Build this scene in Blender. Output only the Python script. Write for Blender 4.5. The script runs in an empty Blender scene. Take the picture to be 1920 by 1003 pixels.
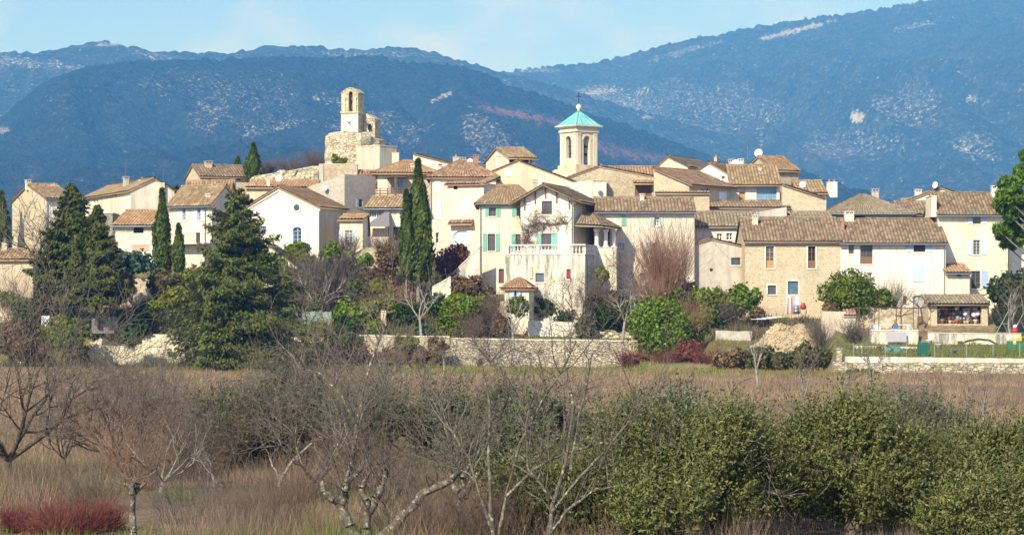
import bpy, math, random
import numpy as np
from math import radians, sin, cos, pi, tan
from mathutils import Vector, Matrix
random.seed(7); NR = np.random.default_rng(7)
S = bpy.context.scene
C = S.collection
# ------------------------------------------------------------------ camera, sky, sun, exposure
F = 5000.0            # focal length in photo pixels (photo 1920 x 1003)
ZC = 4.5              # camera height above the field
HY = 598.0            # horizon row
cam = bpy.data.cameras.new('camera'); co = bpy.data.objects.new('camera', cam); C.objects.link(co)
co.location = (0, 0, ZC); co.rotation_euler = (pi/2, 0, 0)
cam.sensor_width = 36.0; cam.lens = 36.0*F/1920.0
cam.shift_y = (HY-501.5)/1920.0
cam.clip_start = 0.5; cam.clip_end = 30000
S.camera = co
SUN_EL, SUN_AZ = 35.0, -28.0      # azimuth from the view direction reversed: the sun stands behind the camera, to the left
w = bpy.data.worlds.new('World'); S.world = w; w.use_nodes = True
nt = w.node_tree; nt.nodes.clear()
sky = nt.nodes.new('ShaderNodeTexSky'); sky.sky_type = 'NISHITA'; sky.sun_disc = False
sky.sun_elevation = radians(SUN_EL); sky.sun_rotation = radians(180+28)
sky.air_density = 1.0; sky.dust_density = 0.25; sky.ozone_density = 3.0; sky.altitude = 300
bg = nt.nodes.new('ShaderNodeBackground'); bg.inputs[1].default_value = 0.14
wo = nt.nodes.new('ShaderNodeOutputWorld')
# faint wisps of high cloud in the sky
tc = nt.nodes.new('ShaderNodeTexCoord'); mp = nt.nodes.new('ShaderNodeMapping'); mp.inputs['Scale'].default_value = (8, 8, 15)
mp.inputs['Location'].default_value = (0.35, 0.0, 0.3)
nz = nt.nodes.new('ShaderNodeTexNoise'); nz.inputs['Scale'].default_value = 2.0; nz.inputs['Detail'].default_value = 6
rp = nt.nodes.new('ShaderNodeMapRange'); rp.inputs[1].default_value = 0.50; rp.inputs[2].default_value = 0.66; rp.inputs[4].default_value = 0.45
mx = nt.nodes.new('ShaderNodeMixRGB'); mx.inputs[2].default_value = (8.2, 8.0, 8.6, 1)
L = nt.links.new
L(tc.outputs['Generated'], mp.inputs[0]); L(mp.outputs[0], nz.inputs['Vector']); L(nz.outputs[0], rp.inputs[0])
L(rp.outputs[0], mx.inputs[0]); tn = nt.nodes.new('ShaderNodeMixRGB'); tn.blend_type = 'MULTIPLY'; tn.inputs[0].default_value = 1; tn.inputs[2].default_value = (.90, .96, 1.28, 1); L(sky.outputs[0], tn.inputs[1]); L(tn.outputs[0], mx.inputs[1]); L(mx.outputs[0], bg.inputs[0]); L(bg.outputs[0], wo.inputs[0])
sl = bpy.data.lights.new('sun', 'SUN'); sl.energy = 5.0; sl.angle = radians(0.5); sl.color = (1.0, 0.915, 0.735)
so = bpy.data.objects.new('sun', sl); C.objects.link(so)
_d = Vector((sin(radians(SUN_AZ))*cos(radians(SUN_EL)), -cos(radians(SUN_AZ))*cos(radians(SUN_EL)), sin(radians(SUN_EL))))
so.rotation_euler = _d.to_track_quat('Z', 'Y').to_euler()
S.view_settings.view_transform = 'Standard'; S.view_settings.look = 'None'
S.view_settings.exposure = 0.38; S.view_settings.gamma = 1.0
S.cycles.max_bounces = 5; S.cycles.diffuse_bounces = 2; S.cycles.glossy_bounces = 2; S.cycles.transmission_bounces = 3
S.cycles.transparent_max_bounces = 6; S.cycles.volume_bounces = 0; S.cycles.caustics_reflective = False; S.cycles.caustics_refractive = False

# ------------------------------------------------------------------ helpers
def at(px, py, Y): return Vector(((px-960)/F*Y, Y, ZC+(HY-py)/F*Y))
def zat(py, Y): return ZC+(HY-py)/F*Y
def xat(px, Y): return (px-960)/F*Y
def _hash(ix, iy, s):
    h = (ix.astype(np.int64)*374761393 + iy.astype(np.int64)*668265263 + s*974711) & 0xffffffff
    h = ((h ^ (h >> 13))*1274126177) & 0xffffffff
    return ((h ^ (h >> 16)) & 0xffff)/65535.0
def vnoise(x, y, s=0):
    x = np.asarray(x, float); y = np.asarray(y, float)
    ix = np.floor(x); iy = np.floor(y); fx = x-ix; fy = y-iy
    fx = fx*fx*(3-2*fx); fy = fy*fy*(3-2*fy)
    a = _hash(ix, iy, s); b = _hash(ix+1, iy, s); c = _hash(ix, iy+1, s); d = _hash(ix+1, iy+1, s)
    return (a*(1-fx)+b*fx)*(1-fy)+(c*(1-fx)+d*fx)*fy
def fbm(x, y, o=4, s=0):
    r = 0; a = 0.5; f = 1.0
    for k in range(o): r = r+a*vnoise(x*f, y*f, s+k*17); a *= .5; f *= 2.03
    return r
def rawmesh(name, V, Q, mats, uv=None, smooth=False, attr=None):
    """V (n,3) array; Q (m,k) array of faces (all k-sided)."""
    V = np.asarray(V, np.float32); Q = np.asarray(Q, np.int32); k = Q.shape[1]
    me = bpy.data.meshes.new(name)
    me.vertices.add(len(V)); me.vertices.foreach_set('co', V.ravel())
    me.loops.add(Q.size); me.loops.foreach_set('vertex_index', Q.ravel())
    me.polygons.add(len(Q)); me.polygons.foreach_set('loop_start', np.arange(0, Q.size, k, dtype=np.int32))
    if smooth: me.polygons.foreach_set('use_smooth', np.ones(len(Q), bool))
    if uv is not None:
        l = me.uv_layers.new(name='UVMap'); l.data.foreach_set('uv', np.asarray(uv, np.float32).ravel())
    if attr is not None:
        for an, av in attr.items():
            a = me.attributes.new(an, 'FLOAT_COLOR', 'POINT'); a.data.foreach_set('color', np.asarray(av, np.float32).ravel())
    me.update(calc_edges=True); me.validate()
    for m in (mats if isinstance(mats, (list, tuple)) else [mats]): me.materials.append(m)
    return me
def link(name, me, parent=None, loc=None, rotz=0):
    o = bpy.data.objects.new(name, me); C.objects.link(o)
    if parent is not None: o.parent = parent
    if loc is not None: o.location = loc
    if rotz: o.rotation_euler = (0, 0, rotz)
    return o
def tag(o, label=None, cat=None, group=None, kind=None):
    if label: o['label'] = label
    if cat: o['category'] = cat
    if group: o['group'] = group
    if kind: o['kind'] = kind
    return o
def thing(name, label, cat, loc, rotz=0, group=None):
    o = bpy.data.objects.new(name, None); C.objects.link(o); o.location = loc; o.rotation_euler = (0, 0, rotz)
    o.empty_display_size = 0.3
    return tag(o, label, cat, group)
class MB:
    def __init__(s): s.v = []; s.f = []
    def poly(s, pts):
        n = len(s.v); s.v += [tuple(p) for p in pts]; s.f.append(tuple(range(n, n+len(pts))))
    def box(s, x0, x1, y0, y1, z0, z1, fr=None):
        P = [(x, y, z) for z in (z0, z1) for y in (y0, y1) for x in (x0, x1)]
        if fr: P = [fr(*p) for p in P]
        n = len(s.v); s.v += [tuple(p) for p in P]
        for q in ((0, 2, 3, 1), (4, 5, 7, 6), (0, 1, 5, 4), (2, 6, 7, 3), (0, 4, 6, 2), (1, 3, 7, 5)): s.f.append(tuple(n+i for i in q))
    def prism(s, pts, n0, n1, fr=None):
        """pts: outline in (u,z); extruded between depth n0 and n1"""
        k = len(pts); n = len(s.v)
        for d in (n0, n1):
            for (u, z) in pts:
                p = (u, d, z); s.v.append(tuple(fr(*p)) if fr else p)
        s.f.append(tuple(n+i for i in range(k))); s.f.append(tuple(n+k+i for i in reversed(range(k))))
        for i in range(k):
            j = (i+1) % k; s.f.append((n+i, n+j, n+k+j, n+k+i))
    def tube(s, pts, r, n=6, cap=True):
        pts = [Vector(p) for p in pts]; rs = r if isinstance(r, (list, tuple)) else [r]*len(pts)
        base = len(s.v)
        for i, p in enumerate(pts):
            d = (pts[min(i+1, len(pts)-1)]-pts[max(i-1, 0)]).normalized()
            a = d.orthogonal().normalized() if abs(d.z) > .9 else d.cross(Vector((0, 0, 1))).normalized()
            b = d.cross(a)
            for k in range(n):
                t = 2*pi*k/n; s.v.append(tuple(p+(a*cos(t)+b*sin(t))*rs[i]))
        for i in range(len(pts)-1):
            for k in range(n):
                k2 = (k+1) % n; s.f.append((base+i*n+k, base+i*n+k2, base+(i+1)*n+k2, base+(i+1)*n+k))
        if cap:
            s.f.append(tuple(base+k for k in reversed(range(n)))); e = base+(len(pts)-1)*n; s.f.append(tuple(e+k for k in range(n)))
    def lathe(s, prof, n=14, c=(0, 0, 0), cap=True):
        base = len(s.v)
        for (r, z) in prof:
            for k in range(n): s.v.append((c[0]+r*cos(2*pi*k/n), c[1]+r*sin(2*pi*k/n), c[2]+z))
        for i in range(len(prof)-1):
            for k in range(n):
                k2 = (k+1) % n; s.f.append((base+i*n+k, base+i*n+k2, base+(i+1)*n+k2, base+(i+1)*n+k))
        if cap:
            s.f.append(tuple(base+k for k in reversed(range(n)))); e = base+(len(prof)-1)*n; s.f.append(tuple(e+k for k in range(n)))
    def mesh(s, name, mat, smooth=False):
        me = bpy.data.meshes.new(name); me.from_pydata(s.v, [], s.f)
        me.update()
        if smooth: me.polygons.foreach_set('use_smooth', np.ones(len(me.polygons), bool))
        me.materials.append(mat); return me
    def build(s, name, mat, parent=None, smooth=False, loc=None, rotz=0):
        return link(name, s.mesh(name, mat, smooth), parent, loc, rotz)

# ------------------------------------------------------------------ materials
_M = {}
def newmat(name, rough=0.85, spec=0.2):
    m = bpy.data.materials.new(name); m.use_nodes = True
    b = m.node_tree.nodes['Principled BSDF']; b.inputs['Roughness'].default_value = rough
    b.inputs['Specular IOR Level'].default_value = spec
    return m, m.node_tree, b
def N(t, typ, **kw):
    n = t.nodes.new(typ)
    for k, v in kw.items():
        if hasattr(n, k): setattr(n, k, v)
        else: n.inputs[k.replace('_', ' ')].default_value = v
    return n
def c4(c): return (c[0], c[1], c[2], 1)
def mixc(t, fac, a, b, typ='MIX'):
    m = t.nodes.new('ShaderNodeMixRGB'); m.blend_type = typ
    for i, x in ((0, fac), (1, a), (2, b)):
        if isinstance(x, (int, float)): m.inputs[i].default_value = x
        elif isinstance(x, tuple): m.inputs[i].default_value = c4(x)
        else: t.links.new(x, m.inputs[i])
    return m.outputs[0]
def noise(t, scale, detail=4, vec=None, rough=.55):
    n = N(t, 'ShaderNodeTexNoise'); n.inputs['Scale'].default_value = scale; n.inputs['Detail'].default_value = detail; n.inputs['Roughness'].default_value = rough
    if vec is not None: t.links.new(vec, n.inputs['Vector'])
    return n.outputs[0]
def mapr(t, v, a, b, c=0., d=1.):
    n = N(t, 'ShaderNodeMapRange'); t.links.new(v, n.inputs[0])
    for i, x in enumerate((a, b, c, d)): n.inputs[i+1].default_value = x
    return n.outputs[0]
def coords(t, scale=(1, 1, 1), obj=True, rnd=True):
    tc = N(t, 'ShaderNodeTexCoord'); m = N(t, 'ShaderNodeMapping'); m.inputs['Scale'].default_value = scale
    t.links.new(tc.outputs['Object'], m.inputs[0])
    if rnd:
        oi = N(t, 'ShaderNodeObjectInfo'); mul = N(t, 'ShaderNodeMath', operation='MULTIPLY'); mul.inputs[1].default_value = 57.0
        t.links.new(oi.outputs['Random'], mul.inputs[0]); t.links.new(mul.outputs[0], m.inputs['Location'])
    return m.outputs[0]
def bump(t, b, h, strength=.3, dist=.03):
    n = N(t, 'ShaderNodeBump'); n.inputs['Strength'].default_value = strength; n.inputs['Distance'].default_value = dist
    t.links.new(h, n.inputs['Height']); t.links.new(n.outputs[0], b.inputs['Normal'])
def plain(name, col, rough=.7, metal=0, spec=.3, var=.12, scale=3.0):
    if name in _M: return _M[name]
    m, t, b = newmat(name, rough, spec); b.inputs['Metallic'].default_value = metal
    v = coords(t); n = noise(t, scale, 4, v)
    lo = tuple(x*(1-var) for x in col); hi = tuple(min(1, x*(1+var)) for x in col)
    t.links.new(mixc(t, n, lo, hi), b.inputs['Base Color']); _M[name] = m; return m
def plaster(name, col, stain=.35, dirt=(.30, .27, .21)):
    if name in _M: return _M[name]
    m, t, b = newmat(name, .92, .15)
    v = coords(t); vs = coords(t, (1.3, 1.3, .16))
    big = noise(t, .35, 4, v); fine = noise(t, 9, 5, v); streak = noise(t, 1.0, 6, vs, .7)
    c = mixc(t, mapr(t, big, .35, .68), tuple(x*.93 for x in col), tuple(min(1, x*1.05) for x in col))
    c = mixc(t, mapr(t, streak, .46, .66, 0, stain), c, dirt)
    c = mixc(t, mapr(t, fine, .5, .75, 0, .22), c, tuple(x*.72 for x in col))
    v2 = coords(t, (.9, .9, .9)); pat = noise(t, .9, 6, v2, .62)
    c = mixc(t, mapr(t, pat, .51, .58, 0, stain*.6), c, tuple(x*y for x, y in zip(col, (.78, .74, .66))))
    t.links.new(c, b.inputs['Base Color']); bump(t, b, noise(t, 5, 6, v), .35, .03); _M[name] = m; return m
def stone(name, cols, mortar, sc=3.2, flat=1.9, lichen=None, bmp=.8, gap=.06):
    """irregular rubble masonry"""
    if name in _M: return _M[name]
    m, t, b = newmat(name, .95, .1)
    v0 = coords(t, (1, 1, flat)); nn = N(t, 'ShaderNodeTexNoise'); nn.inputs['Scale'].default_value = 1.7; t.links.new(v0, nn.inputs['Vector'])
    v = mixc(t, .10, v0, nn.outputs['Color'], 'ADD')
    a = N(t, 'ShaderNodeTexVoronoi'); a.inputs['Scale'].default_value = sc; t.links.new(v, a.inputs['Vector'])
    e = N(t, 'ShaderNodeTexVoronoi', feature='DISTANCE_TO_EDGE'); e.inputs['Scale'].default_value = sc; t.links.new(v, e.inputs['Vector'])
    r = N(t, 'ShaderNodeValToRGB'); el = r.color_ramp.elements
    for i, c in enumerate(cols):
        q = el[i] if i < 2 else el.new(1.0)
        q.position = i/(len(cols)-1); q.color = c4(c)
    sp = N(t, 'ShaderNodeSeparateColor'); t.links.new(a.outputs['Color'], sp.inputs[0]); t.links.new(sp.outputs[0], r.inputs[0])
    k = mapr(t, e.outputs[0], 0.0, gap)
    c = mixc(t, k, mortar, r.outputs[0])
    big = noise(t, .5, 5, coords(t)); c = mixc(t, mapr(t, big, .5, .75, 0, .45), c, tuple(x*.6 for x in cols[0]))
    if lichen: c = mixc(t, mapr(t, noise(t, 1.1, 6, coords(t), .7), .55, .68, 0, .8), c, lichen)
    t.links.new(c, b.inputs['Base Color']); bump(t, b, k, bmp, .06); _M[name] = m; return m
def tilemat(name, cols, moss=(.20, .17, .09), mossamt=.45, lich=(.42, .36, .2)):
    if name in _M: return _M[name]
    m, t, b = newmat(name, .9, .15)
    uv = N(t, 'ShaderNodeUVMap'); fl = N(t, 'ShaderNodeVectorMath', operation='FLOOR'); t.links.new(uv.outputs[0], fl.inputs[0])
    oi = N(t, 'ShaderNodeObjectInfo'); ad = N(t, 'ShaderNodeVectorMath', operation='ADD'); t.links.new(fl.outputs[0], ad.inputs[0])
    t.links.new(oi.outputs['Random'], ad.inputs[1])
    wn = N(t, 'ShaderNodeTexWhiteNoise'); wn.noise_dimensions = '3D'; t.links.new(ad.outputs[0], wn.inputs['Vector'])
    r = N(t, 'ShaderNodeValToRGB'); el = r.color_ramp.elements
    for i, c in enumerate(cols):
        q = el[i] if i < 2 else el.new(1.0)
        q.position = i/(len(cols)-1); q.color = c4(c)
    t.links.new(wn.outputs['Value'], r.inputs[0])
    v = coords(t); big = noise(t, .55, 6, v, .65); sm = noise(t, 2.6, 5, v, .7)
    c = mixc(t, mapr(t, big, .46, .66, 0, mossamt), r.outputs[0], moss)
    c = mixc(t, mapr(t, sm, .56, .68, 0, .6), c, lich)
    c = mixc(t, mapr(t, noise(t, 7, 4, v), .58, .7, 0, .5), c, (.10, .08, .055))
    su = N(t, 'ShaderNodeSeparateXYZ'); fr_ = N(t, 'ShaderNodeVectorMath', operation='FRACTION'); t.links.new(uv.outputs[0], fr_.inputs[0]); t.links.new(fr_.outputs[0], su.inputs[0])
    c = mixc(t, mapr(t, su.outputs[0], .42, .14, 0, .75), c, (.09, .07, .05))  # channels between the ribs darkened in the colour: painted shade along with dirt
    t.links.new(c, b.inputs['Base Color']); bump(t, b, noise(t, 14, 4, v), .4, .02); _M[name] = m; return m
def glassmat(name='window_glass', col=(.03, .04, .05), rough=.08):
    if name in _M: return _M[name]
    m, t, b = newmat(name, rough, .6); t.links.new(mixc(t, noise(t, 1.5, 2, coords(t)), col, tuple(x*2.2 for x in col)), b.inputs['Base Color'])
    _M[name] = m; return m
def leafmat(name, c1, c2, c3=None, rough=.6, trans=.25):
    """leaves: colour differs from leaf to leaf and from branch to branch"""
    if name in _M: return _M[name]
    m, t, b = newmat(name, rough, .25)
    g = N(t, 'ShaderNodeNewGeometry'); v = coords(t)
    c = mixc(t, g.outputs['Random Per Island'], c1, c2)
    if c3: c = mixc(t, mapr(t, noise(t, .8, 4, v, .6), .5, .66, 0, .75), c, c3)
    t.links.new(c, b.inputs['Base Color'])
    if trans:
        tr = N(t, 'ShaderNodeBsdfTranslucent'); t.links.new(c, tr.inputs[0]); mi = N(t, 'ShaderNodeMixShader'); mi.inputs[0].default_value = trans
        t.links.new(b.outputs[0], mi.inputs[1]); t.links.new(tr.outputs[0], mi.inputs[2])
        t.links.new(mi.outputs[0], t.nodes['Material Output'].inputs[0])
    _M[name] = m; return m
def barkmat(name, c1, c2, c3=None, sc=3.0):
    if name in _M: return _M[name]
    m, t, b = newmat(name, .95, .1); v = coords(t)
    c = mixc(t, mapr(t, noise(t, sc, 5, v, .7), .35, .65), c1, c2)
    if c3: c = mixc(t, mapr(t, noise(t, sc*2.3, 5, v, .7), .54, .62, 0, .9), c, c3)
    t.links.new(c, b.inputs['Base Color']); bump(t, b, noise(t, sc*4, 5, v), .6, .03); _M[name] = m; return m

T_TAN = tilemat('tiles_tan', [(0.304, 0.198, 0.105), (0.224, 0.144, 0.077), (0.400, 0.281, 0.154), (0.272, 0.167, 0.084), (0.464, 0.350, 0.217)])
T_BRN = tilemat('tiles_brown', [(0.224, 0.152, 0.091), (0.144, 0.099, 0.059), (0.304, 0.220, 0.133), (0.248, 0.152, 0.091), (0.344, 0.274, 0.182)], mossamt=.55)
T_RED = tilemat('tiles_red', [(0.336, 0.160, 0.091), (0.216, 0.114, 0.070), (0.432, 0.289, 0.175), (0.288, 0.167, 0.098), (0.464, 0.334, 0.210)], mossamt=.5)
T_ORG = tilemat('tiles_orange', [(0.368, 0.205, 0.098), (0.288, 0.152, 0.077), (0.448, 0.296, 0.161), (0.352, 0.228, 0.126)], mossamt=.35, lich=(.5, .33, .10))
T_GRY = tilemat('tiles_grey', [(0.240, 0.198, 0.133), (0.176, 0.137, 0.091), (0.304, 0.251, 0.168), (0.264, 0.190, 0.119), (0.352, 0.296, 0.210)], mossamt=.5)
P_CREAM = plaster('plaster_cream', (.81, .73, .54), .55); P_WHITE = plaster('plaster_white', (.84, .77, .61), .42)
P_YEL = plaster('plaster_yellow', (.82, .73, .50), .45); P_BEIGE = plaster('plaster_beige', (.74, .62, .41), .4)
P_TAN = plaster('plaster_tan', (.62, .50, .35), .5); P_GREY = plaster('plaster_grey', (.55, .50, .40), .7, (.33, .31, .27))
P_PINK = plaster('plaster_pink', (.82, .68, .50), .35)
P_OLD = plaster('plaster_old', (.72, .65, .50), 1.0, (.30, .28, .24))
ST_YEL = stone('stone_yellow', [(.66, .53, .33), (.73, .60, .39), (.54, .42, .25), (.80, .69, .48)], (.72, .61, .41), 6.0, 1.8, None, .7)
ST_TAN = stone('stone_tan', [(.56, .45, .28), (.66, .55, .36), (.46, .36, .22), (.70, .61, .43)], (.54, .45, .30), 4.2)
ST_GRY = stone('stone_grey', [(.30, .26, .20), (.42, .37, .28), (.24, .21, .16), (.48, .42, .32)], (.34, .30, .23), 3.4)
ST_WALL = stone('stone_dry', [(0.533, 0.457, 0.311), (0.671, 0.598, 0.429), (0.396, 0.332, 0.222), (0.731, 0.664, 0.503)], (.16, .13, .09), 2.4, 3.2, None, 1.0, .10)
ST_LOW = stone('stone_low', [(0.486, 0.413, 0.274), (0.630, 0.550, 0.380), (0.378, 0.327, 0.213), (0.684, 0.602, 0.426)], (.16, .13, .08), 2.2, 2.2, (.16, .17, .05), 1.0, .07)
ST_RUIN = stone('stone_ruin', [(.60, .50, .32), (.72, .62, .42), (.46, .37, .23), (.78, .70, .50)], (.30, .24, .15), 2.2, 2.0, (.55, .42, .14), 1.0, .08)
ST_ASH = plaster('ashlar', (.70, .58, .37), .9, (.34, .28, .18)); ST_BELF = stone('stone_belfry', [(.56, .46, .28), (.64, .53, .33), (.46, .37, .21), (.70, .60, .40)], (.44, .36, .22), 1.6, 1.6, (.50, .40, .14), .8)
P_DRIP = plaster('plaster_drip', (.74, .67, .51), 1.5, (.25, .24, .19))
GLASS = glassmat(); GLASSB = glassmat('glass_blue', (.04, .085, .11), .12); GLASSV = glassmat('glass_sky', (.12, .24, .30), .12)
W_WHITE = plain('paint_white', (.82, .82, .80), .5); W_BROWN = plain('wood_brown', (.20, .11, .06), .7, var=.3, scale=8)
W_ORANGE = plain('wood_orange', (.50, .25, .10), .6, var=.2, scale=8); W_PURP = plain('paint_purple', (.16, .07, .08), .6)
W_RED = plain('paint_red', (.30, .04, .05), .6)
SH = dict(green=plain('shutter_green', (.20, .46, .34), .6, var=.1), blue=plain('shutter_blue', (.38, .50, .66), .6, var=.1), lblue=plain('shutter_pale_blue', (.52, .64, .76), .6, var=.1),
          dblue=plain('shutter_dark_blue', (.14, .22, .38), .6), white=plain('shutter_white', (.86, .84, .82), .6, var=.04), grey=plain('shutter_grey', (.42, .40, .36), .6), brown=W_BROWN, orange=W_ORANGE,
          pgreen=plain('shutter_pale_green', (.46, .64, .50), .6, var=.1))
FR = dict(w=W_WHITE, b=W_BROWN, o=W_ORANGE, p=W_PURP, r=W_RED, s=SH['blue'])
ZINC = plain('zinc', (.24, .27, .28), .45, .6); IRON = plain('iron', (.03, .03, .03), .6, .4); STUC = plaster('trim_plaster', (.80, .74, .60), .3)
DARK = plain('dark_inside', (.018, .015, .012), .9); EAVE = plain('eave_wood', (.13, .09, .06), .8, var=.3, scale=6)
DISH = plain('dish_white', (.82, .82, .82), .4, var=.03); CAPT = plain('chimney_clay', (.40, .20, .13), .8)
# ------------------------------------------------------------------ terrain
def _interp(x, xs, ys): return np.interp(x, xs, ys)
def ground_h(x, y):
    x = np.asarray(x, float); y = np.asarray(y, float)
    px = 960+F*x/np.maximum(y, 1.0)
    und = (fbm(x*.06, y*.06, 3, 3)-.45)*.5+(fbm(x*.4, y*.4, 3, 9)-.45)*.12
    und = und*np.clip((y-30)/30, 0, 1)*np.clip((222-y)/25, 0.25, 1)
    PX = [-400, 0, 200, 400, 560, 660, 780, 850, 950, 1200, 1300, 1400, 1560, 1575, 1920, 2400]
    y0 = _interp(px, [-400, 585, 592, 1190, 1200, 1560, 1566, 2400], [256, 256, 250, 250, 240, 236, 221, 221])
    wz = _interp(px, [-400, 585, 592, 1190, 1200, 1556, 1566, 2400], [2.5, 2.7, 2.7, 2.6, .5, .4, 1.3, 1.3])   # terrace height just behind the wall
    hy = _interp(px, PX, [268, 268, 280, 283, 284, 280, 278, 270, 268, 268, 268, 266, 266, 265, 265, 265])
    hb = _interp(px, PX, [6, 6.3, 9.6, 10.6, 11.2, 11.8, 11, 7.8, 7.0, 7.0, 6.2, 5.0, 4.8, 4.9, 4.9, 4.5])
    m1 = _interp(px, [-400, 0, 300, 600, 700, 1000, 1400, 1900, 2400], [8, 9, 13, 17.5, 17, 14, 12, 8, 6])
    yy = np.clip(y, y0+.6, hy); t = (yy-(y0+.6))/(hy-(y0+.6))
    # the gardens stay low for a while, then climb to the houses
    low = np.clip((px-1560)/20, 0, 1)
    tt = np.where(px < 860, t**1.15, np.where(px > 1330, t**.95, t**1.9))
    z = wz+(hb-wz)*tt
    # right-hand garden: flat lawn, low wall, terrace
    zr = np.interp(y, [221.6, 243.9, 244.3, 256, 257, 262, 265], [1.3, 2.2, 2.9, 3.3, 3.9, 4.6, 4.9])
    z = z*(1-low)+zr*low
    z = np.where(y > hy, hb+(m1-hb)*np.clip((y-hy)/(325-hy), 0, 1), z)
    z = np.where(y > 345, m1*np.clip(1-(y-345)/110, 0, 1), z)
    s = np.clip((y-y0)/.6, 0, 1)
    z = np.where(y < y0+.6, wz*s, z)
    z = z+und*np.where(y > y0-1, .35, 1)
    return z
def zg(px, Y): return float(ground_h(np.array([xat(px, Y)]), np.array([float(Y)]))[0])
def yground(py): return F*ZC/(py-HY)
def gp(px, Y, dz=0): return Vector((xat(px, Y), Y, zg(px, Y)+dz))
def gridmesh(name, X, Y, Z, mat, attr=None, smooth=True):
    ny, nx = Z.shape
    V = np.stack([X, Y, Z], -1).reshape(-1, 3)
    i = np.arange(ny-1)[:, None]*nx+np.arange(nx-1)[None, :]
    Q = np.stack([i, i+1, i+nx+1, i+nx], -1).reshape(-1, 4)
    return rawmesh(name, V, Q, mat, smooth=smooth, attr=attr)
ys = np.concatenate([np.arange(-20, 40, 10), np.arange(40, 210, 2.0), np.arange(210, 285, .5), np.arange(285, 480, 5), np.arange(480, 1000, 40), np.array([1200, 1600, 2400, 4000, 7000, 11800])])
xs = np.concatenate([np.array([-3500, -1800, -900, -500, -300, -200, -140]), np.arange(-100, 100.1, .8), np.array([140, 200, 300, 500, 900, 1800, 3500])])
GX, GY = np.meshgrid(xs, ys); GZ = ground_h(GX, GY)
gpx = 960+F*GX/np.maximum(GY, 1)
# where grass is green, dry or red-brown (a property of the plants there)
n1 = fbm(GX*.05, GY*.035, 4, 21); n2 = fbm(GX*.16, GY*.1, 4, 31)
green = np.clip((n1-.52)*5, 0, .35)
green = np.maximum(green, np.clip(1.3-np.abs(GY-232)/20, 0, 1)*np.clip((n2-.30)*5, 0, 1)*.95*(gpx > 560))
green = np.maximum(green, np.clip(1-np.abs(GY-84)/22, 0, 1)*np.clip((n2-.35)*4, 0, 1)*.7*(gpx < 900))
green = np.maximum(green, np.clip((GY-221.5)/.3, 0, 1)*(GY < 244)*(gpx > 1562)*(.55+.4*np.clip((n2-.4)*6, 0, 1)))
green = np.maximum(green, (GY > 251)*(gpx < 1240)*.6)
red = np.clip((fbm(GX*.09+7, GY*.05, 4, 41)-.44)*5, 0, 1)*(GY < 222)
ga = np.stack([green, red, n2, np.ones_like(green)], -1).reshape(-1, 4)
def groundmat():
    m, t, b = newmat('ground_soil_grass', .97, .05)
    at_ = N(t, 'ShaderNodeAttribute'); at_.attribute_name = 'zones'; sp = N(t, 'ShaderNodeSeparateColor'); t.links.new(at_.outputs['Color'], sp.inputs[0])
    v = coords(t, rnd=False)
    f = noise(t, 1.6, 7, v, .7); g = noise(t, .25, 5, v, .6)
    c = mixc(t, mapr(t, f, .35, .65), (.16, .115, .065), (.36, .27, .15))
    c = mixc(t, mapr(t, g, .4, .65, 0, .5), c, (.30, .24, .14))
    c = mixc(t, mapr(t, sp.outputs[1], 0, 1, 0, .65), c, (.22, .13, .095))
    gc = mixc(t, f, (.10, .13, .025), (.25, .25, .06))
    c = mixc(t, sp.outputs[0], c, gc)
    c = mixc(t, mapr(t, noise(t, 5, 4, v, .7), .5, .7, 0, .55), c, (.09, .065, .04))
    t.links.new(c, b.inputs['Base Color']); bump(t, b, noise(t, 3, 6, v, .7), .9, .25); return m
G_MAT = groundmat()
o = link('ground', gridmesh('ground', GX, GY, GZ, G_MAT, {'zones': ga})); tag(o, kind='structure')

# ------------------------------------------------------------------ mountains
KM = 3.0     # distance factor of all the mountains
def mountmat(name, g1, g2, rock, rockamt, small=1.0):
    m, t, b = newmat(name, .97, .03); small = small/KM
    v = coords(t, rnd=False)
    a = N(t, 'ShaderNodeAttribute'); a.attribute_name = 'cover'; sp = N(t, 'ShaderNodeSeparateColor'); t.links.new(a.outputs['Color'], sp.inputs[0])
    f = noise(t, .16*small, 6, v, .75); g = noise(t, .035*small, 5, v, .6)
    vo = N(t, 'ShaderNodeTexVoronoi'); vo.inputs['Scale'].default_value = .22*small; t.links.new(v, vo.inputs['Vector'])
    c = mixc(t, mapr(t, f, .38, .62), g1, g2)
    c = mixc(t, mapr(t, g, .42, .60, 0, .9), c, tuple(x*1.5 for x in g1))
    c = mixc(t, mapr(t, vo.outputs['Distance'], .2, .7, 0, .55), c, tuple(x*.45 for x in g1))
    c = mixc(t, sp.outputs[1], c, (.30, .13, .12))
    c = mixc(t, sp.outputs[2], c, (.012, .025, .012))
    r = noise(t, .33*small, 7, v, .82)
    # rock: more where the cover map says so
    ad = N(t, 'ShaderNodeMath', operation='ADD'); t.links.new(r, ad.inputs[0])
    sc = N(t, 'ShaderNodeMath', operation='MULTIPLY'); sc.inputs[1].default_value = .36; t.links.new(sp.outputs[0], sc.inputs[0]); t.links.new(sc.outputs[0], ad.inputs[1])
    k = mapr(t, ad.outputs[0], .672-rockamt, .70-rockamt)
    c = mixc(t, k, c, mixc(t, f, tuple(x*.7 for x in rock), rock))
    t.links.new(c, b.inputs['Base Color']); bump(t, b, vo.outputs['Distance'], .9, 3.0*KM); return m
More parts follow.
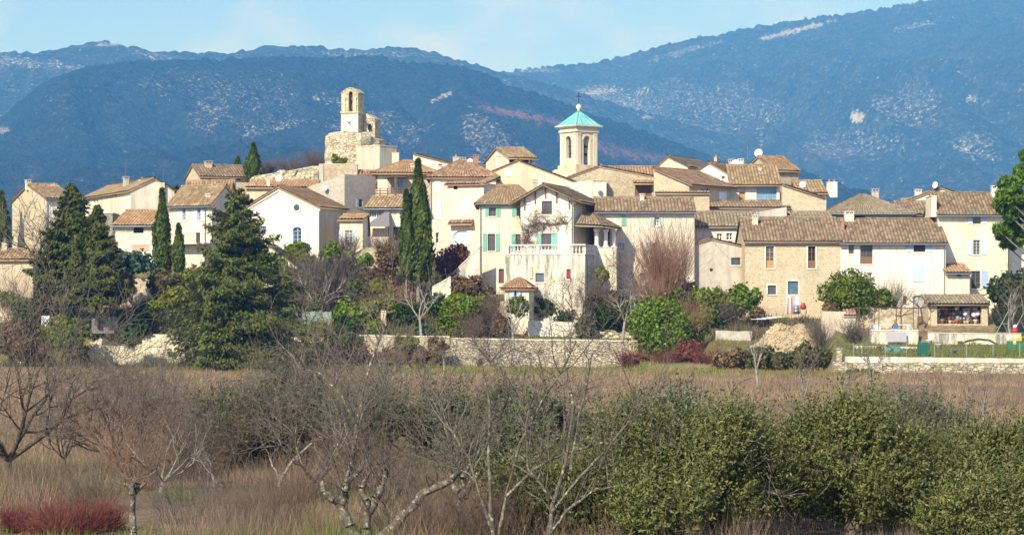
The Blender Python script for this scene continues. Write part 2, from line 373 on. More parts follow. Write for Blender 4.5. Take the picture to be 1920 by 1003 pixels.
def mountain(name, prof, Yr, Yb, zb, mat, nx, ny, amp, seed, rocks=(), pinks=(), darks=(), rockbase=.0, gully=1.0, pad=500):
    Yr *= KM; Yb *= KM; amp *= KM
    pxs = np.array([p[0] for p in prof]); pys = np.array([p[1] for p in prof])
    u = np.linspace(-pad, 1920+pad, nx); t = np.concatenate([np.linspace(0, 1, ny), 1+np.linspace(.03, .18, 6)])
    U, T = np.meshgrid(u, t)
    X = (U-960)/F*Yr*(1.0); Y = Yb+(Yr-Yb)*T
    zr = ZC+(HY-np.interp(U, pxs, pys))/F*Yr
    s = np.where(T <= 1, T**1.05, 1-(T-1)**1.3*3)
    fb = fbm(X/(Yr*.09), Y/(Yr*.16), 5, seed)-.48
    gul = np.abs(fbm(X/(Yr*.05)+Y/(Yr*.2), Y/(Yr*.3), 4, seed+5)-.48)*2
    edge = np.clip(T*4, 0, 1)*np.clip(abs(1-T)*6, 0, 1)
    Z = zb+(zr-zb)*s+(fb*.05*Yr*.6-gul*.030*Yr*gully)*edge
    Z += (fbm(X/(6.0*KM), Y/(6.0*KM), 3, seed+9)-.45)*amp
    Z += NR.random(Z.shape)*amp*.35
    Z = np.maximum(Z, -2.0)
    px = 960+F*X/Y; py = HY-(Z-ZC)/Y*F
    rk = np.zeros_like(px)+rockbase
    w1 = fbm(px*.03, py*.05, 3, seed+3)
    for (cx, cy, rx, ry, ang, am) in rocks:
        ca, sa = cos(radians(ang)), sin(radians(ang)); dx = px-cx; dy = py-cy
        a = (dx*ca+dy*sa)/rx; b2 = (-dx*sa+dy*ca)/ry
        d = np.sqrt(a*a+b2*b2)+(w1-.45)*.8
        rk = np.maximum(rk, np.clip((1.25-d)*2, 0, 1)*am)
    pk = np.zeros_like(px)
    for (cx, cy, rx, ry, ang, am) in pinks:
        ca, sa = cos(radians(ang)), sin(radians(ang)); dx = px-cx; dy = py-cy
        a = (dx*ca+dy*sa)/rx; b2 = (-dx*sa+dy*ca)/ry
        pk = np.maximum(pk, np.clip((1.2-np.sqrt(a*a+b2*b2)-(fbm(px*.08, py*.12, 3, 5)-.45)*1.6)*1.5, 0, 1)*am)
    dk = np.zeros_like(px)
    for (cx, cy, rx, ry, ang, am) in darks:
        ca, sa = cos(radians(ang)), sin(radians(ang)); dx = px-cx; dy = py-cy
        a = (dx*ca+dy*sa)/rx; b2 = (-dx*sa+dy*ca)/ry
        dk = np.maximum(dk, np.clip((1.2-np.sqrt(a*a+b2*b2)-(fbm(px*.05, py*.08, 3, 15)-.45)*1.2)*1.5, 0, 1)*am)
    cov = np.stack([rk, pk, dk, np.ones_like(rk)], -1).reshape(-1, 4)
    me = gridmesh(name, X, Y, Z, mat, {'cover': cov}, smooth=True)
    return tag(link(name, me), kind='structure'), (X, Y, Z)
MM1 = mountmat('hill_scrub', (.010, .020, .008), (.055, .062, .026), (.48, .43, .36), .008)
MM2 = mountmat('mountain_scrub', (.014, .026, .012), (.10, .105, .055), (.60, .56, .50), .026, .7)
near_prof = [(-600, 560), (-300, 420), (-120, 330), (0, 235), (40, 200), (90, 160), (160, 130), (240, 118), (330, 116), (430, 115), (540, 110), (640, 108), (700, 108), (780, 120), (860, 128), (910, 143), (960, 165), (1040, 190), (1100, 214), (1180, 240), (1260, 268), (1340, 300), (1500, 352), (1800, 430), (2500, 560)]
_, HILLA = mountain('hill', near_prof, 2000, 900, 0.0, MM1, 620, 240, 7.0, 3,
         rocks=[(390, 210, 60, 40, -35, .34), (520, 238, 70, 10, -15, .38), (620, 185, 40, 14, 0, .36), (828, 183, 26, 4, -24, .75), (905, 250, 60, 40, 20, .36), (60, 120, 60, 8, 0, .5), (110, 195, 60, 30, 0, .2), (0, 245, 22, 8, 0, .55), (350, 160, 130, 34, 0, .25), (700, 240, 120, 40, 10, .32), (940, 290, 60, 30, 0, .35), (170, 250, 90, 40, 0, .18), (460, 190, 130, 60, 0, .27)],
         pinks=[(955, 212, 62, 6, 11, .8), (1060, 235, 70, 8, 15, .45), (1190, 290, 80, 12, 10, .35), (1090, 262, 50, 9, 10, .3)], darks=[(900, 160, 170, 14, 18, .8), (20, 175, 60, 30, -20, .7), (140, 215, 60, 9, 0, .6), (470, 122, 280, 7, 0, .6), (1050, 200, 60, 15, 20, .7)], rockbase=.13)
far_prof = [(-600, 130), (-200, 108), (0, 101), (50, 101), (100, 96), (150, 85), (200, 79), (235, 86), (280, 96), (340, 101), (400, 104), (440, 99), (500, 91), (545, 88), (600, 92), (650, 95), (700, 93), (760, 91), (800, 97), (840, 108), (880, 121), (930, 135), (1000, 152), (1200, 210), (1600, 320), (2500, 500)]
mountain('far_hill', far_prof, 2700, 1700, 0.0, MM2, 420, 90, 7.0, 13, rocks=[(200, 84, 26, 4, 0, .5), (20, 115, 60, 12, 5, .36), (120, 125, 50, 10, 5, .32), (290, 105, 60, 5, 10, .3), (700, 103, 150, 6, 0, .3)],
         darks=[(60, 165, 90, 30, 0, .6)], rockbase=.16, gully=.6)
big_prof = [(-600, 420), (300, 260), (700, 180), (900, 142), (945, 137), (1000, 131), (1060, 125), (1100, 121), (1150, 113), (1200, 99), (1250, 87), (1300, 75), (1350, 67), (1400, 54), (1450, 47), (1500, 39), (1560, 31), (1610, 28), (1660, 17), (1720, 6), (1760, 0), (1810, -6), (1860, -5), (1920, 4), (2100, 30), (2500, 120)]
mountain('mountain', big_prof, 3600, 1560, 0.0, MM2, 640, 240, 9.0, 23,
         rocks=[(1490, 58, 70, 5, -14, .62), (1290, 95, 80, 6, -15, .34), (1130, 172, 45, 5, -5, .5), (1205, 172, 14, 3, 0, .6), (1160, 205, 90, 40, 20, .34), (1180, 230, 40, 12, 30, .6), (1608, 220, 12, 7, 0, .9), (1700, 200, 70, 40, 0, .28), (1830, 275, 50, 25, 20, .30), (1835, 190, 30, 5, 10, .45), (1600, 270, 120, 30, 0, .26), (1720, 48, 60, 5, -10, .34), (1300, 210, 200, 60, 0, .26), (1020, 133, 60, 3, 0, .4)],
         pinks=[(1550, 290, 60, 20, 0, .15)], darks=[(1500, 330, 260, 30, 0, .4), (1850, 60, 90, 40, 0, .3)], rockbase=.14, gully=1.1)

# air between the village and the mountains
hz = MB(); hz.box(-3650, 3650, -60, 12200, -3.0, 1425)
hm = bpy.data.materials.new('haze_air'); hm.use_nodes = True; t = hm.node_tree; t.nodes.clear()
pv = t.nodes.new('ShaderNodeVolumePrincipled'); mo = t.nodes.new('ShaderNodeOutputMaterial')
pv.inputs['Color'].default_value = (.12, .42, 1.0, 1); pv.inputs['Absorption Color'].default_value = (.5, .6, 1, 1); pv.inputs['Density'].default_value = .00043/KM; pv.inputs['Anisotropy'].default_value = 0.0
t.links.new(pv.outputs[0], mo.inputs['Volume'])
HZ = True
# ------------------------------------------------------------------ tiled roofs
def tile_arrays(p00, p10, p01, p11, pitch=.34, course=.5, amp=.13):
    p00, p10, p01, p11 = [np.array(p, float) for p in (p00, p10, p01, p11)]
    w_ = max(np.linalg.norm(p10-p00), np.linalg.norm(p11-p01)); l_ = max(np.linalg.norm(p01-p00), np.linalg.norm(p11-p10))
    n = max(2, int(round(w_/pitch))); m = max(1, int(round(l_/course)))
    nrm = np.cross(p10-p00, (p01+p11)/2-p00); nrm /= np.linalg.norm(nrm)
    if nrm[2] < 0: nrm = -nrm
    ph = np.array([0, .2, .5, .8]); hh = np.array([0, .85, 1, .85])
    ss = np.concatenate([(np.arange(n)[:, None]+ph[None]).ravel(), [n]])/n; sh = np.concatenate([np.tile(hh, n), [0]])*amp
    tt = np.stack([np.arange(m)/m, (np.arange(m)+1)/m], 1).ravel(); tl = np.tile([.045, 0.0], m)
    jit = NR.random(len(ss))*.012
    A, B = np.meshgrid(ss, tt); Hh = sh[None, :]*np.ones_like(A)+tl[:, None]+jit[None, :]+NR.random(A.shape)*.012
    sag = -np.sin(A*pi)*np.minimum(.05, w_*.004)*1.0
    P = ((1-A)*(1-B))[..., None]*p00+(A*(1-B))[..., None]*p10+((1-A)*B)[..., None]*p01+(A*B)[..., None]*p11
    P = P+nrm*Hh[..., None]; P[..., 2] += sag
    nx = A.shape[1]; ny = A.shape[0]
    i = np.arange(ny-1)[:, None]*nx+np.arange(nx-1)[None, :]
    Q = np.stack([i, i+1, i+nx+1, i+nx], -1).reshape(-1, 4)
    col = np.tile(np.arange(nx-1)//4, ny-1); row = np.repeat(np.arange(ny-1)//2, nx-1)
    fcol = np.tile(np.stack([ph, np.append(ph[1:], 1.0)], 1), (n, 1)); fcol = np.tile(fcol, (ny-1, 1))   # phase at the two sides of each face
    sd_ = lambda q: np.clip(1-np.abs(q-.5)*2, .02, .98)
    uu = np.stack([sd_(fcol[:, 0]), sd_(fcol[:, 1]), sd_(fcol[:, 1]), sd_(fcol[:, 0])], 1)+col[:, None]
    uv = np.stack([uu, np.repeat(row[:, None]+.5, 4, 1)], -1).reshape(-1, 2)
    return P.reshape(-1, 3), Q, uv
def roofmesh(name, patches, mat, thick=.1, ridges=()):
    Vs, Qs, Us = [], [], []; off = 0
    for pi_, p in enumerate(patches):
        V, Q, U = tile_arrays(*p); Vs.append(V); Qs.append(Q+off); Us.append(U+[pi_*101, 0]); off += len(V)
        # the boards under the tiles
        q = [np.array(x, float) for x in p]; d = np.array([0, 0, -.02]); e = np.array([0, 0, -.02-thick])
        VV = np.array([q[0]+d, q[1]+d, q[3]+d, q[2]+d, q[0]+e, q[1]+e, q[3]+e, q[2]+e])
        QQ = np.array([(4, 7, 6, 5), (0, 1, 5, 4), (1, 2, 6, 5), (2, 3, 7, 6), (3, 0, 4, 7), (0, 3, 2, 1)])
        Vs.append(VV); Qs.append(QQ+off); Us.append(np.full((24, 2), 7.5)+pi_); off += 8
    for (a, b) in ridges:                                    # a line of ridge tiles
        a = np.array(a, float); b = np.array(b, float); L_ = np.linalg.norm(b-a); k = max(2, int(L_/.42))
        d = (b-a)/L_; sd = np.cross(d, [0, 0, 1]); sd /= np.linalg.norm(sd); up = np.cross(sd, d)
        for j in range(k):
            q0 = a+(b-a)*j/k; q1 = a+(b-a)*(j+1)/k
            V = []
            for (q, r) in ((q0, .17), (q1, .14)):
                for an in (-1.35, -.7, 0, .7, 1.35): V.append(q+sd*sin(an)*r+up*(cos(an)*r-.03))
            Q = [(i, i+1, i+6, i+5) for i in range(4)]
            Vs.append(np.array(V)); Qs.append(np.array(Q)+off); Us.append(np.full((16, 2), 300.5+j)); off += 10
    return rawmesh(name, np.concatenate(Vs), np.concatenate(Qs), mat, uv=np.concatenate(Us))

# ------------------------------------------------------------------ walls, windows
def frame_fn(O, U, Nn):
    O = Vector(O); U = Vector(U); Nn = Vector(Nn)
    return lambda u, n, z: O+U*u+Nn*n+Vector((0, 0, z))
def wall_face(mb, fr, u0, u1, z0, z1, ops, top=(), reveal=.22):
    ops = [o_ for o_ in ops if o_[0] < o_[1] and o_[2] < o_[3]]
    us = sorted(set([u0, u1]+[x for o_ in ops for x in o_[:2] if u0 < x < u1])); zs = sorted(set([z0, z1]+[x for o_ in ops for x in o_[2:4] if z0 < x < z1]))
    for i in range(len(us)-1):
        for j in range(len(zs)-1):
            cu = (us[i]+us[i+1])/2; cz = (zs[j]+zs[j+1])/2
            if any(a < cu < b and c < cz < d for a, b, c, d in ops): continue
            mb.poly([fr(us[i], 0, zs[j]), fr(us[i+1], 0, zs[j]), fr(us[i+1], 0, zs[j+1]), fr(us[i], 0, zs[j+1])])
    for a, b, c, d in ops:
        r = -reveal
        mb.poly([fr(a, 0, c), fr(a, 0, d), fr(a, r, d), fr(a, r, c)]); mb.poly([fr(b, 0, c), fr(b, r, c), fr(b, r, d), fr(b, 0, d)])
        mb.poly([fr(a, 0, d), fr(b, 0, d), fr(b, r, d), fr(a, r, d)]); mb.poly([fr(a, 0, c), fr(a, r, c), fr(b, r, c), fr(b, 0, c)])
    if len(top) >= 3: mb.poly([fr(u, 0, z) for (u, z) in top])
def shutter_box(fr, u0, u1, z0, z1, n0=.012):
    mb = MB(); mb.box(u0, u1, n0, n0+.035, z0, z1, fr)
    w_ = u1-u0; h_ = z1-z0
    for (a, b, c, d) in ((u0, u0+.07, z0, z1), (u1-.07, u1, z0, z1), (u0+.07, u1-.07, z0, z0+.08), (u0+.07, u1-.07, z1-.08, z1), (u0+.07, u1-.07, z0+h_*.45, z0+h_*.45+.07)):
        mb.box(a, b, n0+.036, n0+.055, c, d, fr)
    k = int(h_/.11)
    for i in range(1, k):
        z = z0+h_*i/k
        if abs(z-(z0+h_*.45)) > .08: mb.box(u0+.07, u1-.07, n0+.036, n0+.047, z-.02, z+.02, fr)
    return mb
def put_window(root, fr, u0, u1, z0, z1, kind='win', fc='w', glass=None, shl=None, shr=None, sc='green', sc2=None, nx=2, nz=3, sill=True, surround=False, dep=.16, arch=False, name=None):
    gl = glass or GLASS; fm = FR[fc] if isinstance(fc, str) else fc
    if kind == 'shut':          # closed shutters standing just proud of the wall
        mid = (u0+u1)/2
        par = shutter_box(fr, u0, mid-.01, z0, z1, .01).build('shutter', SH[sc], root); shutter_box(fr, mid+.01, u1, z0, z1, .01).build('shutter', SH[sc], root)
        return par
    mb = MB(); b = .055
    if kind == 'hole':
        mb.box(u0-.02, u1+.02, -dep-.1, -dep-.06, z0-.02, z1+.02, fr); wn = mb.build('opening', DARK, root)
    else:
        for (a, c, d, e) in ((u0, u0+b, z0, z1), (u1-b, u1, z0, z1), (u0+b, u1-b, z0, z0+b), (u0+b, u1-b, z1-b, z1)): mb.box(a, c, -dep-.05, -dep+.01, d, e, fr)
        for i in range(1, nx): u = u0+(u1-u0)*i/nx; mb.box(u-(.04 if i*2 == nx else .018), u+(.04 if i*2 == nx else .018), -dep-.045, -dep, z0+b, z1-b, fr)
        for i in range(1, nz): z = z0+(z1-z0)*i/nz; mb.box(u0+b, u1-b, -dep-.04, -dep-.006, z-.018, z+.018, fr)
        if kind == 'door':
            mb.box(u0+b, u1-b, -dep-.043, -dep-.004, z0+b, z0+(z1-z0)*.36, fr)
        if kind == 'panel':
            mb.box(u0+b, u1-b, -dep-.043, -dep-.004, z0+b, z1-b, fr)
            for i in range(1, 6): u = u0+(u1-u0)*i/6; mb.box(u-.012, u+.012, -dep-.003, -dep+.006, z0+b, z1-b, fr)
        if arch:
            for s_ in (0, 1):
                w_ = (u1-u0)/2; pts = [(u0 if s_ == 0 else u1, z1)]
                for i in range(7):
                    an = pi/2*i/6; pts.append(((u0+w_)-w_*cos(an)*(1 if s_ == 0 else -1), z1-w_*.7+w_*.7*sin(an)))
                mb.prism(pts, -dep+.012, -.01, fr)
        wn = mb.build(name or ('door' if kind in ('door', 'panel') else 'window'), fm, root)
        p = MB(); p.box(u0+b*.5, u1-b*.5, -dep-.034, -dep-.026, z0+b*.5, z1-b*.5, fr); p.build('pane', gl, wn)
    if surround:
        s = MB(); e = .13
        for (a, c, d, e_) in ((u0-e, u0-.002, z0-.02, z1+e), (u1+.002, u1+e, z0-.02, z1+e), (u0-.002, u1+.002, z1+.002, z1+e)): s.box(a, c, .004, .03, d, e_, fr)
        s.build('surround', STUC, wn)
    if sill:
        s = MB(); s.box(u0-.1, u1+.1, .005, .08, z0-.11, z0-.01, fr); s.build('sill', STUC, wn)
    for sd, m_ in ((shl, sc), (shr, sc2 or sc)):
        if sd: shutter_box(fr, sd[0], sd[1], z0-.02, z1+.02).build('shutter', SH[m_], wn)
    return wn

class House: pass
def house(name, label, cat, xa, xb, Y, ye, yb, rot=0., xs=None, d=8., roof='front', yr=None, xg=None, wall=None, tile=None, wins=(), side=(), rf=.5, ov=.4, gov=.18,
          gutter=False, teeth=False, chim=(), y1=None, inset=3., group=None, basedrop=3.5, pipes=()):
    """front wall from photo column xa to xb, left end at distance Y; ye eave row, yb foot row; rot>0 turns the right end away"""
    r = radians(rot); A = Vector((xat(xa, Y), Y, 0)); U = Vector((cos(r), sin(r), 0)); V = Vector((-sin(r), cos(r), 0))
    def u_of(px, P=A, D=U):
        s_ = (px-960)/F; return (s_*P.y-P.x)/(D.x-s_*D.y)
    wd = u_of(xb); B = A+U*wd
    if xs is not None:
        d = u_of(xs, A if rot > 0 else B, V)
        if not (0.5 < d < 60): print('BAD DEPTH', label, d); d = 8.
    ze = zat(ye, Y); z0 = zat(yb, Y)-basedrop
    root = thing(name, label, cat, (A.x, A.y, z0), r, group)
    H = House(); H.root = root; H.A = A; H.U = U; H.V = V; H.w = wd; H.d = d; H.z0 = z0; H.ze = ze-z0; H.u_of = u_of
    ff = frame_fn((0, 0, 0), (1, 0, 0), (0, -1, 0)); lf = frame_fn((0, 0, 0), (0, 1, 0), (-1, 0, 0)); rf_ = frame_fn((wd, 0, 0), (0, 1, 0), (1, 0, 0)); bf = frame_fn((0, d, 0), (1, 0, 0), (0, 1, 0))
    H.ff = ff; H.lf = lf; H.rf = rf_
    E = ze-z0
    def zloc(py, u, P=A, D=U): return zat(py, (P+D*u).y)-z0
    H.zloc = zloc
    Yr = (A+V*d*rf).y
    R = (zat(yr, Yr)-z0) if yr is not None else E
    mb = MB(); patches = []; ridges = []; capz = None
    def ops_of(lst, P, D):
        out = []
        for q in lst:
            if isinstance(q, dict) and q.get('kind') != 'shut' and not q.get('flush'):
                x0, y0_, x1, y1_ = q['r']; ua, ub = sorted((u_of(x0, P, D), u_of(x1, P, D)))
                out.append((ua, ub, zloc(y1_, (ua+ub)/2, P, D), zloc(y0_, (ua+ub)/2, P, D)))
        return out
    # which side wall is seen
    sP, sD, sf = (A, V, lf) if rot > 0 else (B, V, rf_)
    fo = ops_of(wins, A, U); sops = ops_of(side, sP, sD)
    lo = sops if rot > 0 else []; ro = sops if rot <= 0 else []
    h0 = 0.0
    if roof in ('front', 'back'):
        m_ = d*rf; gt = [(0, E), (d, E), (m_, R)]
        if rf >= .99: gt = [(0, E), (d, E), (d, R)]
        wall_face(mb, ff, 0, wd, h0, E, fo); wall_face(mb, lf, 0, d, h0, E, lo, gt); wall_face(mb, rf_, 0, d, h0, E, ro, gt)
        mb.poly([bf(0, 0, h0), bf(wd, 0, h0), bf(wd, 0, R if rf >= .99 else E), bf(0, 0, R if rf >= .99 else E)])
        sl_ = (R-E)/m_; eL = E-sl_*ov+.05
        patches.append(((-gov, -ov, eL), (wd+gov, -ov, eL), (-gov, m_, R+.05), (wd+gov, m_, R+.05)))
        if rf < .99:
            s2 = (R-E)/(d-m_)
            patches.append(((wd+gov, d+ov, E-s2*ov+.05), (-gov, d+ov, E-s2*ov+.05), (wd+gov, m_, R+.05), (-gov, m_, R+.05)))
            ridges.append(((-gov, m_, R+.14), (wd+gov, m_, R+.14)))
    elif roof == 'gable':
        ug = u_of(xg) if xg is not None else wd/2
        R = zat(yr, (A+U*ug).y)-z0
        E2 = (zat(y1, B.y)-z0) if y1 is not None else E
        Em = min(E, E2)
        gt = [(0, Em), (wd, Em)]+([(wd, E2)] if E2 > Em else [])+[(ug, R)]+([(0, E)] if E > Em else [])
        wall_face(mb, ff, 0, wd, h0, Em, fo, gt); wall_face(mb, lf, 0, d, h0, E, lo); wall_face(mb, rf_, 0, d, h0, E2, ro)
        mb.poly([bf(u, 0, z) for (u, z) in ([(0, h0), (wd, h0), (wd, E2), (ug, R), (0, E)])])
        sL = (R-E)/max(ug, .01); sR = (R-E2)/max(wd-ug, .01)
        if ug > .3: patches.append(((-ov, d+gov, E-sL*ov+.05), (-ov, -gov, E-sL*ov+.05), (ug, d+gov, R+.05), (ug, -gov, R+.05)))
        patches.append(((wd+ov, -gov, E2-sR*ov+.05), (wd+ov, d+gov, E2-sR*ov+.05), (ug, -gov, R+.05), (ug, d+gov, R+.05)))
        ridges.append(((ug, -gov, R+.14), (ug, d+gov, R+.14)))
    elif roof == 'hip':
        i_ = min(inset, wd*.48); m_ = d*.5
        wall_face(mb, ff, 0, wd, h0, E, fo); wall_face(mb, lf, 0, d, h0, E, lo); wall_face(mb, rf_, 0, d, h0, E, ro)
        mb.poly([bf(0, 0, h0), bf(wd, 0, h0), bf(wd, 0, E), bf(0, 0, E)])
        e_ = E-.05; a = (-ov, -ov, e_); b_ = (wd+ov, -ov, e_); c_ = (wd+ov, d+ov, e_); dd = (-ov, d+ov, e_); r1 = (i_, m_, R); r2 = (wd-i_, m_, R)
        patches += [(a, b_, r1, r2), (c_, dd, r2, r1), (b_, c_, r2, (wd-i_, m_+.02, R)), (dd, a, r1, (i_, m_-.02, R))]
        up = lambda p: (p[0], p[1], p[2]+.08)
        ridges += [(up(r1), up(r2)), (up(b_), up(r2)), (up(a), up(r1))]
    elif roof == 'slope':       # single slope falling from one end of the front to the other
        E2 = zat(y1, B.y)-z0; Em = min(E, E2)
        gt = [(0, Em), (wd, Em), (wd, E2)] if E2 > E else [(0, Em), (wd, Em), (0, E)]
        wall_face(mb, ff, 0, wd, h0, Em, fo, gt); wall_face(mb, lf, 0, d, h0, E, lo); wall_face(mb, rf_, 0, d, h0, E2, ro)
        mb.poly([bf(u, 0, z) for (u, z) in ([(0, h0), (wd, h0), (wd, E2), (0, E)])])
        if tile is not None:
            if E2 < E: patches.append(((wd+ov, -gov, E2), (wd+ov, d+gov, E2), (0, -gov, E+.06), (0, d+gov, E+.06)))
            else: patches.append(((-ov, d+gov, E), (-ov, -gov, E), (wd, d+gov, E2+.06), (wd, -gov, E2+.06)))
        else: mb.poly([(0, 0, E), (wd, 0, E2), (wd, d, E2), (0, d, E)])
    else:                        # flat top with a coping
        wall_face(mb, ff, 0, wd, h0, E, fo); wall_face(mb, lf, 0, d, h0, E, lo); wall_face(mb, rf_, 0, d, h0, E, ro)
        mb.poly([bf(0, 0, h0), bf(wd, 0, h0), bf(wd, 0, E), bf(0, 0, E)]); mb.poly([(0, 0, E), (wd, 0, E), (wd, d, E), (0, d, E)])
        cp = MB(); cp.box(-.06, wd+.06, -.06, d+.06, E+.004, E+.09); cp.build('coping', STUC, root)
    H.wall = mb.build('wall', wall or P_CREAM, root)
    H.roof = None
    if patches and tile is not None: H.roof = link('roof', roofmesh('roof', patches, tile, ridges=ridges), root)
    H.R = R; H.E = E
    rp_ = H.roof or root
    if teeth or gutter:
        yy = -ov if roof != 'hip' else -ov
    if teeth:                    # rows of half tiles under the eave
        g = MB(); k = int(wd/.3)
        g.box(-.02, wd+.02, -.12, -.002, E-.30, E-.22)
        for i in range(k): g.box(wd*i/k+.04, wd*i/k+.22, -.22, -.002, E-.219, E-.10)
        g.box(-.02, wd+.02, -.26, -.002, E-.099, E-.04)
        g.build('cornice', STUC, rp_)
    if gutter:
        g = MB(); ze_ = (E-(R-E)/(d*rf)*ov if roof in ('front', 'back') else E)
        g.tube([(-gov, -ov-.07, ze_-.02), (wd+gov, -ov-.07, ze_-.02)], .085, 6); g.build('gutter', ZINC, rp_)
    for ppx in pipes:
        u = u_of(ppx); g = MB(); g.tube([(u, -ov-.03, E-.05), (u, -.12, E-.5), (u, -.1, .2)], .05, 6); g.build('drainpipe', ZINC, root)
    for q in chim:
        chimney(H, rp_, **q)
    for (lst, P, D, f_) in ((wins, A, U, ff), (side, sP, sD, sf)):
        for q in lst:
            q = dict(q); x0, y0_, x1, y1_ = q.pop('r'); q.pop('flush', None); ua, ub = sorted((u_of(x0, P, D), u_of(x1, P, D))); zl, zh = zloc(y1_, (ua+ub)/2, P, D), zloc(y0_, (ua+ub)/2, P, D)
            for kk in ('shl', 'shr'):
                if q.get(kk): q[kk] = tuple(sorted((u_of(q[kk][0], P, D), u_of(q[kk][1], P, D))))
            if q.get('kind') == 'oculus':
                oculus(root, f_, (ua+ub)/2, (zl+zh)/2, (ub-ua)/2)
            else: put_window(root, f_, ua, ub, zl, zh, **q)
    return H
def oculus(root, fr, u, z, r):
    g = MB(); k = 20
    for i in range(k):
        a0, a1 = 2*pi*i/k, 2*pi*(i+1)/k
        g.prism([(u+r*1.5*cos(a0), z+r*1.5*sin(a0)), (u+r*1.5*cos(a1), z+r*1.5*sin(a1)), (u+r*cos(a1), z+r*sin(a1)), (u+r*cos(a0), z+r*sin(a0))], .004, .09, fr)
    w_ = g.build('round_window', STUC, root)
    g = MB(); g.prism([(u+r*1.02*cos(2*pi*i/k), z+r*1.02*sin(2*pi*i/k)) for i in range(k)], .006, .03, fr); g.build('pane', GLASS, w_)
def chimney(H, parent, x0, x1, y0, y1, v=None, m=None, cap='slots', Y=None, dd=None):
    """chimney whose photo columns are x0..x1, top row y0, foot row y1; v = metres behind the front wall"""
    v = H.d*.4 if v is None else v
    P = H.A+H.V*v; ua, ub = H.u_of(x0, P, H.U), H.u_of(x1, P, H.U); yw = (P+H.U*ua).y
    za, zb = zat(y1, yw)-H.z0-.25, zat(y0, yw)-H.z0
    g = MB(); w_ = ub-ua; t_ = dd or max(.5, w_*.8)
    g.box(ua, ub, v, v+t_, za, zb-.32)
    g.box(ua-.05, ub+.05, v-.05, v+t_+.05, zb-.319, zb-.25)
    c = g.build('chimney', m or P_CREAM, parent)
    g = MB()
    if cap == 'slots':
        n = max(2, int(w_/.35))
        for i in range(n+1):
            u = ua+(w_-.08)*i/n
            g.box(u, u+.08, v, v+t_, zb-.249, zb-.06)
        g.box(ua-.07, ub+.07, v-.07, v+t_+.07, zb-.059, zb)
        g.build('chimney_cap', CAPT if cap == 'red' else (m or P_CREAM), c)
    else:
        for i in range(max(1, int(w_/.45))):
            g.lathe([(.13, 0), (.11, .25), (.13, .26), (.13, .3)], 8, (ua+(i+.5)*w_/max(1, int(w_/.45)), v+t_/2, zb-.249))
        g.build('chimney_pot', CAPT, c)
def dish(parent, H, px, py, rad, v=0., face=(-.35, -1, .3), stand=.6):
    P = H.A+H.V*v; u = H.u_of(px, P, H.U); yw = (P+H.U*u).y; z = zat(py, yw)-H.z0
    f = Matrix.Rotation(-H.root.rotation_euler[2], 3, 'Z') @ Vector(face).normalized(); a = f.cross(Vector((0, 0, 1))).normalized(); b = f.cross(a)
    rad *= .56; stand *= .7; c = Vector((u, v, z)); g = MB(); n = 18; base = 0
    rings = [(0, -.16), (.5, -.12), (.85, -.04), (1, 0), (.98, -.03), (.5, -.15), (0, -.19)]
    for (r, h) in rings:
        for k in range(n): g.v.append(tuple(c+(a*cos(2*pi*k/n)+b*sin(2*pi*k/n))*r*rad+f*h*rad*1.4))
    for i in range(len(rings)-1):
        for k in range(n): g.f.append((i*n+k, i*n+(k+1) % n, (i+1)*n+(k+1) % n, (i+1)*n+k))
    o_ = g.build('satellite_dish', DISH, parent, True)
    g = MB(); g.tube([c-f*.2*rad, c-f*.35*rad-Vector((0, 0, stand*.5)), c-f*.35*rad-Vector((0, 0, stand))], .03, 5); g.tube([c-b*rad*-.9, c+f*rad*.9], .015, 4); g.build('dish_arm', ZINC, o_)
def antenna(parent, H, px, py0, py1, v=2., yag=1.2, rz=.4):
    P = H.A+H.V*v; u = H.u_of(px, P, H.U); yw = (P+H.U*u).y; z1 = zat(py0, yw)-H.z0; z0_ = zat(py1, yw)-H.z0
    g = MB(); g.tube([(u, v, z0_), (u, v, z1)], .022, 5); dx, dy = cos(rz), sin(rz)
    for zz, L_ in ((z1-.1, yag), (z1-.55, yag*.8)):
        g.tube([(u-dx*L_*.5, v-dy*L_*.5, zz), (u+dx*L_*.5, v+dy*L_*.5, zz+.05)], .014, 4)
        for i in range(7):
            q = -.5+i/6.; e = .28-.02*i
            g.tube([(u+dx*L_*q+dy*e, v+dy*L_*q-dx*e, zz+.03), (u+dx*L_*q-dy*e, v+dy*L_*q+dx*e, zz+.03)], .01, 3)
    g.build('antenna', ZINC, parent)
def W(x0, y0, x1, y1, **k): k['r'] = (x0, y0, x1, y1); return k
# ------------------------------------------------------------------ the houses, left to right, back to front
# far left
h = house('stone_house', 'stone house at the far left end of the village, half hidden by a big conifer', 'house', 87, 138, 288, 372, 475, rot=30, xs=23, roof='front', yr=347, wall=ST_YEL, tile=T_TAN,
      wins=[W(117, 376, 130, 392, fc='b', nx=2, nz=1, kind='win')], chim=[dict(x0=50, x1=58, y0=337, y1=352, v=5.5), dict(x0=98, x1=110, y0=343, y1=352, v=4.5, cap='none')], gutter=True, pipes=[88])
g = MB(); g.box(.02, h.w-.0, -.03, -.003, 0, h.E-.02); g.f = g.f; 
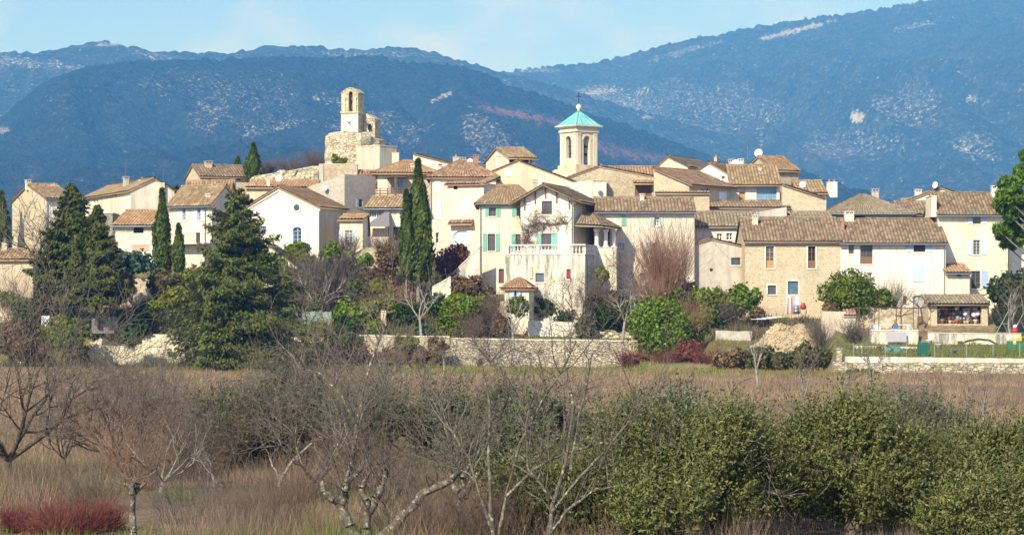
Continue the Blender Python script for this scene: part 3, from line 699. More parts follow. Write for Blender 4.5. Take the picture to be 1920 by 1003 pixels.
# its front is rendered white
h2 = MB(); wall_face(h2, frame_fn((0, -.012, 0), (1, 0, 0), (0, -1, 0)), -.012, h.w+.012, 0, h.E-.01, [(h.u_of(117), h.u_of(130), h.zloc(392, 1), h.zloc(376, 1))], reveal=.01); h2.build('rendered_front', P_WHITE, h.root)
antenna(h.roof, h, 62, 326, 348, 4.5)
h = house('low_house', 'low cream building with tiled roof and round-topped chimney at the left edge', 'house', -60, 62, 262, 485, 575, rot=-8, xs=82, roof='front', yr=470, wall=P_TAN, tile=T_TAN, chim=[dict(x0=3, x1=13, y0=449, y1=474, v=1.4, m=P_GREY, cap='pot')])
h = house('white_house', 'white house with a blank cream gable side and pale roof behind the left conifers', 'house', 245, 327, 290, 357, 470, rot=24, xs=160, roof='gable', xg=290, yr=336, y1=357, wall=P_CREAM, tile=T_TAN, ov=.35, gov=.15,
      side=[W(175, 373, 179, 379, kind='hole', sill=False), W(181, 373, 184, 379, kind='hole', sill=False), W(216, 362, 219, 368, kind='hole', sill=False)],
      chim=[dict(x0=189+44, x1=198+44, y0=331, y1=352, v=6.5, m=P_GREY), dict(x0=262, x1=274, y0=333, y1=346, v=5.0, cap='none')])
antenna(h.roof, h, 236, 298, 340, 8.0, 1.8)
g = MB(); uq = h.u_of(303); g.box(uq-.25, uq+.25, -.35, -.003, 0, h.E+.9); g.build('chimney_stack', P_CREAM, h.root); antenna(h.roof, h, 306, 318, 345, .6, 1.6, .1)
house('stone_building', 'windowless grey stone block with a flat top beside the big left conifer', 'building', 172, 211, 286, 400, 478, rot=0, d=6, roof='flat', wall=ST_GRY)
h = house('annex_house', 'single-storey annex with an orange tiled lean-to roof and a dark kitchen opening', 'house', 213, 300, 284, 423, 482, rot=-6, d=6, roof='front', rf=.95, yr=397, wall=P_CREAM, tile=T_ORG, gutter=True,
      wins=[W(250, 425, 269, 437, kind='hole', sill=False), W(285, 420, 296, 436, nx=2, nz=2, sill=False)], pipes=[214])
g = MB(); Yl = 282
lt = thing('lattice_wall', 'low terrace wall with a red terracotta lattice panel under the orange roofed annex', 'wall', gp(250, Yl-1.0, -1), 0)
g = MB(); p0 = at(225, 460, Yl-1)-lt.location; p1 = at(298, 482, Yl-1)-lt.location
g.box(p0.x, p1.x, -.12, .12, 0, p0.z-.7); g.box(p0.x, p0.x+.5, -.15, .15, p0.z-.699, p0.z+.1); g.box(p1.x-.9, p1.x-.4, -.15, .15, p0.z-.699, p0.z+.1); g.build('wall', P_WHITE, lt)
g = MB()
for i in range(16):
    for j in range(4): g.box(p0.x+1.2+i*.12, p0.x+1.2+i*.12+.08, -.06, .06, p0.z-.69+j*.17+(i % 2)*.05, p0.z-.58+j*.17+(i % 2)*.05)
g.box(p0.x+1.15, p0.x+3.2, -.08, .08, p0.z-.02, p0.z+.04); g.build('lattice_panel', plain('terracotta', (.45, .17, .10), .8), lt)
h = house('cream_house', 'two-storey cream house with two pairs of pale blue shutters upstairs', 'house', 317, 397, 282, 384, 500, rot=-33, xs=448, roof='front', yr=352, wall=P_PINK, tile=T_TAN, gutter=True, teeth=True, pipes=[386],
      wins=[W(343, 390, 348, 414, fc='w', nx=1, nz=3, sc='lblue', shl=(336, 342.5), shr=(348.5, 353)), W(371, 390, 376, 414, fc='w', nx=1, nz=3, sc='lblue', shl=(365, 370.5), shr=(376.5, 382)),
            W(367, 436, 375, 456, fc='p', nx=2, nz=2), W(337, 440, 346, 470, kind='door', fc='b', nz=4)],
      chim=[dict(x0=386, x1=394, y0=363, y1=383, v=.6), dict(x0=404, x1=412, y0=345, y1=362, v=5, m=P_GREY)])
g = MB(); g.box(h.u_of(322), h.u_of(400), -1.5, -.05, h.zloc(459, 1), h.zloc(457, 1)+.02); bl = g.build('balcony', P_CREAM, h.root)
g = MB(); zb_ = h.zloc(456.5, 1)
for i in range(30): u = h.u_of(322)+(h.u_of(400)-h.u_of(322))*i/29; g.tube([(u, -1.45, zb_), (u, -1.45, zb_+.95)], .012, 4)
g.tube([(h.u_of(322), -1.45, zb_+.95), (h.u_of(400), -1.45, zb_+.95)], .02, 4); g.build('railing', IRON, bl)
house('lower_house', 'low stone outbuilding with tiled roof tucked behind the big fir', 'outbuilding', 395, 452, 284, 405, 470, rot=0, d=6, roof='front', yr=396, wall=P_PINK, tile=T_ORG)
h = house('upper_stone_house', 'upper stone house with long tiled roof, chimney and two small windows under the eave', 'house', 375, 465, 316, 330, 385, rot=22, xs=349, roof='front', yr=311, wall=ST_YEL, tile=T_BRN,
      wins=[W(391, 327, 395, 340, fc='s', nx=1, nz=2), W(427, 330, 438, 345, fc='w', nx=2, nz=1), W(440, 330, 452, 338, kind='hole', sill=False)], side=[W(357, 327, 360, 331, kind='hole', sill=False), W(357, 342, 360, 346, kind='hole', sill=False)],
      chim=[dict(x0=386, x1=398, y0=302, y1=316, v=2.2, m=P_TAN)])
house('orange_roof_house', 'small house with a red-tinged tiled roof just below the upper stone house', 'house', 347, 432, 304, 366, 420, rot=-14, xs=440, roof='front', yr=342, wall=P_TAN, tile=T_ORG, chim=[dict(x0=433, x1=440, y0=336, y1=352, v=2.5, m=P_GREY)])
h = house('terrace_house', 'low building with white satellite dish and square chimney below the ruined wall', 'house', 462, 590, 300, 352, 420, rot=0, d=7, roof='front', rf=.95, yr=341, wall=P_BEIGE, tile=T_ORG,
      chim=[dict(x0=500, x1=506, y0=334, y1=356, v=.5), dict(x0=470, x1=478, y0=342, y1=356, v=1.2, m=P_TAN)])
dish(h.roof, h, 523, 334, .75, 1.0)
h = house('gabled_house', 'white gabled house with round window, arched window and blue shutters right of the big fir', 'house', 462, 598, 276, 390, 475, rot=-24, xs=650, roof='gable', xg=523, yr=352, y1=388, wall=P_WHITE, tile=T_ORG, ov=.25, gov=.3,
      wins=[dict(r=(551.5, 384, 562.5, 395), kind='oculus', flush=True), W(549, 426, 565, 456, fc='s', nx=2, nz=4, arch=True, sc='lblue', shl=(536, 545), shr=(569, 577)), W(487, 424, 499, 436, fc='s', nx=3, nz=2, sill=False)])
g = MB(); us_ = h.u_of(523); e_ = .35
for (ua, za, ub, zb2) in ((-.2, h.E-.1, us_, h.R-.1), (us_, h.R-.1, h.w+.2, h.zloc(388, h.w)-.15)):
    g.prism([(ua, za-.28), (ub, zb2-.28), (ub, zb2-.05), (ua, za-.05)], .004, .14, h.ff)
g.build('cornice', STUC, h.root)
sd = MB(); wall_face(sd, frame_fn((h.w+.012, 0, 0), (0, 1, 0), (1, 0, 0)), .0, h.d, 0, h.zloc(388, h.w)-.25, []); sd.build('side_shade_tint', P_TAN, h.root)  # tan sheet over the side wall, its shade tone put into the colour
h = house('rounded_house', 'tall grey rendered house with a curved corner, a satellite dish and one blue shutter', 'house', 573, 646, 290, 352, 470, rot=-36, xs=704, roof='slope', y1=327, wall=P_OLD, tile=None,
      side=[W(672, 374, 680, 388, fc='b', nx=1, nz=2, sc='blue', shl=(667.5, 671.5))])
h.wall.data.materials[0] = stone('stone_brownplaster', [(.50, .43, .32), (.56, .49, .37), (.44, .38, .28), (.60, .53, .41)], (.44, .38, .29), 4.5, 1.4, None, .5)
dish(h.root, h, 609, 353, .5, -.5)
h = house('small_yellow_house', 'small yellow annex with tall white casement between pale blue shutters', 'house', 637, 680, 272, 412, 466, rot=-10, xs=690, roof='front', rf=.95, yr=405, wall=P_YEL, tile=T_ORG,
      wins=[W(647, 432, 661, 459, fc='w', nx=4, nz=5, sc='lblue', shl=(636, 642), shr=(663, 668))])
# the balcony house and what surrounds it
h = house('low_roofed_house', 'house with low tiled roof over a row of dark glazed openings beside the twin cypress', 'house', 686, 800, 284, 391, 470, rot=-6, d=5.5, roof='front', rf=.95, yr=371, wall=P_CREAM, tile=T_TAN, gutter=True,
      wins=[W(692, 391.5, 719, 408, fc='w', nx=6, nz=1, sill=False), W(749, 396, 755, 411, fc='w', nx=1, nz=2), W(737, 425, 750, 450, kind='door', fc='b', nz=4), W(758, 430, 766, 445, fc='w')])
at_ = thing('awning', 'grey sloping canvas awning over a small patio with a white pointed statue niche', 'awning', at(684, 450, 281.5), 0)
g = MB(); q = [at(684, 424, 280.5), at(730, 424, 280.5), at(730, 395, 283.6), at(722, 397, 283.6)]; q = [p-at_.location for p in q]
g.poly(q); g.poly([p+Vector((0, 0, -.06)) for p in reversed(q)]); 
for i in range(4): j = (i+1) % 4; g.poly([q[i], q[i]+Vector((0, 0, -.06)), q[j]+Vector((0, 0, -.06)), q[j]])
g.build('canopy', plain('canvas_grey', (.22, .20, .18), .9), at_)
g = MB()
for px in (685, 729): p = at(px, 424, 280.6)-at_.location; g.tube([(p.x, p.y, -3.), (p.x, p.y, p.z-.05)], .05, 5)
g.build('post', IRON, at_)
g = MB(); p = at(684, 428, 281.9)-at_.location; p2 = at(730, 428, 281.9)-at_.location; g.box(p.x, p2.x, .3, .6, -3.0, p.z); g.build('wall', P_PINK, at_)
h = house('balcony_house', 'house with a dark wooden balcony and tall blue glazed door below the clock tower', 'house', 708, 812, 296, 325, 400, rot=0, d=9, roof='hip', inset=2.6, yr=303, wall=ST_YEL, tile=T_ORG, ov=.7,
      wins=[W(733, 336, 757, 364, kind='win', fc='w', glass=GLASSB, nx=2, nz=1, sill=False), W(709.5, 330, 709.9, 331, kind='hole', sill=False)], chim=[dict(x0=705+65, x1=783, y0=307, y1=328, v=1.5), dict(x0=735, x1=748, y0=282, y1=318, v=6, m=P_BEIGE, cap='none')])
g = MB(); g.box(0, h.u_of(727), -.04, -.002, h.zloc(366, 1), h.E-.35); g.build('plaster_band', P_YEL, h.root)
g = MB(); u0_, u1_ = h.u_of(699), h.u_of(800); zb_ = h.zloc(370, 1); g.box(u0_, u1_, -1.9, -.05, zb_-.15, zb_); bl = g.build('balcony', W_BROWN, h.root)
g = MB(); g.box(u0_, u1_, -1.9, -1.84, zb_+.25, zb_+.40); g.box(u0_, u1_, -1.9, -1.84, zb_+.55, zb_+.66); g.box(u0_, u1_, -1.92, -1.82, zb_+.85, zb_+.92)
for i in range(8): u = u0_+(u1_-u0_-.1)*i/7; g.box(u, u+.1, -1.83, -1.75, zb_+.003, zb_+.9)
g.build('railing', W_BROWN, bl)
g = MB(); g.box(h.u_of(724), h.u_of(763), -1.9, -.05, h.zloc(333.5, 1)-.03, h.zloc(333.5, 1)+.09)
for px in (743,): g.box(h.u_of(px)-.12, h.u_of(px)+.12, -1.85, -1.6, zb_+.01, h.zloc(333.5, 1)-.04)
g.build('porch_beam', EAVE, h.root)
house('red_roof_house', 'low house with pinkish red tiled roof directly under the clock tower cube', 'house', 662, 715, 306, 345, 390, rot=12, d=7, roof='front', yr=322, wall=P_BEIGE, tile=T_RED, chim=[dict(x0=671, x1=683, y0=322, y1=336, v=1.0, m=CAPT, cap='pot')])
h = house('small_gabled_house', 'small cream gabled house with shallow roof peeking above the rooftops', 'house', 775, 850, 318, 289, 340, rot=0, d=8, roof='slope', y1=308, wall=P_CREAM, tile=T_TAN,
      wins=[W(822, 303.5, 829, 311, fc='b', nx=2, nz=1)])
antenna(h.root, h, 799, 272, 292, 3)
h = house('tall_cream_house', 'tall cream house with red tiled roof and white shutters next to the twin cypress', 'house', 806, 930, 284, 333, 480, rot=0, d=11, roof='hip', inset=4.0, yr=299, wall=P_PINK, tile=T_RED, teeth=True, pipes=[808],
      wins=[W(840, 336, 851, 341, fc='w', nx=2, nz=1, sill=False), W(815, 338, 826, 362, kind='shut', sc='white'), W(817, 375, 827, 412, kind='shut', sc='white'), W(871, 333.5, 911, 340.5, glass=GLASSB, fc='w', nx=3, nz=1, sill=False) if False else W(875, 334.5, 900, 340.5, glass=GLASSB, nx=3, nz=1, sill=False), W(817, 436, 823, 465, kind='door', fc='w', nx=1, sill=False)],
      chim=[dict(x0=849, x1=861, y0=290, y1=310, v=5, m=P_GREY, cap='pot'), dict(x0=863, x1=873, y0=295, y1=311, v=5, m=P_GREY), dict(x0=887, x1=897, y0=290, y1=306, v=7, m=CAPT)])
dish(h.roof, h, 881, 303, .6, 4.2)
h = house('pink_block_house', 'pinkish rendered block with a red tiled edge, white shutter and white arched door', 'house', 839, 907, 279, 346, 490, rot=-20, xs=932, roof='flat', wall=P_PINK,
      wins=[W(850, 348, 858, 355.5, kind='hole', sill=False), W(866, 375, 880, 402, kind='shut', sc='white'), W(849, 432, 883, 458, fc='w', glass=plain('curtain_white', (.72, .74, .78), .7, var=.03), nx=4, nz=3, arch=True)])
link('roof_edge', roofmesh('roof_edge', [((-.3, -.35, h.E-.06), (h.w+.3, -.35, h.E-.06), (-.3, .5, h.E+.24), (h.w+.3, .5, h.E+.24)), ((h.w+.3, -.35, h.E-.06), (h.w+.3, h.d, h.E+.85), (h.w-.4, -.35, h.E+.15), (h.w-.4, h.d, h.E+1.05))], T_RED), h.root)
uu0, uu1 = h.u_of(844), h.u_of(889); zz = h.zloc(420, 1)
link('door_canopy', roofmesh('door_canopy', [((uu0, -.8, zz-.05), (uu1, -.8, zz-.05), (uu0, -.01, zz+.38), (uu1, -.01, zz+.38))], T_RED), h.root)
h = house('beige_gable_house', 'wide blank beige gable wall with one small white window in the middle of the village', 'house', 925, 1080, 290, 322, 400, rot=0, d=12, roof='gable', xg=972, yr=303, y1=343, wall=P_BEIGE, tile=T_TAN, ov=.1, gov=.05,
      wins=[W(948, 317, 959, 330.5, kind='shut', sc='white')], chim=[dict(x0=931, x1=940, y0=293, y1=313, v=2)])
h = house('loggia_house', 'top house with low tiled roof and a dark open loggia, standing against the hills', 'house', 953, 1003, 316, 295, 340, rot=17, xs=911, roof='front', yr=279, wall=P_YEL, tile=T_TAN, ov=.8,
      wins=[W(955, 296, 968, 310, kind='hole', sill=False), W(971, 298, 991, 312, kind='hole', sill=False), W(994, 298, 998, 310, fc='w', nx=1, nz=1, sill=False)], side=[W(921, 292, 926, 297, kind='hole', sill=False)])
# the villa with the terrace
h = house('villa_wing', 'left wing of the white villa, with green shutters under a grey-brown tiled roof', 'house', 898, 1004, 268, 383, 552, rot=0, d=9, roof='hip', inset=1.8, yr=349, wall=P_CREAM, tile=T_TAN, gutter=True, teeth=True, pipes=[901], gov=.35,
      wins=[W(917, 389, 930, 405.5, fc='b', nx=2, nz=3, sc='green', shl=(910, 916.5), shr=(930.5, 938)), W(969, 389, 979, 405.5, fc='b', nx=2, nz=3, sc='green', shl=(960, 968.5)),
            W(914.5, 438.5, 928.5, 470.5, kind='win', fc='b', nx=2, nz=3, sc='green', shl=(905.5, 912.5), shr=(929.5, 937)), W(967, 439, 978, 470, fc='p', nx=2, nz=2, sc='green', shl=(958.5, 966.5)),
            W(935, 504, 945, 531, kind='panel', fc='p', arch=True, sill=False)],
      chim=[dict(x0=999, x1=1008, y0=337, y1=352, v=3.2, m=P_GREY), dict(x0=1008.5, x1=1019, y0=326, y1=349, v=5.0)])
h = house('villa_gable', 'gabled centre block of the white villa with a purple barred attic window', 'house', 976, 1075, 266, 375, 552, rot=-16, xs=1114, roof='gable', xg=1023, yr=348, y1=372, wall=P_WHITE, tile=T_TAN, ov=1.0, gov=.9, pipes=[1073],
      wins=[W(1016, 377, 1035, 402, fc='p', nx=4, nz=4), W(1015, 438, 1034, 468, fc='r', nx=2, nz=1, sc='green', shl=(1006, 1014.5), shr=(1035, 1045), sill=False)])
for px, py in ((984, 375), (1004, 363), (1023, 353), (1044, 362), (1068, 373)):
    u = h.u_of(px); z = h.zloc(py, u); g = MB()
    g.box(u-.07, u+.07, .004, .75, z-.02, z+.14, h.ff); g.prism([(u-.06, z-1.0), (u+.06, z-1.0), (u+.06, z-.02), (u-.06, z-.02)], .004, .13, h.ff); g.build('eave_bracket', W_BROWN, h.root)
g = MB()
for px in (978, 1064): u = h.u_of(px); g.box(u-.1, u+.9, .004, .12, h.E-.45, h.E-.3, h.ff)
g.box(-.02, h.w, .004, .05, h.zloc(406.5, 2), h.zloc(405.5, 2), h.ff); g.build('cornice', STUC, h.root)
villa = h
# terrace block with balustrade
Yt = 259.0
h = house('terrace_block', 'stained plaster terrace block with a white balustrade in front of the villa', 'terrace', 947, 1097, Yt, 478, 556, rot=-14, xs=1118, roof='flat', wall=P_DRIP,
      wins=[W(1004, 512, 1020, 529, fc='b', nx=3, nz=1, glass=GLASSB), W(1062, 505, 1070, 523, fc='r', nx=1, nz=1, kind='panel')])
bal = MB(); zt = h.E+.09
for (a, b_) in (((0.05, .12), (h.w-.05, .12)), ((h.w-.12, .12), (h.w-.12, h.d-.1)), ((.12, .12), (.12, h.d*.4))):
    L_ = math.hypot(b_[0]-a[0], b_[1]-a[1]); n_ = int(L_/.34); dx, dy = (b_[0]-a[0])/L_, (b_[1]-a[1])/L_
    for i in range(n_):
        x, y = a[0]+dx*(i+.5)*L_/n_, a[1]+dy*(i+.5)*L_/n_
        if i % 9 == 0: bal.box(x-.15, x+.15, y-.15, y+.15, zt+.003, zt+.78)
        else: bal.lathe([(.085, .01), (.085, .08), (.05, .12), (.09, .26), (.10, .34), (.05, .52), (.045, .6), (.08, .66), (.08, .72)], 8, (x, y, zt))
bal.build('balustrade', W_WHITE if False else plaster('cast_stone', (.74, .70, .60), .5), h.root)
g = MB(); g.box(-.05, h.w+.05, -.08, .3, zt+.785, zt+.91); g.box(h.w-.3, h.w+.06, .303, h.d, zt+.785, zt+.91); g.box(-.05, .3, .303, h.d*.4, zt+.785, zt+.91); g.build('handrail', plaster('cast_stone', (.74, .70, .60)), h.root)
g = MB(); g.box(h.u_of(993), h.u_of(999), -.12, -.003, h.zloc(522, 2), h.zloc(500, 2)); g.build('buttress', P_GREY, h.root)
# loggia
Yl = 259.5
h = house('loggia_block', 'shaded porch with round white columns and a hipped tiled roof between villa and right wing', 'porch', 1112, 1156, 262, 465, 545, rot=0, d=5.5, roof='flat', wall=P_CREAM)
zt = h.E+.09; g = MB(); g.box(.3, h.w-.1, 4.9, 5.3, zt, zt+2.6); g.build('back_wall', P_TAN, h.root)
for px, v_ in ((1119, .35), (1136, .9), (1151, 1.5)):
    g = MB(); u = h.u_of(px, h.A+h.V*v_); hh_ = zat(429, 262)-h.z0
    g.lathe([(.30, zt+.0), (.30, zt+.1), (.24, zt+.16), (.22, zt+.3), (.20, hh_-.35), (.22, hh_-.28), (.32, hh_-.14), (.34, hh_-.12), (.34, hh_)], 14, (u, v_, 0)); g.build('column', plaster('cast_stone', (.74, .70, .60)), h.root, True)
zr_ = zat(404, 265)-h.z0; ze_ = zat(427, 261)-h.z0; ua = h.u_of(1078); ub = h.u_of(1167)
link('roof', roofmesh('roof', [((ua, -.9, ze_+.25), (h.u_of(1128), -.9, ze_+.15), (h.u_of(1096), 4.9, zr_+.3), (h.u_of(1112), 4.9, zr_+.3)), ((h.u_of(1128), -.9, ze_+.15), (ub, 2.2, ze_), (h.u_of(1112), 4.9, zr_+.3), (h.u_of(1114), 5.0, zr_+.3)), ((ub, 2.2, ze_), (ub, 5.6, ze_+.1), (h.u_of(1114), 5.0, zr_+.3), (h.u_of(1114), 5.1, zr_+.3))], T_BRN), h.root)
g = MB(); g.box(h.u_of(1135), h.u_of(1146), 4.80, 4.89, zt+.01, zt+2.1); g.build('door', DARK, h.root)
h = house('villa_right_wing', 'long low cream wing with green shutters right of the columned porch', 'house', 1118, 1302, 267, 397, 552, rot=0, d=8, roof='front', yr=373, wall=P_CREAM, tile=T_BRN, gutter=True, teeth=True,
      wins=[W(1165, 404, 1174, 423.5, kind='shut', sc='green'), W(1227.5, 405.5, 1236, 424, fc='w', nx=2, nz=3, sc='pgreen', shl=(1219.5, 1226.5), shr=(1237, 1243)), W(1157, 455, 1171, 470, fc='w', nx=3, nz=3, sc='pgreen', shr=(1172, 1188)),
            W(1224, 455, 1232, 472, fc='p', nx=2, nz=3, sc='grey', shl=(1211, 1222.5)), W(1200, 512, 1212, 526, fc='b', nx=1, nz=1)],
      chim=[dict(x0=1200, x1=1208, y0=363, y1=381, v=3.0)])
# barn, church side
h = house('stone_barn', 'big old stone barn with a brown timber loft door below the bell tower', 'barn', 1060, 1300, 292, 336, 430, rot=0, d=12, roof='gable', xg=1123, yr=313, y1=345, wall=ST_TAN, tile=T_TAN, ov=.1, gov=.1,
      wins=[W(1191, 347, 1222, 370, kind='panel', fc='b', sill=False), W(1108, 325, 1113, 330, kind='hole', sill=False)],
      chim=[dict(x0=1112, x1=1137, y0=338, y1=372, v=-1.5, m=P_CREAM), dict(x0=1122, x1=1133, y0=308, y1=318, v=3, m=CAPT, cap='pot')])
uu0, uu1 = h.u_of(1187), h.u_of(1230); zz = h.zloc(344.5, 1)
link('door_canopy', roofmesh('door_canopy', [((uu0, -1.0, zz-.05), (uu1, -1.0, zz-.05), (uu0, -.01, zz+.3), (uu1, -.01, zz+.3))], T_ORG), h.root)
dish(h.root, h, 1119, 350, .5, -2.4); antenna(h.roof, h, 1157, 298, 330, 4, 1.6)
h = house('old_tiled_house', 'wide house under a broad faded terracotta roof right beside the bell tower', 'house', 1090, 1240, 308, 338, 400, rot=0, d=11, roof='front', yr=315, wall=ST_TAN, tile=T_ORG)
house('plaster_shoulder', 'tall blank cream flank wall rising behind the villa gable roof', 'building', 1044, 1111, 282, 346, 420, rot=0, d=5, roof='slope', y1=338, wall=P_CREAM, tile=None)
h = house('red_slope_house', 'stone house with a long bright red roof slope running down to the right', 'house', 1226, 1292, 286, 325, 420, rot=-38, xs=1372, roof='gable', xg=1228, yr=317, y1=345, wall=ST_YEL, tile=T_RED, ov=.5, gov=.3,
      side=[W(1314, 352, 1331, 362, fc='w', kind='win', nx=2, nz=1), W(1348, 360, 1362, 378, kind='shut', sc='white')])
house('grey_gable_house', 'small old gabled house with grey tiled roof and a stone finial behind the red roof', 'house', 1226, 1290, 312, 318, 360, rot=-25, xs=1345, roof='gable', xg=1253, yr=294, y1=312, wall=P_BEIGE, tile=T_GRY, ov=.3,
      wins=[W(1257, 303, 1260, 308, kind='hole', sill=False)], chim=[dict(x0=1339, x1=1344, y0=291, y1=303, v=2, m=P_TAN, cap='none')])
h = house('white_gable_house', 'white gabled house with a small attic window left of the glazed veranda', 'house', 1293, 1372, 298, 330, 420, rot=-28, xs=1420, roof='gable', xg=1330, yr=306, y1=330, wall=P_WHITE, tile=T_TAN, ov=.3,
      wins=[W(1353, 325, 1359, 336, fc='b', nx=2, nz=1)], chim=[dict(x0=1366, x1=1374, y0=299, y1=312, v=4, m=P_GREY), dict(x0=1384, x1=1394, y0=298, y1=324, v=3, m=P_WHITE)])
dish(h.roof, h, 1379, 306, .75, 3)
h = house('glazed_house', 'white house front with a wooden door and a wide blue glass veranda under the eave', 'house', 1370, 1462, 291, 343, 410, rot=0, d=9, roof='front', yr=312, wall=P_WHITE, tile=T_TAN, ov=.8,
      wins=[W(1418.5, 345, 1456, 380, fc=ZINC, glass=GLASSV, nx=8, nz=3, sill=False), W(1386, 360, 1397, 380, kind='panel', fc='o', sill=False)], chim=[dict(x0=1422, x1=1428, y0=311, y1=328, v=3, m=P_CREAM, cap='pot')])
h = house('top_stone_house', 'highest stone house on the right with tiled roof, large white dish and aerials', 'house', 1452, 1497, 300, 318, 380, rot=30, xs=1394, roof='front', yr=295, wall=ST_TAN, tile=T_ORG, ov=.4, chim=[dict(x0=1455, x1=1467, y0=290, y1=300, v=3, m=ST_TAN, cap='none')])
dish(h.roof, h, 1422, 287, .85, 4.0, stand=1.0); antenna(h.roof, h, 1402, 272, 300, 5, 1.8, .1); antenna(h.roof, h, 1428, 264, 298, 5, 1.8, .9)
h = house('small_tiled_house', 'small white house with ribbed tile roof and satellite dish beside a tall white chimney', 'house', 1497, 1549, 292, 362, 400, rot=0, d=6, roof='front', rf=.9, yr=341, wall=P_WHITE, tile=T_TAN, chim=[dict(x0=1551.5, x1=1570, y0=337, y1=366, v=.4, m=P_WHITE, dd=1.1, cap='red')])
dish(h.roof, h, 1505, 346, .65, -.6)
h = house('sloped_wall_house', 'cream rubble wall with a diagonal top below the small white house', 'wall', 1467, 1548, 284, 347, 420, rot=0, d=1.2, roof='slope', y1=372, wall=ST_YEL, tile=T_TAN, ov=.05, gov=.2)
h = house('hip_roof_house', 'house under a wide grey-brown hipped tile roof with a twin-vent chimney', 'house', 1550, 1712, 284, 402, 440, rot=0, d=12, roof='hip', yr=367, inset=4.2, wall=P_YEL, tile=T_GRY, ov=.6, gutter=True,
      wins=[W(1603, 405, 1622, 410.5, kind='hole', sill=False)], chim=[dict(x0=1635, x1=1648, y0=354, y1=370, v=5.5, m=P_GREY)])
h = house('back_tiled_house', 'low roofs with a thin white chimney wedged left of the tall yellow house', 'house', 1690, 1760, 290, 402, 430, rot=0, d=10, roof='front', yr=380, wall=P_YEL, tile=T_BRN, ov=.5)
h = house('back_gable_house', 'half-hidden white gable with chimneys, dish and aerial behind the tall yellow house', 'house', 1690, 1800, 300, 381, 420, rot=0, d=10, roof='gable', xg=1765, yr=353, y1=365, wall=P_WHITE, tile=T_TAN, ov=.2,
      chim=[dict(x0=1716, x1=1728, y0=355, y1=378, v=1.0, m=P_WHITE), dict(x0=1690, x1=1702, y0=372, y1=384, v=.5, m=P_BEIGE)])
dish(h.roof, h, 1753, 347, .7, -.5, face=(-1, -.8, .3)); antenna(h.roof, h, 1766, 328, 356, 1, 1.6, 2.)
# middle right
h = house('mid_low_house', 'low white house strip with one white casement below the glazed veranda', 'house', 1332, 1480, 283, 390, 440, rot=0, d=5, roof='front', rf=.95, yr=379, wall=P_WHITE, tile=T_BRN, wins=[W(1341, 398, 1356, 412.5, fc='w', nx=2, nz=3)])
h = house('courtyard_wall', 'cream courtyard wall topped with a row of tiles below the red slope roof', 'wall', 1230, 1330, 280, 365, 440, rot=0, d=1.0, roof='flat', wall=ST_YEL)
link('wall_tiles', roofmesh('wall_tiles', [((-.1, -.25, h.E+.11), (h.w+.1, -.25, h.E+.11), (-.1, .5, h.E+.32), (h.w+.1, .5, h.E+.32))], T_TAN), h.root)
h = house('two_window_house', 'house with shallow grey tiled roof and two small brown casements left of the stone farmhouse', 'house', 1306, 1420, 274, 424, 475, rot=0, d=7, roof='front', yr=400, wall=P_CREAM, tile=T_GRY,
      wins=[W(1344, 438, 1354, 450, fc='w', nx=2, nz=2), W(1362, 437, 1373, 450, fc='w', nx=2, nz=2)])
house('grey_lean_house', 'grey stained flat-topped wall section above the two-window house', 'building', 1424, 1475, 279, 397, 440, rot=0, d=4, roof='slope', y1=388, wall=P_GREY, tile=None)
house('tile_strip_house', 'low strip of old tiled roof with a half-hidden white dish behind the farmhouse ridge', 'house', 1474, 1560, 278, 412, 440, rot=0, d=4, roof='front', rf=.95, yr=400, wall=P_BEIGE, tile=T_GRY)
h = house('grey_shed', 'windowless grey rendered gabled shed with square brown window beside the red willow', 'shed', 1262, 1396, 268, 470, 585, rot=0, d=8, roof='gable', xg=1334, yr=449, y1=463, wall=P_GREY, tile=T_TAN, ov=.12, gov=.12,
      wins=[W(1371, 483, 1388, 497, fc='b', kind='win', nx=1, nz=1), W(1331, 503.5, 1336.5, 508.5, kind='hole', sill=False)])
# right-hand row
h = house('stone_farmhouse', 'sandy stone farmhouse under renovation with tall timber doors and a rubble heap before it', 'house', 1397, 1576, 264, 451, 590, rot=0, d=10, roof='front', yr=411, wall=ST_YEL, tile=T_BRN, ov=.45, teeth=True,
      wins=[W(1436, 462, 1451, 503, kind='door', fc='o', nx=2, nz=4, surround=True), W(1515, 462, 1529, 503, kind='door', fc='b', nx=2, nz=4, glass=DARK, surround=True), W(1439.5, 535, 1455, 552, fc='b', nx=1, nz=1, surround=True), W(1477, 527, 1496.5, 552, fc='b', nx=1, nz=1, glass=GLASSB, surround=True)],
      chim=[dict(x0=1411, x1=1421, y0=403, y1=424, v=3.2, m=P_CREAM)])
g = MB(); g.box(h.u_of(1473), h.u_of(1499), -.05, -.003, h.zloc(587, 1), h.zloc(553, 1)); g.build('block_infill', plaster('block_white', (.66, .64, .62), .7), h.root)
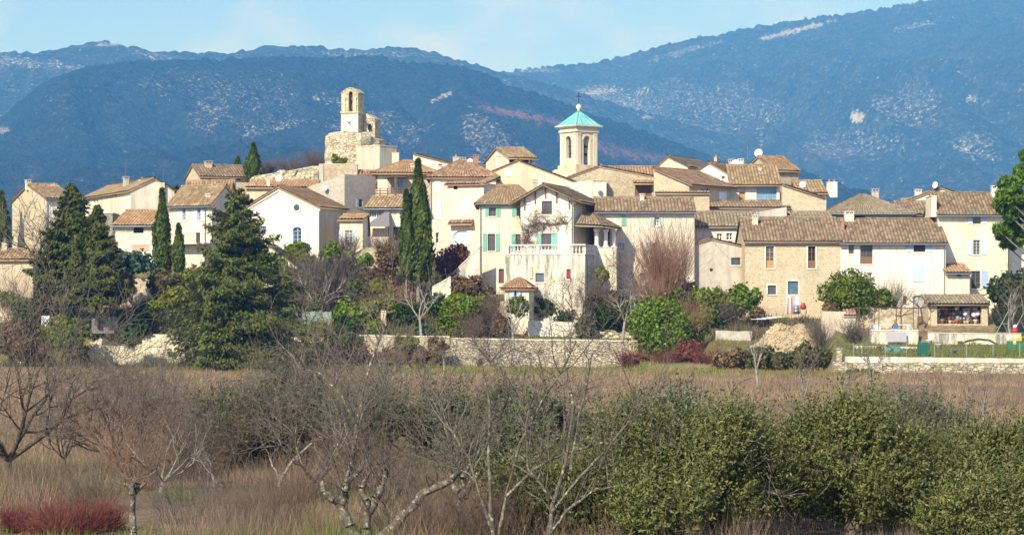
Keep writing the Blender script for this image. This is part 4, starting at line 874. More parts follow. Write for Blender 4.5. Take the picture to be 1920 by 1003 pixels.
h = house('white_farmhouse', 'long white house with blue shutters and ribbed tile roof behind the round dark bush', 'house', 1576, 1773, 264, 454, 592, rot=0, d=9.5, roof='front', yr=413, wall=P_WHITE, tile=T_BRN, ov=.45, gutter=True, teeth=True, pipes=[1770],
      wins=[W(1591, 458, 1601, 476, fc='b', nx=3, nz=4), W(1613, 457, 1636, 495, kind='door', fc='b', nx=4, nz=6, surround=False), W(1713, 454.5, 1735, 472.5, fc='b', nx=3, nz=2, sc='lblue', shl=(1700, 1712), shr=(1736, 1748.5)), W(1713, 496, 1733, 528, kind='shut', sc='lblue'),
            W(1594, 508.5, 1603.5, 515, fc='b', nx=1, nz=1), W(1627.5, 511, 1635.5, 518, fc='w', nx=1, nz=1), W(1693, 555, 1700, 571, fc='p', kind='panel', sill=False), W(1712, 554, 1731, 592, kind='panel', fc=SH['grey'], arch=True, surround=True, sill=False)],
      chim=[dict(x0=1584, x1=1601, y0=396, y1=417, v=4.2, m=P_CREAM), dict(x0=1577, x1=1583, y0=409, y1=427, v=2.2, m=CAPT, cap='pot')])
h = house('yellow_house', 'tall cream-yellow house at the right end with blue shutters at three levels', 'house', 1759, 1890, 267, 401, 600, rot=0, d=9, roof='front', yr=364, wall=P_YEL, tile=T_BRN, gutter=True, teeth=True, ov=.5,
      wins=[W(1824, 402.5, 1839, 420, fc='b', nx=2, nz=2, sc='lblue', shl=(1815, 1823), shr=(1842, 1850)), W(1825, 450, 1837.5, 477.5, fc=SH['grey'], nx=2, nz=5, sc='lblue', shl=(1813.5, 1821.5), shr=(1840.5, 1849.5)), W(1821, 508, 1838, 541, fc='b', nx=2, nz=3, sc='blue', shr=(1840, 1852))],
      chim=[dict(x0=1860, x1=1878, y0=348, y1=366, v=3.5), dict(x0=1747, x1=1756, y0=362, y1=402, v=.2, m=P_YEL, cap='none', dd=4)])
house('bay_annex', 'narrow projecting bay with its own little tiled roof on the front of the yellow house', 'annex', 1776, 1818, 262.5, 512, 600, rot=0, d=4, roof='front', rf=.95, yr=498, wall=P_CREAM, tile=T_ORG, gutter=True, wins=[W(1794, 513, 1803, 518, kind='hole', sill=False)])
house('shaded_house', 'pale grey-blue rendered house in shade at the right edge behind the pine', 'house', 1892, 2010, 271, 430, 600, rot=0, d=8, roof='front', yr=405, wall=P_WHITE, tile=T_BRN)
# small building in the lower middle
h = house('ruined_gable', 'old roofless gable with a small arched window behind the fir and bare climbers', 'ruin', 478, 558, 266, 520, 600, rot=-6, xs=572, roof='gable', xg=505, yr=462, y1=500, wall=P_BEIGE, tile=T_GRY, ov=.1, gov=.1, wins=[W(525, 503, 537, 523, fc='w', nx=2, nz=2, arch=True)])
h = house('garden_pavilion', 'tiny garden pavilion with a mossy orange tile roof and pale blue shutters below the villa', 'pavilion', 946, 992, 256, 541, 590, rot=-12, xs=1001, roof='hip', yr=523, inset=1.0, wall=P_CREAM, tile=T_ORG, ov=.35,
      wins=[W(964.5, 542.5, 968.5, 558, kind='hole', sill=False, shl=(957.5, 964), shr=(969, 976.5), sc='lblue')])

# ------------------------------------------------------------------ clock tower
Yc = 322.0; r_ = radians(-17)
ct = thing('clock_tower', 'ruined stone clock tower with white clock face and open belfry on top of the village', 'tower', (xat(640, Yc), Yc, zat(310, Yc)-2), r_)
zc0 = ct.location.z
def cz(py): return zat(py, Yc)-zc0
Wt = (672-640)/F*Yc/cos(r_); Dt = 2.1
ff = frame_fn((0, 0, 0), (1, 0, 0), (0, -1, 0)); rfn = frame_fn((Wt, 0, 0), (0, 1, 0), (1, 0, 0)); lfn = frame_fn((0, 0, 0), (0, 1, 0), (-1, 0, 0)); bfn = frame_fn((0, Dt, 0), (1, 0, 0), (0, 1, 0))
g = MB(); zA, zB = cz(262), cz(213)
for fr, w_ in ((ff, Wt), (rfn, Dt), (lfn, Dt), (bfn, Wt)): g.poly([fr(0, 0, zA), fr(w_, 0, zA), fr(w_, 0, zB), fr(0, 0, zB)])
g.poly([(0, 0, zB), (Wt, 0, zB), (Wt, Dt, zB), (0, Dt, zB)]); g.build('shaft', ST_RUIN, ct)
g = MB(); g.box(-.02, Wt+.02, -.05, -.004, cz(249), zB-.1); g.build('dial_panel', P_YEL, ct)
g = MB(); g.box(-.1, Wt+.1, -.12, Dt+.1, zB+.002, zB+.22); g.build('string_course', ST_ASH, ct)
dial = MB(); cu, czz, rr = Wt*.47, cz(231), .60
dial.prism([(cu+rr*cos(2*pi*i/32), czz+rr*sin(2*pi*i/32)) for i in range(32)], .054, .075, ff); dl = dial.build('clock_face', plain('dial_white', (.88, .87, .85), .5, var=.02), ct)
g = MB()
for an, L_ in ((radians(28), .42), (radians(-42), .55)):
    dx, dz = cos(an), sin(an)
    g.prism([(cu-dx*.12-dz*.065, czz-dz*.12+dx*.065), (cu-dx*.12+dz*.065, czz-dz*.12-dx*.065), (cu+dx*L_+dz*.04, czz+dz*L_-dx*.04), (cu+dx*L_-dz*.04, czz+dz*L_+dx*.04)], .08, .10 if L_ < .5 else .12, ff)
g.build('clock_hand', IRON, dl)
g = MB()
for i in range(12):
    an = 2*pi*i/12; g.prism([(cu+(rr-.09)*cos(an-.02), czz+(rr-.09)*sin(an-.02)), (cu+(rr-.02)*cos(an-.02), czz+(rr-.02)*sin(an-.02)), (cu+(rr-.02)*cos(an+.02), czz+(rr-.02)*sin(an+.02)), (cu+(rr-.09)*cos(an+.02), czz+(rr-.09)*sin(an+.02))], .076, .082, ff)
g.build('hour_marks', plain('mark_grey', (.55, .54, .52), .6), dl)
# belfry with an arched opening right through, gabled top
zb0 = zB+.223; zb1 = cz(176); zt_ = cz(167.5); o0, o1 = Wt*.44, Wt*.67; oc = (o0+o1)/2; orr = (o1-o0)/2; oz0 = cz(211); oz1 = cz(176)
def arch_wall(g, fr, w_, z0, z1, o0, o1, oz0, oz1, top=None, thick=.6):
    oc = (o0+o1)/2; orr = (o1-o0)/2; arc = [(oc-orr*cos(pi*i/10), oz1+orr*sin(pi*i/10)) for i in range(11)]
    g.prism([(0, z0), (o0, z0), (o0, oz1), (0, oz1)], 0, -thick, fr); g.prism([(o1, z0), (w_, z0), (w_, oz1), (o1, oz1)], 0, -thick, fr)
    if oz0 > z0+.01: g.prism([(o0+.002, z0), (o1-.002, z0), (o1-.002, oz0), (o0+.002, oz0)], -.002, -thick+.002, fr)
    ztop = top if top else [(w_, z1), (0, z1)]
    half = len(arc)//2
    tl = [p for p in ztop if p[0] <= oc]; tr_ = [p for p in ztop if p[0] >= oc]
    zc_ = max(p[1] for p in ztop) if top else z1
    g.prism(arc[:half+1]+[(oc, zc_)]+[p for p in sorted(tl, key=lambda q: -q[0]) if p[0] < oc]+[(0, oz1)], 0, -thick, fr)
    g.prism(arc[half:][::-1]+[(oc, zc_)]+[p for p in sorted(tr_, key=lambda q: q[0]) if p[0] > oc]+[(w_, oz1)], 0, -thick, fr)
g = MB(); arch_wall(g, ff, Wt, zb0, zb1, o0, o1, oz0, oz1, [(Wt, zb1), (oc+.5, zt_-.1), (oc, zt_), (oc-.5, zt_-.1), (0, zb1)], thick=Dt)
g.build('belfry', ST_BELF, ct)
g = MB(); g.prism([(-.08, zb1-.02), (oc-.5, zt_-.07), (oc, zt_+.05), (oc+.5, zt_-.07), (Wt+.08, zb1-.02), (Wt+.08, zb1+.1), (oc+.5, zt_+.06), (oc, zt_+.18), (oc-.5, zt_+.06), (-.08, zb1+.1)], .06, -Dt-.06, ff); g.build('belfry_roof', ST_RUIN, ct)
for u_ in (Wt*.18, Wt*.84): 
    g = MB(); g.box(u_-.12, u_+.12, .003, .12, zb0, zb1-.7, ff); g.box(u_-.17, u_+.17, .003, .16, zb1-.699, zb1-.5, ff); g.build('pilaster', ST_ASH, ct)
g = MB()
for zz_, sc_ in ((oz1-.55, 1.0), (oz1-1.6, .9)): g.lathe([(.26*sc_, -.3*sc_), (.19*sc_, -.18*sc_), (.14*sc_, .05*sc_), (.09*sc_, .16*sc_), (.02, .2*sc_)], 12, (oc, Dt*.25, zz_))
g.box(o0, o1, Dt*.2, Dt*.3, oz1-.32, oz1-.22); g.box(o0, o1, Dt*.2, Dt*.3, oz1-1.4, oz1-1.3); g.build('bell', plain('bronze', (.10, .09, .06), .5, .7), ct)
g = MB(); g.tube([(oc+.15, Dt*.5, zt_), (oc+.15, Dt*.5, zt_+.95)], .03, 5); g.box(oc+.15, oc+.5, Dt*.5-.01, Dt*.5+.01, zt_+.55, zt_+.62); g.box(oc+.15, oc+.5, Dt*.5-.01, Dt*.5+.01, zt_+.8, zt_+.86); g.box(oc+.15, oc+.22, Dt*.5-.01, Dt*.5+.01, zt_+.62, zt_+.8); g.build('weather_vane', IRON, ct)
# rugged base of the old keep, built as an uneven mass
def rugged(name, outline, z_top_fn, z0, mat, parent, seed=0, n=70, rows=14, amp=.25):
    pts = [Vector((p[0], p[1], 0)) for p in outline]; per = []
    k = len(pts); 
    for i in range(k):
        a, b = pts[i], pts[(i+1) % k]; m_ = max(2, int((b-a).length/.45))
        for j in range(m_): per.append(a+(b-a)*j/m_)
    cen = sum(per, Vector())/len(per); n = len(per); V = []
    for j in range(rows+1):
        for i, p in enumerate(per):
            zt = z_top_fn(p.x, p.y); z = z0+(zt-z0)*j/rows
            d = (float(vnoise(p.x*1.3+seed+p.y, z*1.7, seed))-.5)*amp*2
            dr = (p-cen).normalized(); V.append((p.x+dr.x*d, p.y+dr.y*d, z+(float(vnoise(p.x*2.2, p.y*2.2, seed+4))-.5)*amp*1.2*(j/rows)))
    Q = []
    for j in range(rows):
        for i in range(n): i2 = (i+1) % n; Q.append((j*n+i, j*n+i2, (j+1)*n+i2, (j+1)*n+i))
    g = MB(); g.v = V; g.f = Q
    c_ = len(V); g.v.append((cen.x, cen.y, z_top_fn(cen.x, cen.y)))
    for i in range(n): g.f.append((rows*n+i, rows*n+(i+1) % n, c_))
    return g.build(name, mat, parent)
k_ = Yc/F
bx = lambda px: (px-640)*k_/cos(r_)
def ztop(x, y):
    px = 640+x/k_*cos(r_); return cz(float(np.interp(px, [610, 616, 626, 640, 644, 690, 700], [263, 256, 250, 248, 247, 250, 262])))+.0
rugged('keep_base', [(bx(615), -.9), (bx(652), -1.2), (bx(682), -.9), (bx(704), 1.5), (bx(704), 4.5), (bx(640), 5), (bx(612), 3)], ztop, 0, ST_RUIN, ct, 3)
g = MB(); x0_, x1_ = Wt+.35, Wt+.35+1.3
rugged('ruined_turret', [(Wt+.1, 1.9), (Wt+1.4, 2.1), (Wt+1.4, 3.9), (Wt+.1, 3.7)], lambda x, y: cz(float(np.interp(x, [Wt, Wt+.5, Wt+1.4], [208, 212, 221]))), cz(262), ST_RUIN, ct, 8, amp=.12)
g = MB(); g.box(Wt+.6, Wt+1.0, 1.75, 1.85, cz(243), cz(232)); g.build('opening', DARK, ct)
h = house('cube_building', 'plain rendered cube with flat top standing against the clock tower base', 'building', 668, 712, 316, 276, 325, rot=-40, xs=744, roof='flat', wall=plaster('plaster_sand', (.62, .54, .38), .5))
h = house('terrace_wall', 'stone terrace wall with grey coping and a pale corner pillar below the clock tower', 'wall', 599, 670, 308, 309, 360, rot=0, d=1.5, roof='flat', wall=ST_TAN)
g = MB(); g.box(-.05, .45, -.12, .4, 0, h.E+.1); g.build('pillar', P_GREY, h.root)
# ruined rampart left of the tower
Yw = 312.0; rw = thing('ruined_rampart', 'crumbling yellowish stone rampart stretching left from the clock tower', 'ruined wall', (xat(535, Yw), Yw, zat(352, Yw)-3))
kk = Yw/F; fx = lambda px: (px-535)*kk; z0w = rw.location.z
rugged('wall', [(fx(470), 0), (fx(500), -.4), (fx(600), -.5), (fx(600), 2.0), (fx(470), 2.2)], lambda x, y: zat(float(np.interp(535+x/kk, [470, 478, 500, 520, 545, 560, 585, 600], [336, 331, 327, 322, 319, 321, 313, 312])), Yw)-z0w, 0, ST_RUIN, rw, 12, amp=.35)

# ------------------------------------------------------------------ church bell tower
Yb_ = 312.0; rb = radians(-38)     # corner towards the camera
kb = Yb_/F
xc = xat(1081.5, Yb_)
bt = thing('bell_tower', 'square church bell tower with turquoise pyramid roof and arched openings', 'tower', (xc, Yb_, zat(322, Yb_)-4), 0)
z0b = bt.location.z
def bz(py): return zat(py, Yb_)-z0b
aL = radians(180-38); aR = radians(38+5)        # directions of the two seen walls from the near corner
sL = (1081.5-1052)*kb/abs(cos(aL)); sR = (1120-1081.5)*kb/cos(aR)
S_ = (sL+sR)/2
th = math.atan2((1120-1081.5), (1081.5-1052))     # square tower seen from a corner: cos/sin give the two widths
S_ = (1120-1081.5)*kb/sin(th)*1.0
eR = Vector((sin(th), cos(th), 0)); eL = Vector((-cos(th), sin(th), 0))
def tf(off, which):
    # off = how far the face stands outside the shaft
    if which == 'R': return frame_fn(-eL*off-eR*0, eR, -eL)
    return frame_fn(-eR*off, eL, -eR)
def sq(g, off, z0, z1):
    c = [-(eR+eL)*off, eR*(S_+off)-eL*off, (eR+eL)*(S_+off), eL*(S_+off)-eR*off]
    n = len(g.v)
    for z in (z0, z1): g.v += [(p.x, p.y, z) for p in c]
    g.f += [(n, n+1, n+2, n+3), (n+7, n+6, n+5, n+4)]+[(n+i, n+(i+1) % 4, n+4+(i+1) % 4, n+4+i) for i in range(4)]
g = MB(); zb0, zb1 = bz(309), bz(247)
for fr, f2 in ((tf(0, 'R'), 0), (tf(0, 'L'), 1), (frame_fn(eL*S_, eR, eL), 2), (frame_fn(eR*S_, eL, eR), 3)):
    o0, o1 = S_*.34, S_*.66
    if f2 in (1, 3): o0, o1 = S_*.34, S_*.66
    arch_wall(g, fr, S_, zb0, zb1, o0, o1, bz(309)+.02 if f2 != 1 else bz(296), bz(262), None, thick=.45)
g.build('shaft', plaster('tower_stone', (.74, .63, .42), .7, (.42, .35, .24)), bt)
g = MB(); sq(g, .18, bz(247)+.003, bz(243)); sq(g, .08, bz(243)+.003, bz(238.5)); sq(g, .35, bz(238.5)+.003, bz(236.5)); sq(g, .5, bz(236.5)+.003, bz(234.2)); g.build('cornice', plaster('tower_stone_light', (.78, .68, .48), .5, (.4, .36, .28)), bt)
for fr in (tf(0, 'R'), tf(0, 'L')):
    for (a, b_) in ((.0, .55), (S_-.55, S_)):
        g = MB(); g.box(a, b_, .004, .10, zb0, bz(252), fr); g.box(a-.0, b_, .004, .16, bz(252)+.002, bz(249), fr); g.build('pilaster', plaster('tower_stone_light', (.78, .68, .48)), bt)
    g = MB(); oc = S_/2
    for i in range(12):
        a0, a1 = pi*i/12, pi*(i+1)/12; r0, r1 = S_*.165, S_*.165+.22
        g.prism([(oc-r1*cos(a0), bz(262)+r1*sin(a0)), (oc-r1*cos(a1), bz(262)+r1*sin(a1)), (oc-r0*cos(a1), bz(262)+r0*sin(a1)), (oc-r0*cos(a0), bz(262)+r0*sin(a0))], .004, .07, fr)
    g.build('arch_moulding', plaster('tower_stone_light', (.78, .68, .48)), bt)
g = MB(); sq(g, .25, bz(316), bz(309)+.01) ; sq(g, .55, bz(318), bz(316)-.002); g.build('plinth', ST_ASH, bt)
g = MB(); sq(g, .7, 0, bz(318)-.002); g.build('base', P_BEIGE, bt)
g = MB(); zt1, zt2 = bz(234)+.01, bz(204.5); ctr = (eR+eL)*S_/2
sqc = [-(eR+eL)*.35, eR*(S_+.35)-eL*.35, (eR+eL)*(S_+.35), eL*(S_+.35)-eR*.35]
levels = [(0, zt1), (.12, zt1+(zt2-zt1)*.10), (1.0, zt2)]
n = 0
for (q, z) in levels:
    for p in sqc: pp = p+(ctr-p)*q; g.v.append((pp.x, pp.y, z))
for j in range(2): g.f += [(j*4+i, j*4+(i+1) % 4, j*4+4+(i+1) % 4, j*4+4+i) for i in range(4)]
g.f.append((3, 2, 1, 0))
COP = bpy.data.materials.new('copper'); m, t, b = newmat('copper_patina', .55, .4); v = coords(t)
t.links.new(mixc(t, mapr(t, noise(t, 1.2, 5, coords(t, (1, 1, .3)), .7), .4, .62), (.16, .50, .42), (.30, .62, .54)), b.inputs['Base Color']); COP = m
rfb = g.build('pyramid_roof', COP, bt)
g = MB()
for i in range(4):
    a, b_ = sqc[i], sqc[(i+1) % 4]
    for q in (0, .25, .5, .75):
        p = a+(b_-a)*q; p1 = p+(ctr-p)*.12; p0v = Vector((p.x, p.y, zt1+.02)); p1v = Vector((p1.x, p1.y, levels[1][1]+.02))
        tt_ = 1.0 if q == 0 else (.97 if q == .5 else .5)
        tp = p1+(ctr-p1)*tt_; tpv = Vector((tp.x, tp.y, levels[1][1]+(zt2-levels[1][1])*tt_+.02)); g.tube([p0v, p1v, tpv], .035, 4)
g.build('seam', plain('copper_dark', (.10, .32, .27), .6, .4), rfb)
g = MB(); g.lathe([(.22, -.1), (.14, .05), (.28, .18), (.33, .36), (.28, .54), (.12, .68), (.05, .75)], 12, (ctr.x, ctr.y, zt2)); fin = g.build('finial_ball', plaster('tower_stone_light', (.78, .68, .48)), rfb, True)
g = MB(); zf = zt2+.72; g.tube([(ctr.x, ctr.y, zf), (ctr.x, ctr.y, zf+1.35)], .04, 5); g.box(ctr.x-.28, ctr.x+.28, ctr.y-.03, ctr.y+.03, zf+.85, zf+.93)
for (x, z) in ((-.28, .89), (.28, .89), (0, 1.35)): g.lathe([(.01, -.07), (.07, 0), (.01, .07)], 6, (ctr.x+x, ctr.y, zf+z))
g.build('cross', IRON, rfb)
g = MB(); mid = (eR+eL)*S_/2
g.lathe([(.62, -.7), (.5, -.5), (.38, 0), (.30, .3), (.1, .42)], 14, (mid.x, mid.y, bz(279))); bell = g.build('bell', plain('bronze', (.10, .09, .06), .5, .7), bt, True)
g = MB(); q0, q1 = mid-eR*S_*.48, mid+eR*S_*.48
for zz_ in (bz(272.5), bz(287)): g.tube([(q0.x, q0.y, zz_), (q1.x, q1.y, zz_)], .13, 4)
q0, q1 = mid-eL*S_*.45, mid+eL*S_*.45; g.tube([(q0.x, q0.y, bz(272)), (q1.x, q1.y, bz(272))], .12, 4)
for s in (-.7, .7): q = mid+eR*s; g.tube([(q.x, q.y, bz(309)), (q.x, q.y, bz(273))], .10, 4)
g.build('bell_frame', EAVE, bt)
# ------------------------------------------------------------------ vegetation builders
def rnd(seed): return np.random.default_rng(seed)
def unit(v): return v/np.maximum(np.linalg.norm(v, axis=-1, keepdims=True), 1e-6)
def leaf_mesh(name, P, Nrm, size, mat, aspect=1.6, seed=0, up=None, tri=False):
    """one small pointed leaf cluster (a kite of four corners) at each point"""
    r = rnd(seed); n = len(P); size = np.broadcast_to(size, (n,))*(.65+.7*r.random(n))
    a = np.cross(Nrm, r.normal(size=(n, 3)))
    if up is not None: a = a*.35+up
    a = unit(a-Nrm*np.sum(a*Nrm, -1, keepdims=True)); b = np.cross(Nrm, a)
    s = size[:, None]
    V = np.stack([P-a*s*aspect*.5, P+b*s*.5+Nrm*s*.1, P+a*s*aspect*.5, P-b*s*.5+Nrm*s*.1], 1).reshape(-1, 3)
    Q = np.arange(4*n).reshape(n, 4)
    return rawmesh(name, V, Q, mat)
def blob_points(r, n, centres, radii, squash=1.0, shell=.55):
    """points spread through the outer part of a set of lumps"""
    w_ = np.array(radii)**2; k = r.choice(len(radii), n, p=w_/w_.sum())
    d = unit(r.normal(size=(n, 3))); q = (shell+(1-shell)*r.random(n)**.6)
    c = np.array(centres)[k]; rr = np.array(radii)[k]
    P = c+d*(rr*q)[:, None]*np.array([1, 1, squash])
    return P, d
def lumps(r, n, rx, ry, rz, lr, c=(0, 0, 0), bottom=-.6):
    out = []; rad = []
    for i in range(n):
        d = unit(r.normal(size=3)); d[2] = max(d[2], bottom)
        q = r.random()**.4*.8
        out.append((c[0]+d[0]*rx*q, c[1]+d[1]*ry*q, c[2]+d[2]*rz*q)); rad.append(lr*(.6+.7*r.random()))
    return out, rad
def tubes(segs, mat, name, sides=4):
    """segs: list of (p0, p1, r0, r1)"""
    A = np.array([s[0] for s in segs], float); B = np.array([s[1] for s in segs], float); r0 = np.array([s[2] for s in segs]); r1 = np.array([s[3] for s in segs])
    d = unit(B-A); x = np.cross(d, np.array([.13, .31, .94])); x = unit(x); y = np.cross(d, x); n = len(A)
    an = np.arange(sides)*2*pi/sides
    ring = x[:, None, :]*np.cos(an)[None, :, None]+y[:, None, :]*np.sin(an)[None, :, None]
    V = np.concatenate([A[:, None, :]+ring*r0[:, None, None], B[:, None, :]+ring*r1[:, None, None]], 1).reshape(-1, 3)
    base = (np.arange(n)*2*sides)[:, None, None]; k = np.arange(sides); k2 = (k+1) % sides
    q = np.stack([k, k2, sides+k2, sides+k], -1)[None]
    return rawmesh(name, V, (base+q).reshape(-1, 4), mat, smooth=True)
def branch(r, segs, p, d, L_, rad, lev, kids=(4, 3, 3), bend=.22, up=.12, ang=.8, ratio=.62, nseg=5, minr=.004, twig=None):
    p = np.array(p, float); d = unit(np.array(d, float)); pts = [(p, rad)]; dirs = [d]
    for i in range(nseg):
        d = unit(d+r.normal(size=3)*bend/ nseg**.5+np.array([0, 0, up/nseg])); q = p+d*L_/nseg; r1 = max(minr, rad*(1-.62*(i+1)/nseg))
        segs.append((p, q, pts[-1][1], r1)); p = q; pts.append((p, r1)); dirs.append(d)
    if lev > 0:
        k = kids[-lev] if lev <= len(kids) else kids[0]
        for j in range(k):
            t = .35+.65*(j+r.random())/k; i = min(nseg, max(1, int(t*nseg+.5))); b = pts[i]; dd = dirs[i]
            s = unit(np.cross(dd, r.normal(size=3))); nd = unit(dd*cos(ang)+s*sin(ang)*(.7+.6*r.random()))
            branch(r, segs, b[0], nd, L_*ratio*(.7+.6*r.random()), max(minr, b[1]*.66), lev-1, kids, bend, up, ang, ratio, max(3, nseg-1), minr)
    return segs

BK_GREY = barkmat('bark_grey', (.16, .14, .12), (.30, .27, .23), (.40, .36, .20)); BK_PALE = barkmat('bark_pale', (.26, .23, .19), (.42, .38, .31), (.16, .15, .10))
BK_DARK = barkmat('bark_dark', (.045, .035, .028), (.12, .10, .08), (.26, .24, .14)); BK_BRN = barkmat('twigs_brown', (.11, .07, .05), (.22, .155, .115)); BK_RED = barkmat('twigs_red', (.13, .03, .032), (.25, .10, .07))
BK_TW = barkmat('twigs_grey', (.09, .07, .05), (.23, .19, .145)); BK_RB = barkmat('twigs_redbrown', (.24, .12, .07), (.38, .23, .14)); BK_LICH = barkmat('bark_lichen', (.075, .06, .045), (.17, .14, .10), (.40, .40, .27), 5)
LF_DARK = leafmat('leaf_dark', (.025, .055, .010), (.07, .12, .02), (.09, .12, .02)); LF_LAUR = leafmat('leaf_laurel', (.055, .105, .004), (.20, .29, .012), (.24, .27, .015), rough=.45)
LF_CYP = leafmat('leaf_cypress', (.035, .070, .006), (.11, .15, .016), (.15, .15, .018)); LF_FIR = leafmat('needle_fir', (.035, .052, .008), (.17, .18, .030), (.07, .085, .018)); LF_THU = leafmat('needle_thuja', (.035, .055, .008), (.15, .16, .022), (.08, .095, .018))
LF_OLV = leafmat('leaf_olive', (.058, .075, .012), (.26, .26, .08), (.09, .105, .02)); LF_OLG = leafmat('leaf_olive_grey', (.075, .09, .035), (.20, .21, .11), (.10, .115, .05))
LF_PINE = leafmat('needle_pine', (.05, .12, .006), (.17, .26, .018), (.04, .08, .008)); LF_YEL = leafmat('leaf_yellowgreen', (.12, .15, .015), (.26, .26, .03), (.09, .13, .015))
LF_BRN = leafmat('leaf_brown', (.13, .075, .035), (.27, .17, .08), (.10, .10, .03)); LF_PUR = leafmat('leaf_purple', (.14, .035, .025), (.26, .10, .06), (.16, .09, .04)); LF_IVY = leafmat('leaf_ivy', (.018, .045, .008), (.06, .10, .02), (.05, .08, .01))
LF_TEAL = leafmat('leaf_teal', (.04, .09, .05), (.11, .17, .10))
_proto = {}
def cached(key, fn):
    if key not in _proto: _proto[key] = fn()
    return _proto[key]
def plant(name, label, cat, loc, parts, rotz=0, group=None, scale=1.0):
    o = thing(name, label, cat, loc, rotz, group); o.scale = (scale,)*3 if isinstance(scale, (int, float)) else scale
    for pn, me in parts: link(pn, me, o)
    return o
# --- dense leafy bush
def bush_parts(seed, rx, ry, rz, n, leaf, mat, nl=26, lr=None, stem=True, aspect=1.5, core=True, square=False):
    r = rnd(seed); lr = lr or min(rx, rz)*.42
    c, rad = lumps(r, nl, rx*.95, ry*.95, rz*.95, lr, (0, 0, rz), -.9)
    P, d = blob_points(r, n, c, rad); P = P+d*(np.abs(r.normal(size=(n, 1)))*.10*lr+(r.random((n, 1)) < .08)*r.random((n, 1))*.9*lr); P = P[P[:, 2] > -.1]
    out = unit((P-np.array([0, 0, rz*.8]))/np.array([rx, ry, rz])); Nn = unit(out*.9+r.normal(size=P.shape)*.75)
    me = leaf_mesh('crown', P, Nn, leaf, mat, aspect, seed)
    parts = [('crown', me)]
    segs = []
    for i in range(5):
        a = 2*pi*i/5; branch(r, segs, (0, 0, -.2), (cos(a)*.5, sin(a)*.5, 1), rz*1.1, .07, 1, (4,), up=.3)
    parts.append(('trunk', tubes(segs, BK_GREY, 'trunk')))
    return parts
def bush(label, px, Y, w_px, top, base=None, mat=None, seed=1, n=2600, leaf=.30, name='bush', ry=None, group=None, nl=26, cat='bush', **k):
    """bush of photo width w_px, from ground (or base row) up to row top"""
    zb = zat(base, Y) if base else zg(px, Y)
    h_ = zat(top, Y)-zb; rx = w_px/2*Y/F
    parts = bush_parts(seed, rx, ry or rx*.8, h_/2, n, leaf, mat or LF_LAUR, nl, **k)
    return plant(name, label, cat, (xat(px, Y), Y, zb), parts, group=group)
# --- bush of bare twigs
def twig_parts(seed, rx, h_, n, mat, rad=.018, curve=.35, fan=.9, kids=3, r0=.25, dome=-.1):
    r = rnd(seed); segs = []
    for i in range(n):
        a = r.random()*2*pi; q = r.random()**.55*fan; p = np.array([cos(a)*r0*rx*r.random(), sin(a)*r0*rx*r.random(), -.1]); d = unit(np.array([cos(a)*q*rx/h_, sin(a)*q*rx/h_, 1.]))
        branch(r, segs, p, d, h_*(.65+.4*r.random())*(1-dome*q/fan), rad*(.6+.8*r.random()), 1, (kids,), bend=curve, up=.25, ang=.45, ratio=.45, nseg=4, minr=rad*.3)
    return [('branches', tubes(segs, mat, 'branches', 3))]
def twigs(label, px, Y, w_px, top, base=None, mat=None, seed=1, n=130, name='bare_shrub', rad=.018, group=None, cat='shrub', **k):
    zb = zat(base, Y) if base else zg(px, Y); h_ = zat(top, Y)-zb; rx = w_px/2*Y/F
    return plant(name, label, cat, (xat(px, Y), Y, zb), twig_parts(seed, rx, h_, n, mat or BK_BRN, rad, **k), group=group)
# --- cypress
def cypress(label, px, Y, w_px, top, base, seed=1, n=5000, leaf=.3, lean=0., shape=1.0, mat=None, group='cypresses'):
    r = rnd(seed); zb = zat(base, Y); h_ = zat(top, Y)-zb; R = w_px/2*Y/F
    t = r.random(n)**.85; prof = np.sin(np.clip(t*.93+.07, 0, 1)**(.62*shape)*pi)**.55*np.clip((1-t)*2.2, 0, 1)**.6
    lump = 1+.22*(fbm(t*h_*.8+seed, r.random(n)*0+seed, 3, seed)-.5)
    a = r.random(n)*2*pi; lob = 1+.16*np.sin(a*3+t*9)+.10*np.sin(a*7-t*17)
    q = (.62+.38*r.random(n)**.5)*(1+.10*r.normal(size=n))
    rad = R*prof*lob*lump*q
    P = np.stack([np.cos(a)*rad+lean*t, np.sin(a)*rad, t*h_*(1+.0*a)], -1)
    out = np.stack([np.cos(a), np.sin(a), .25+0*a], -1); Nn = unit(out+r.normal(size=P.shape)*.55)
    me = leaf_mesh('crown', P, Nn, leaf, mat or LF_CYP, 2.2, seed, up=np.array([0, 0, 1.]))
    tr = tubes([((0, 0, -2.), (0, 0, h_*.5), R*.16, R*.1), ((0, 0, h_*.5), (lean*.9, 0, h_*.93), R*.1, .03)], BK_GREY, 'trunk', 6)
    return plant('cypress', label, 'cypress', (xat(px, Y), Y, zb), [('crown', me), ('trunk', tr)], group=group)
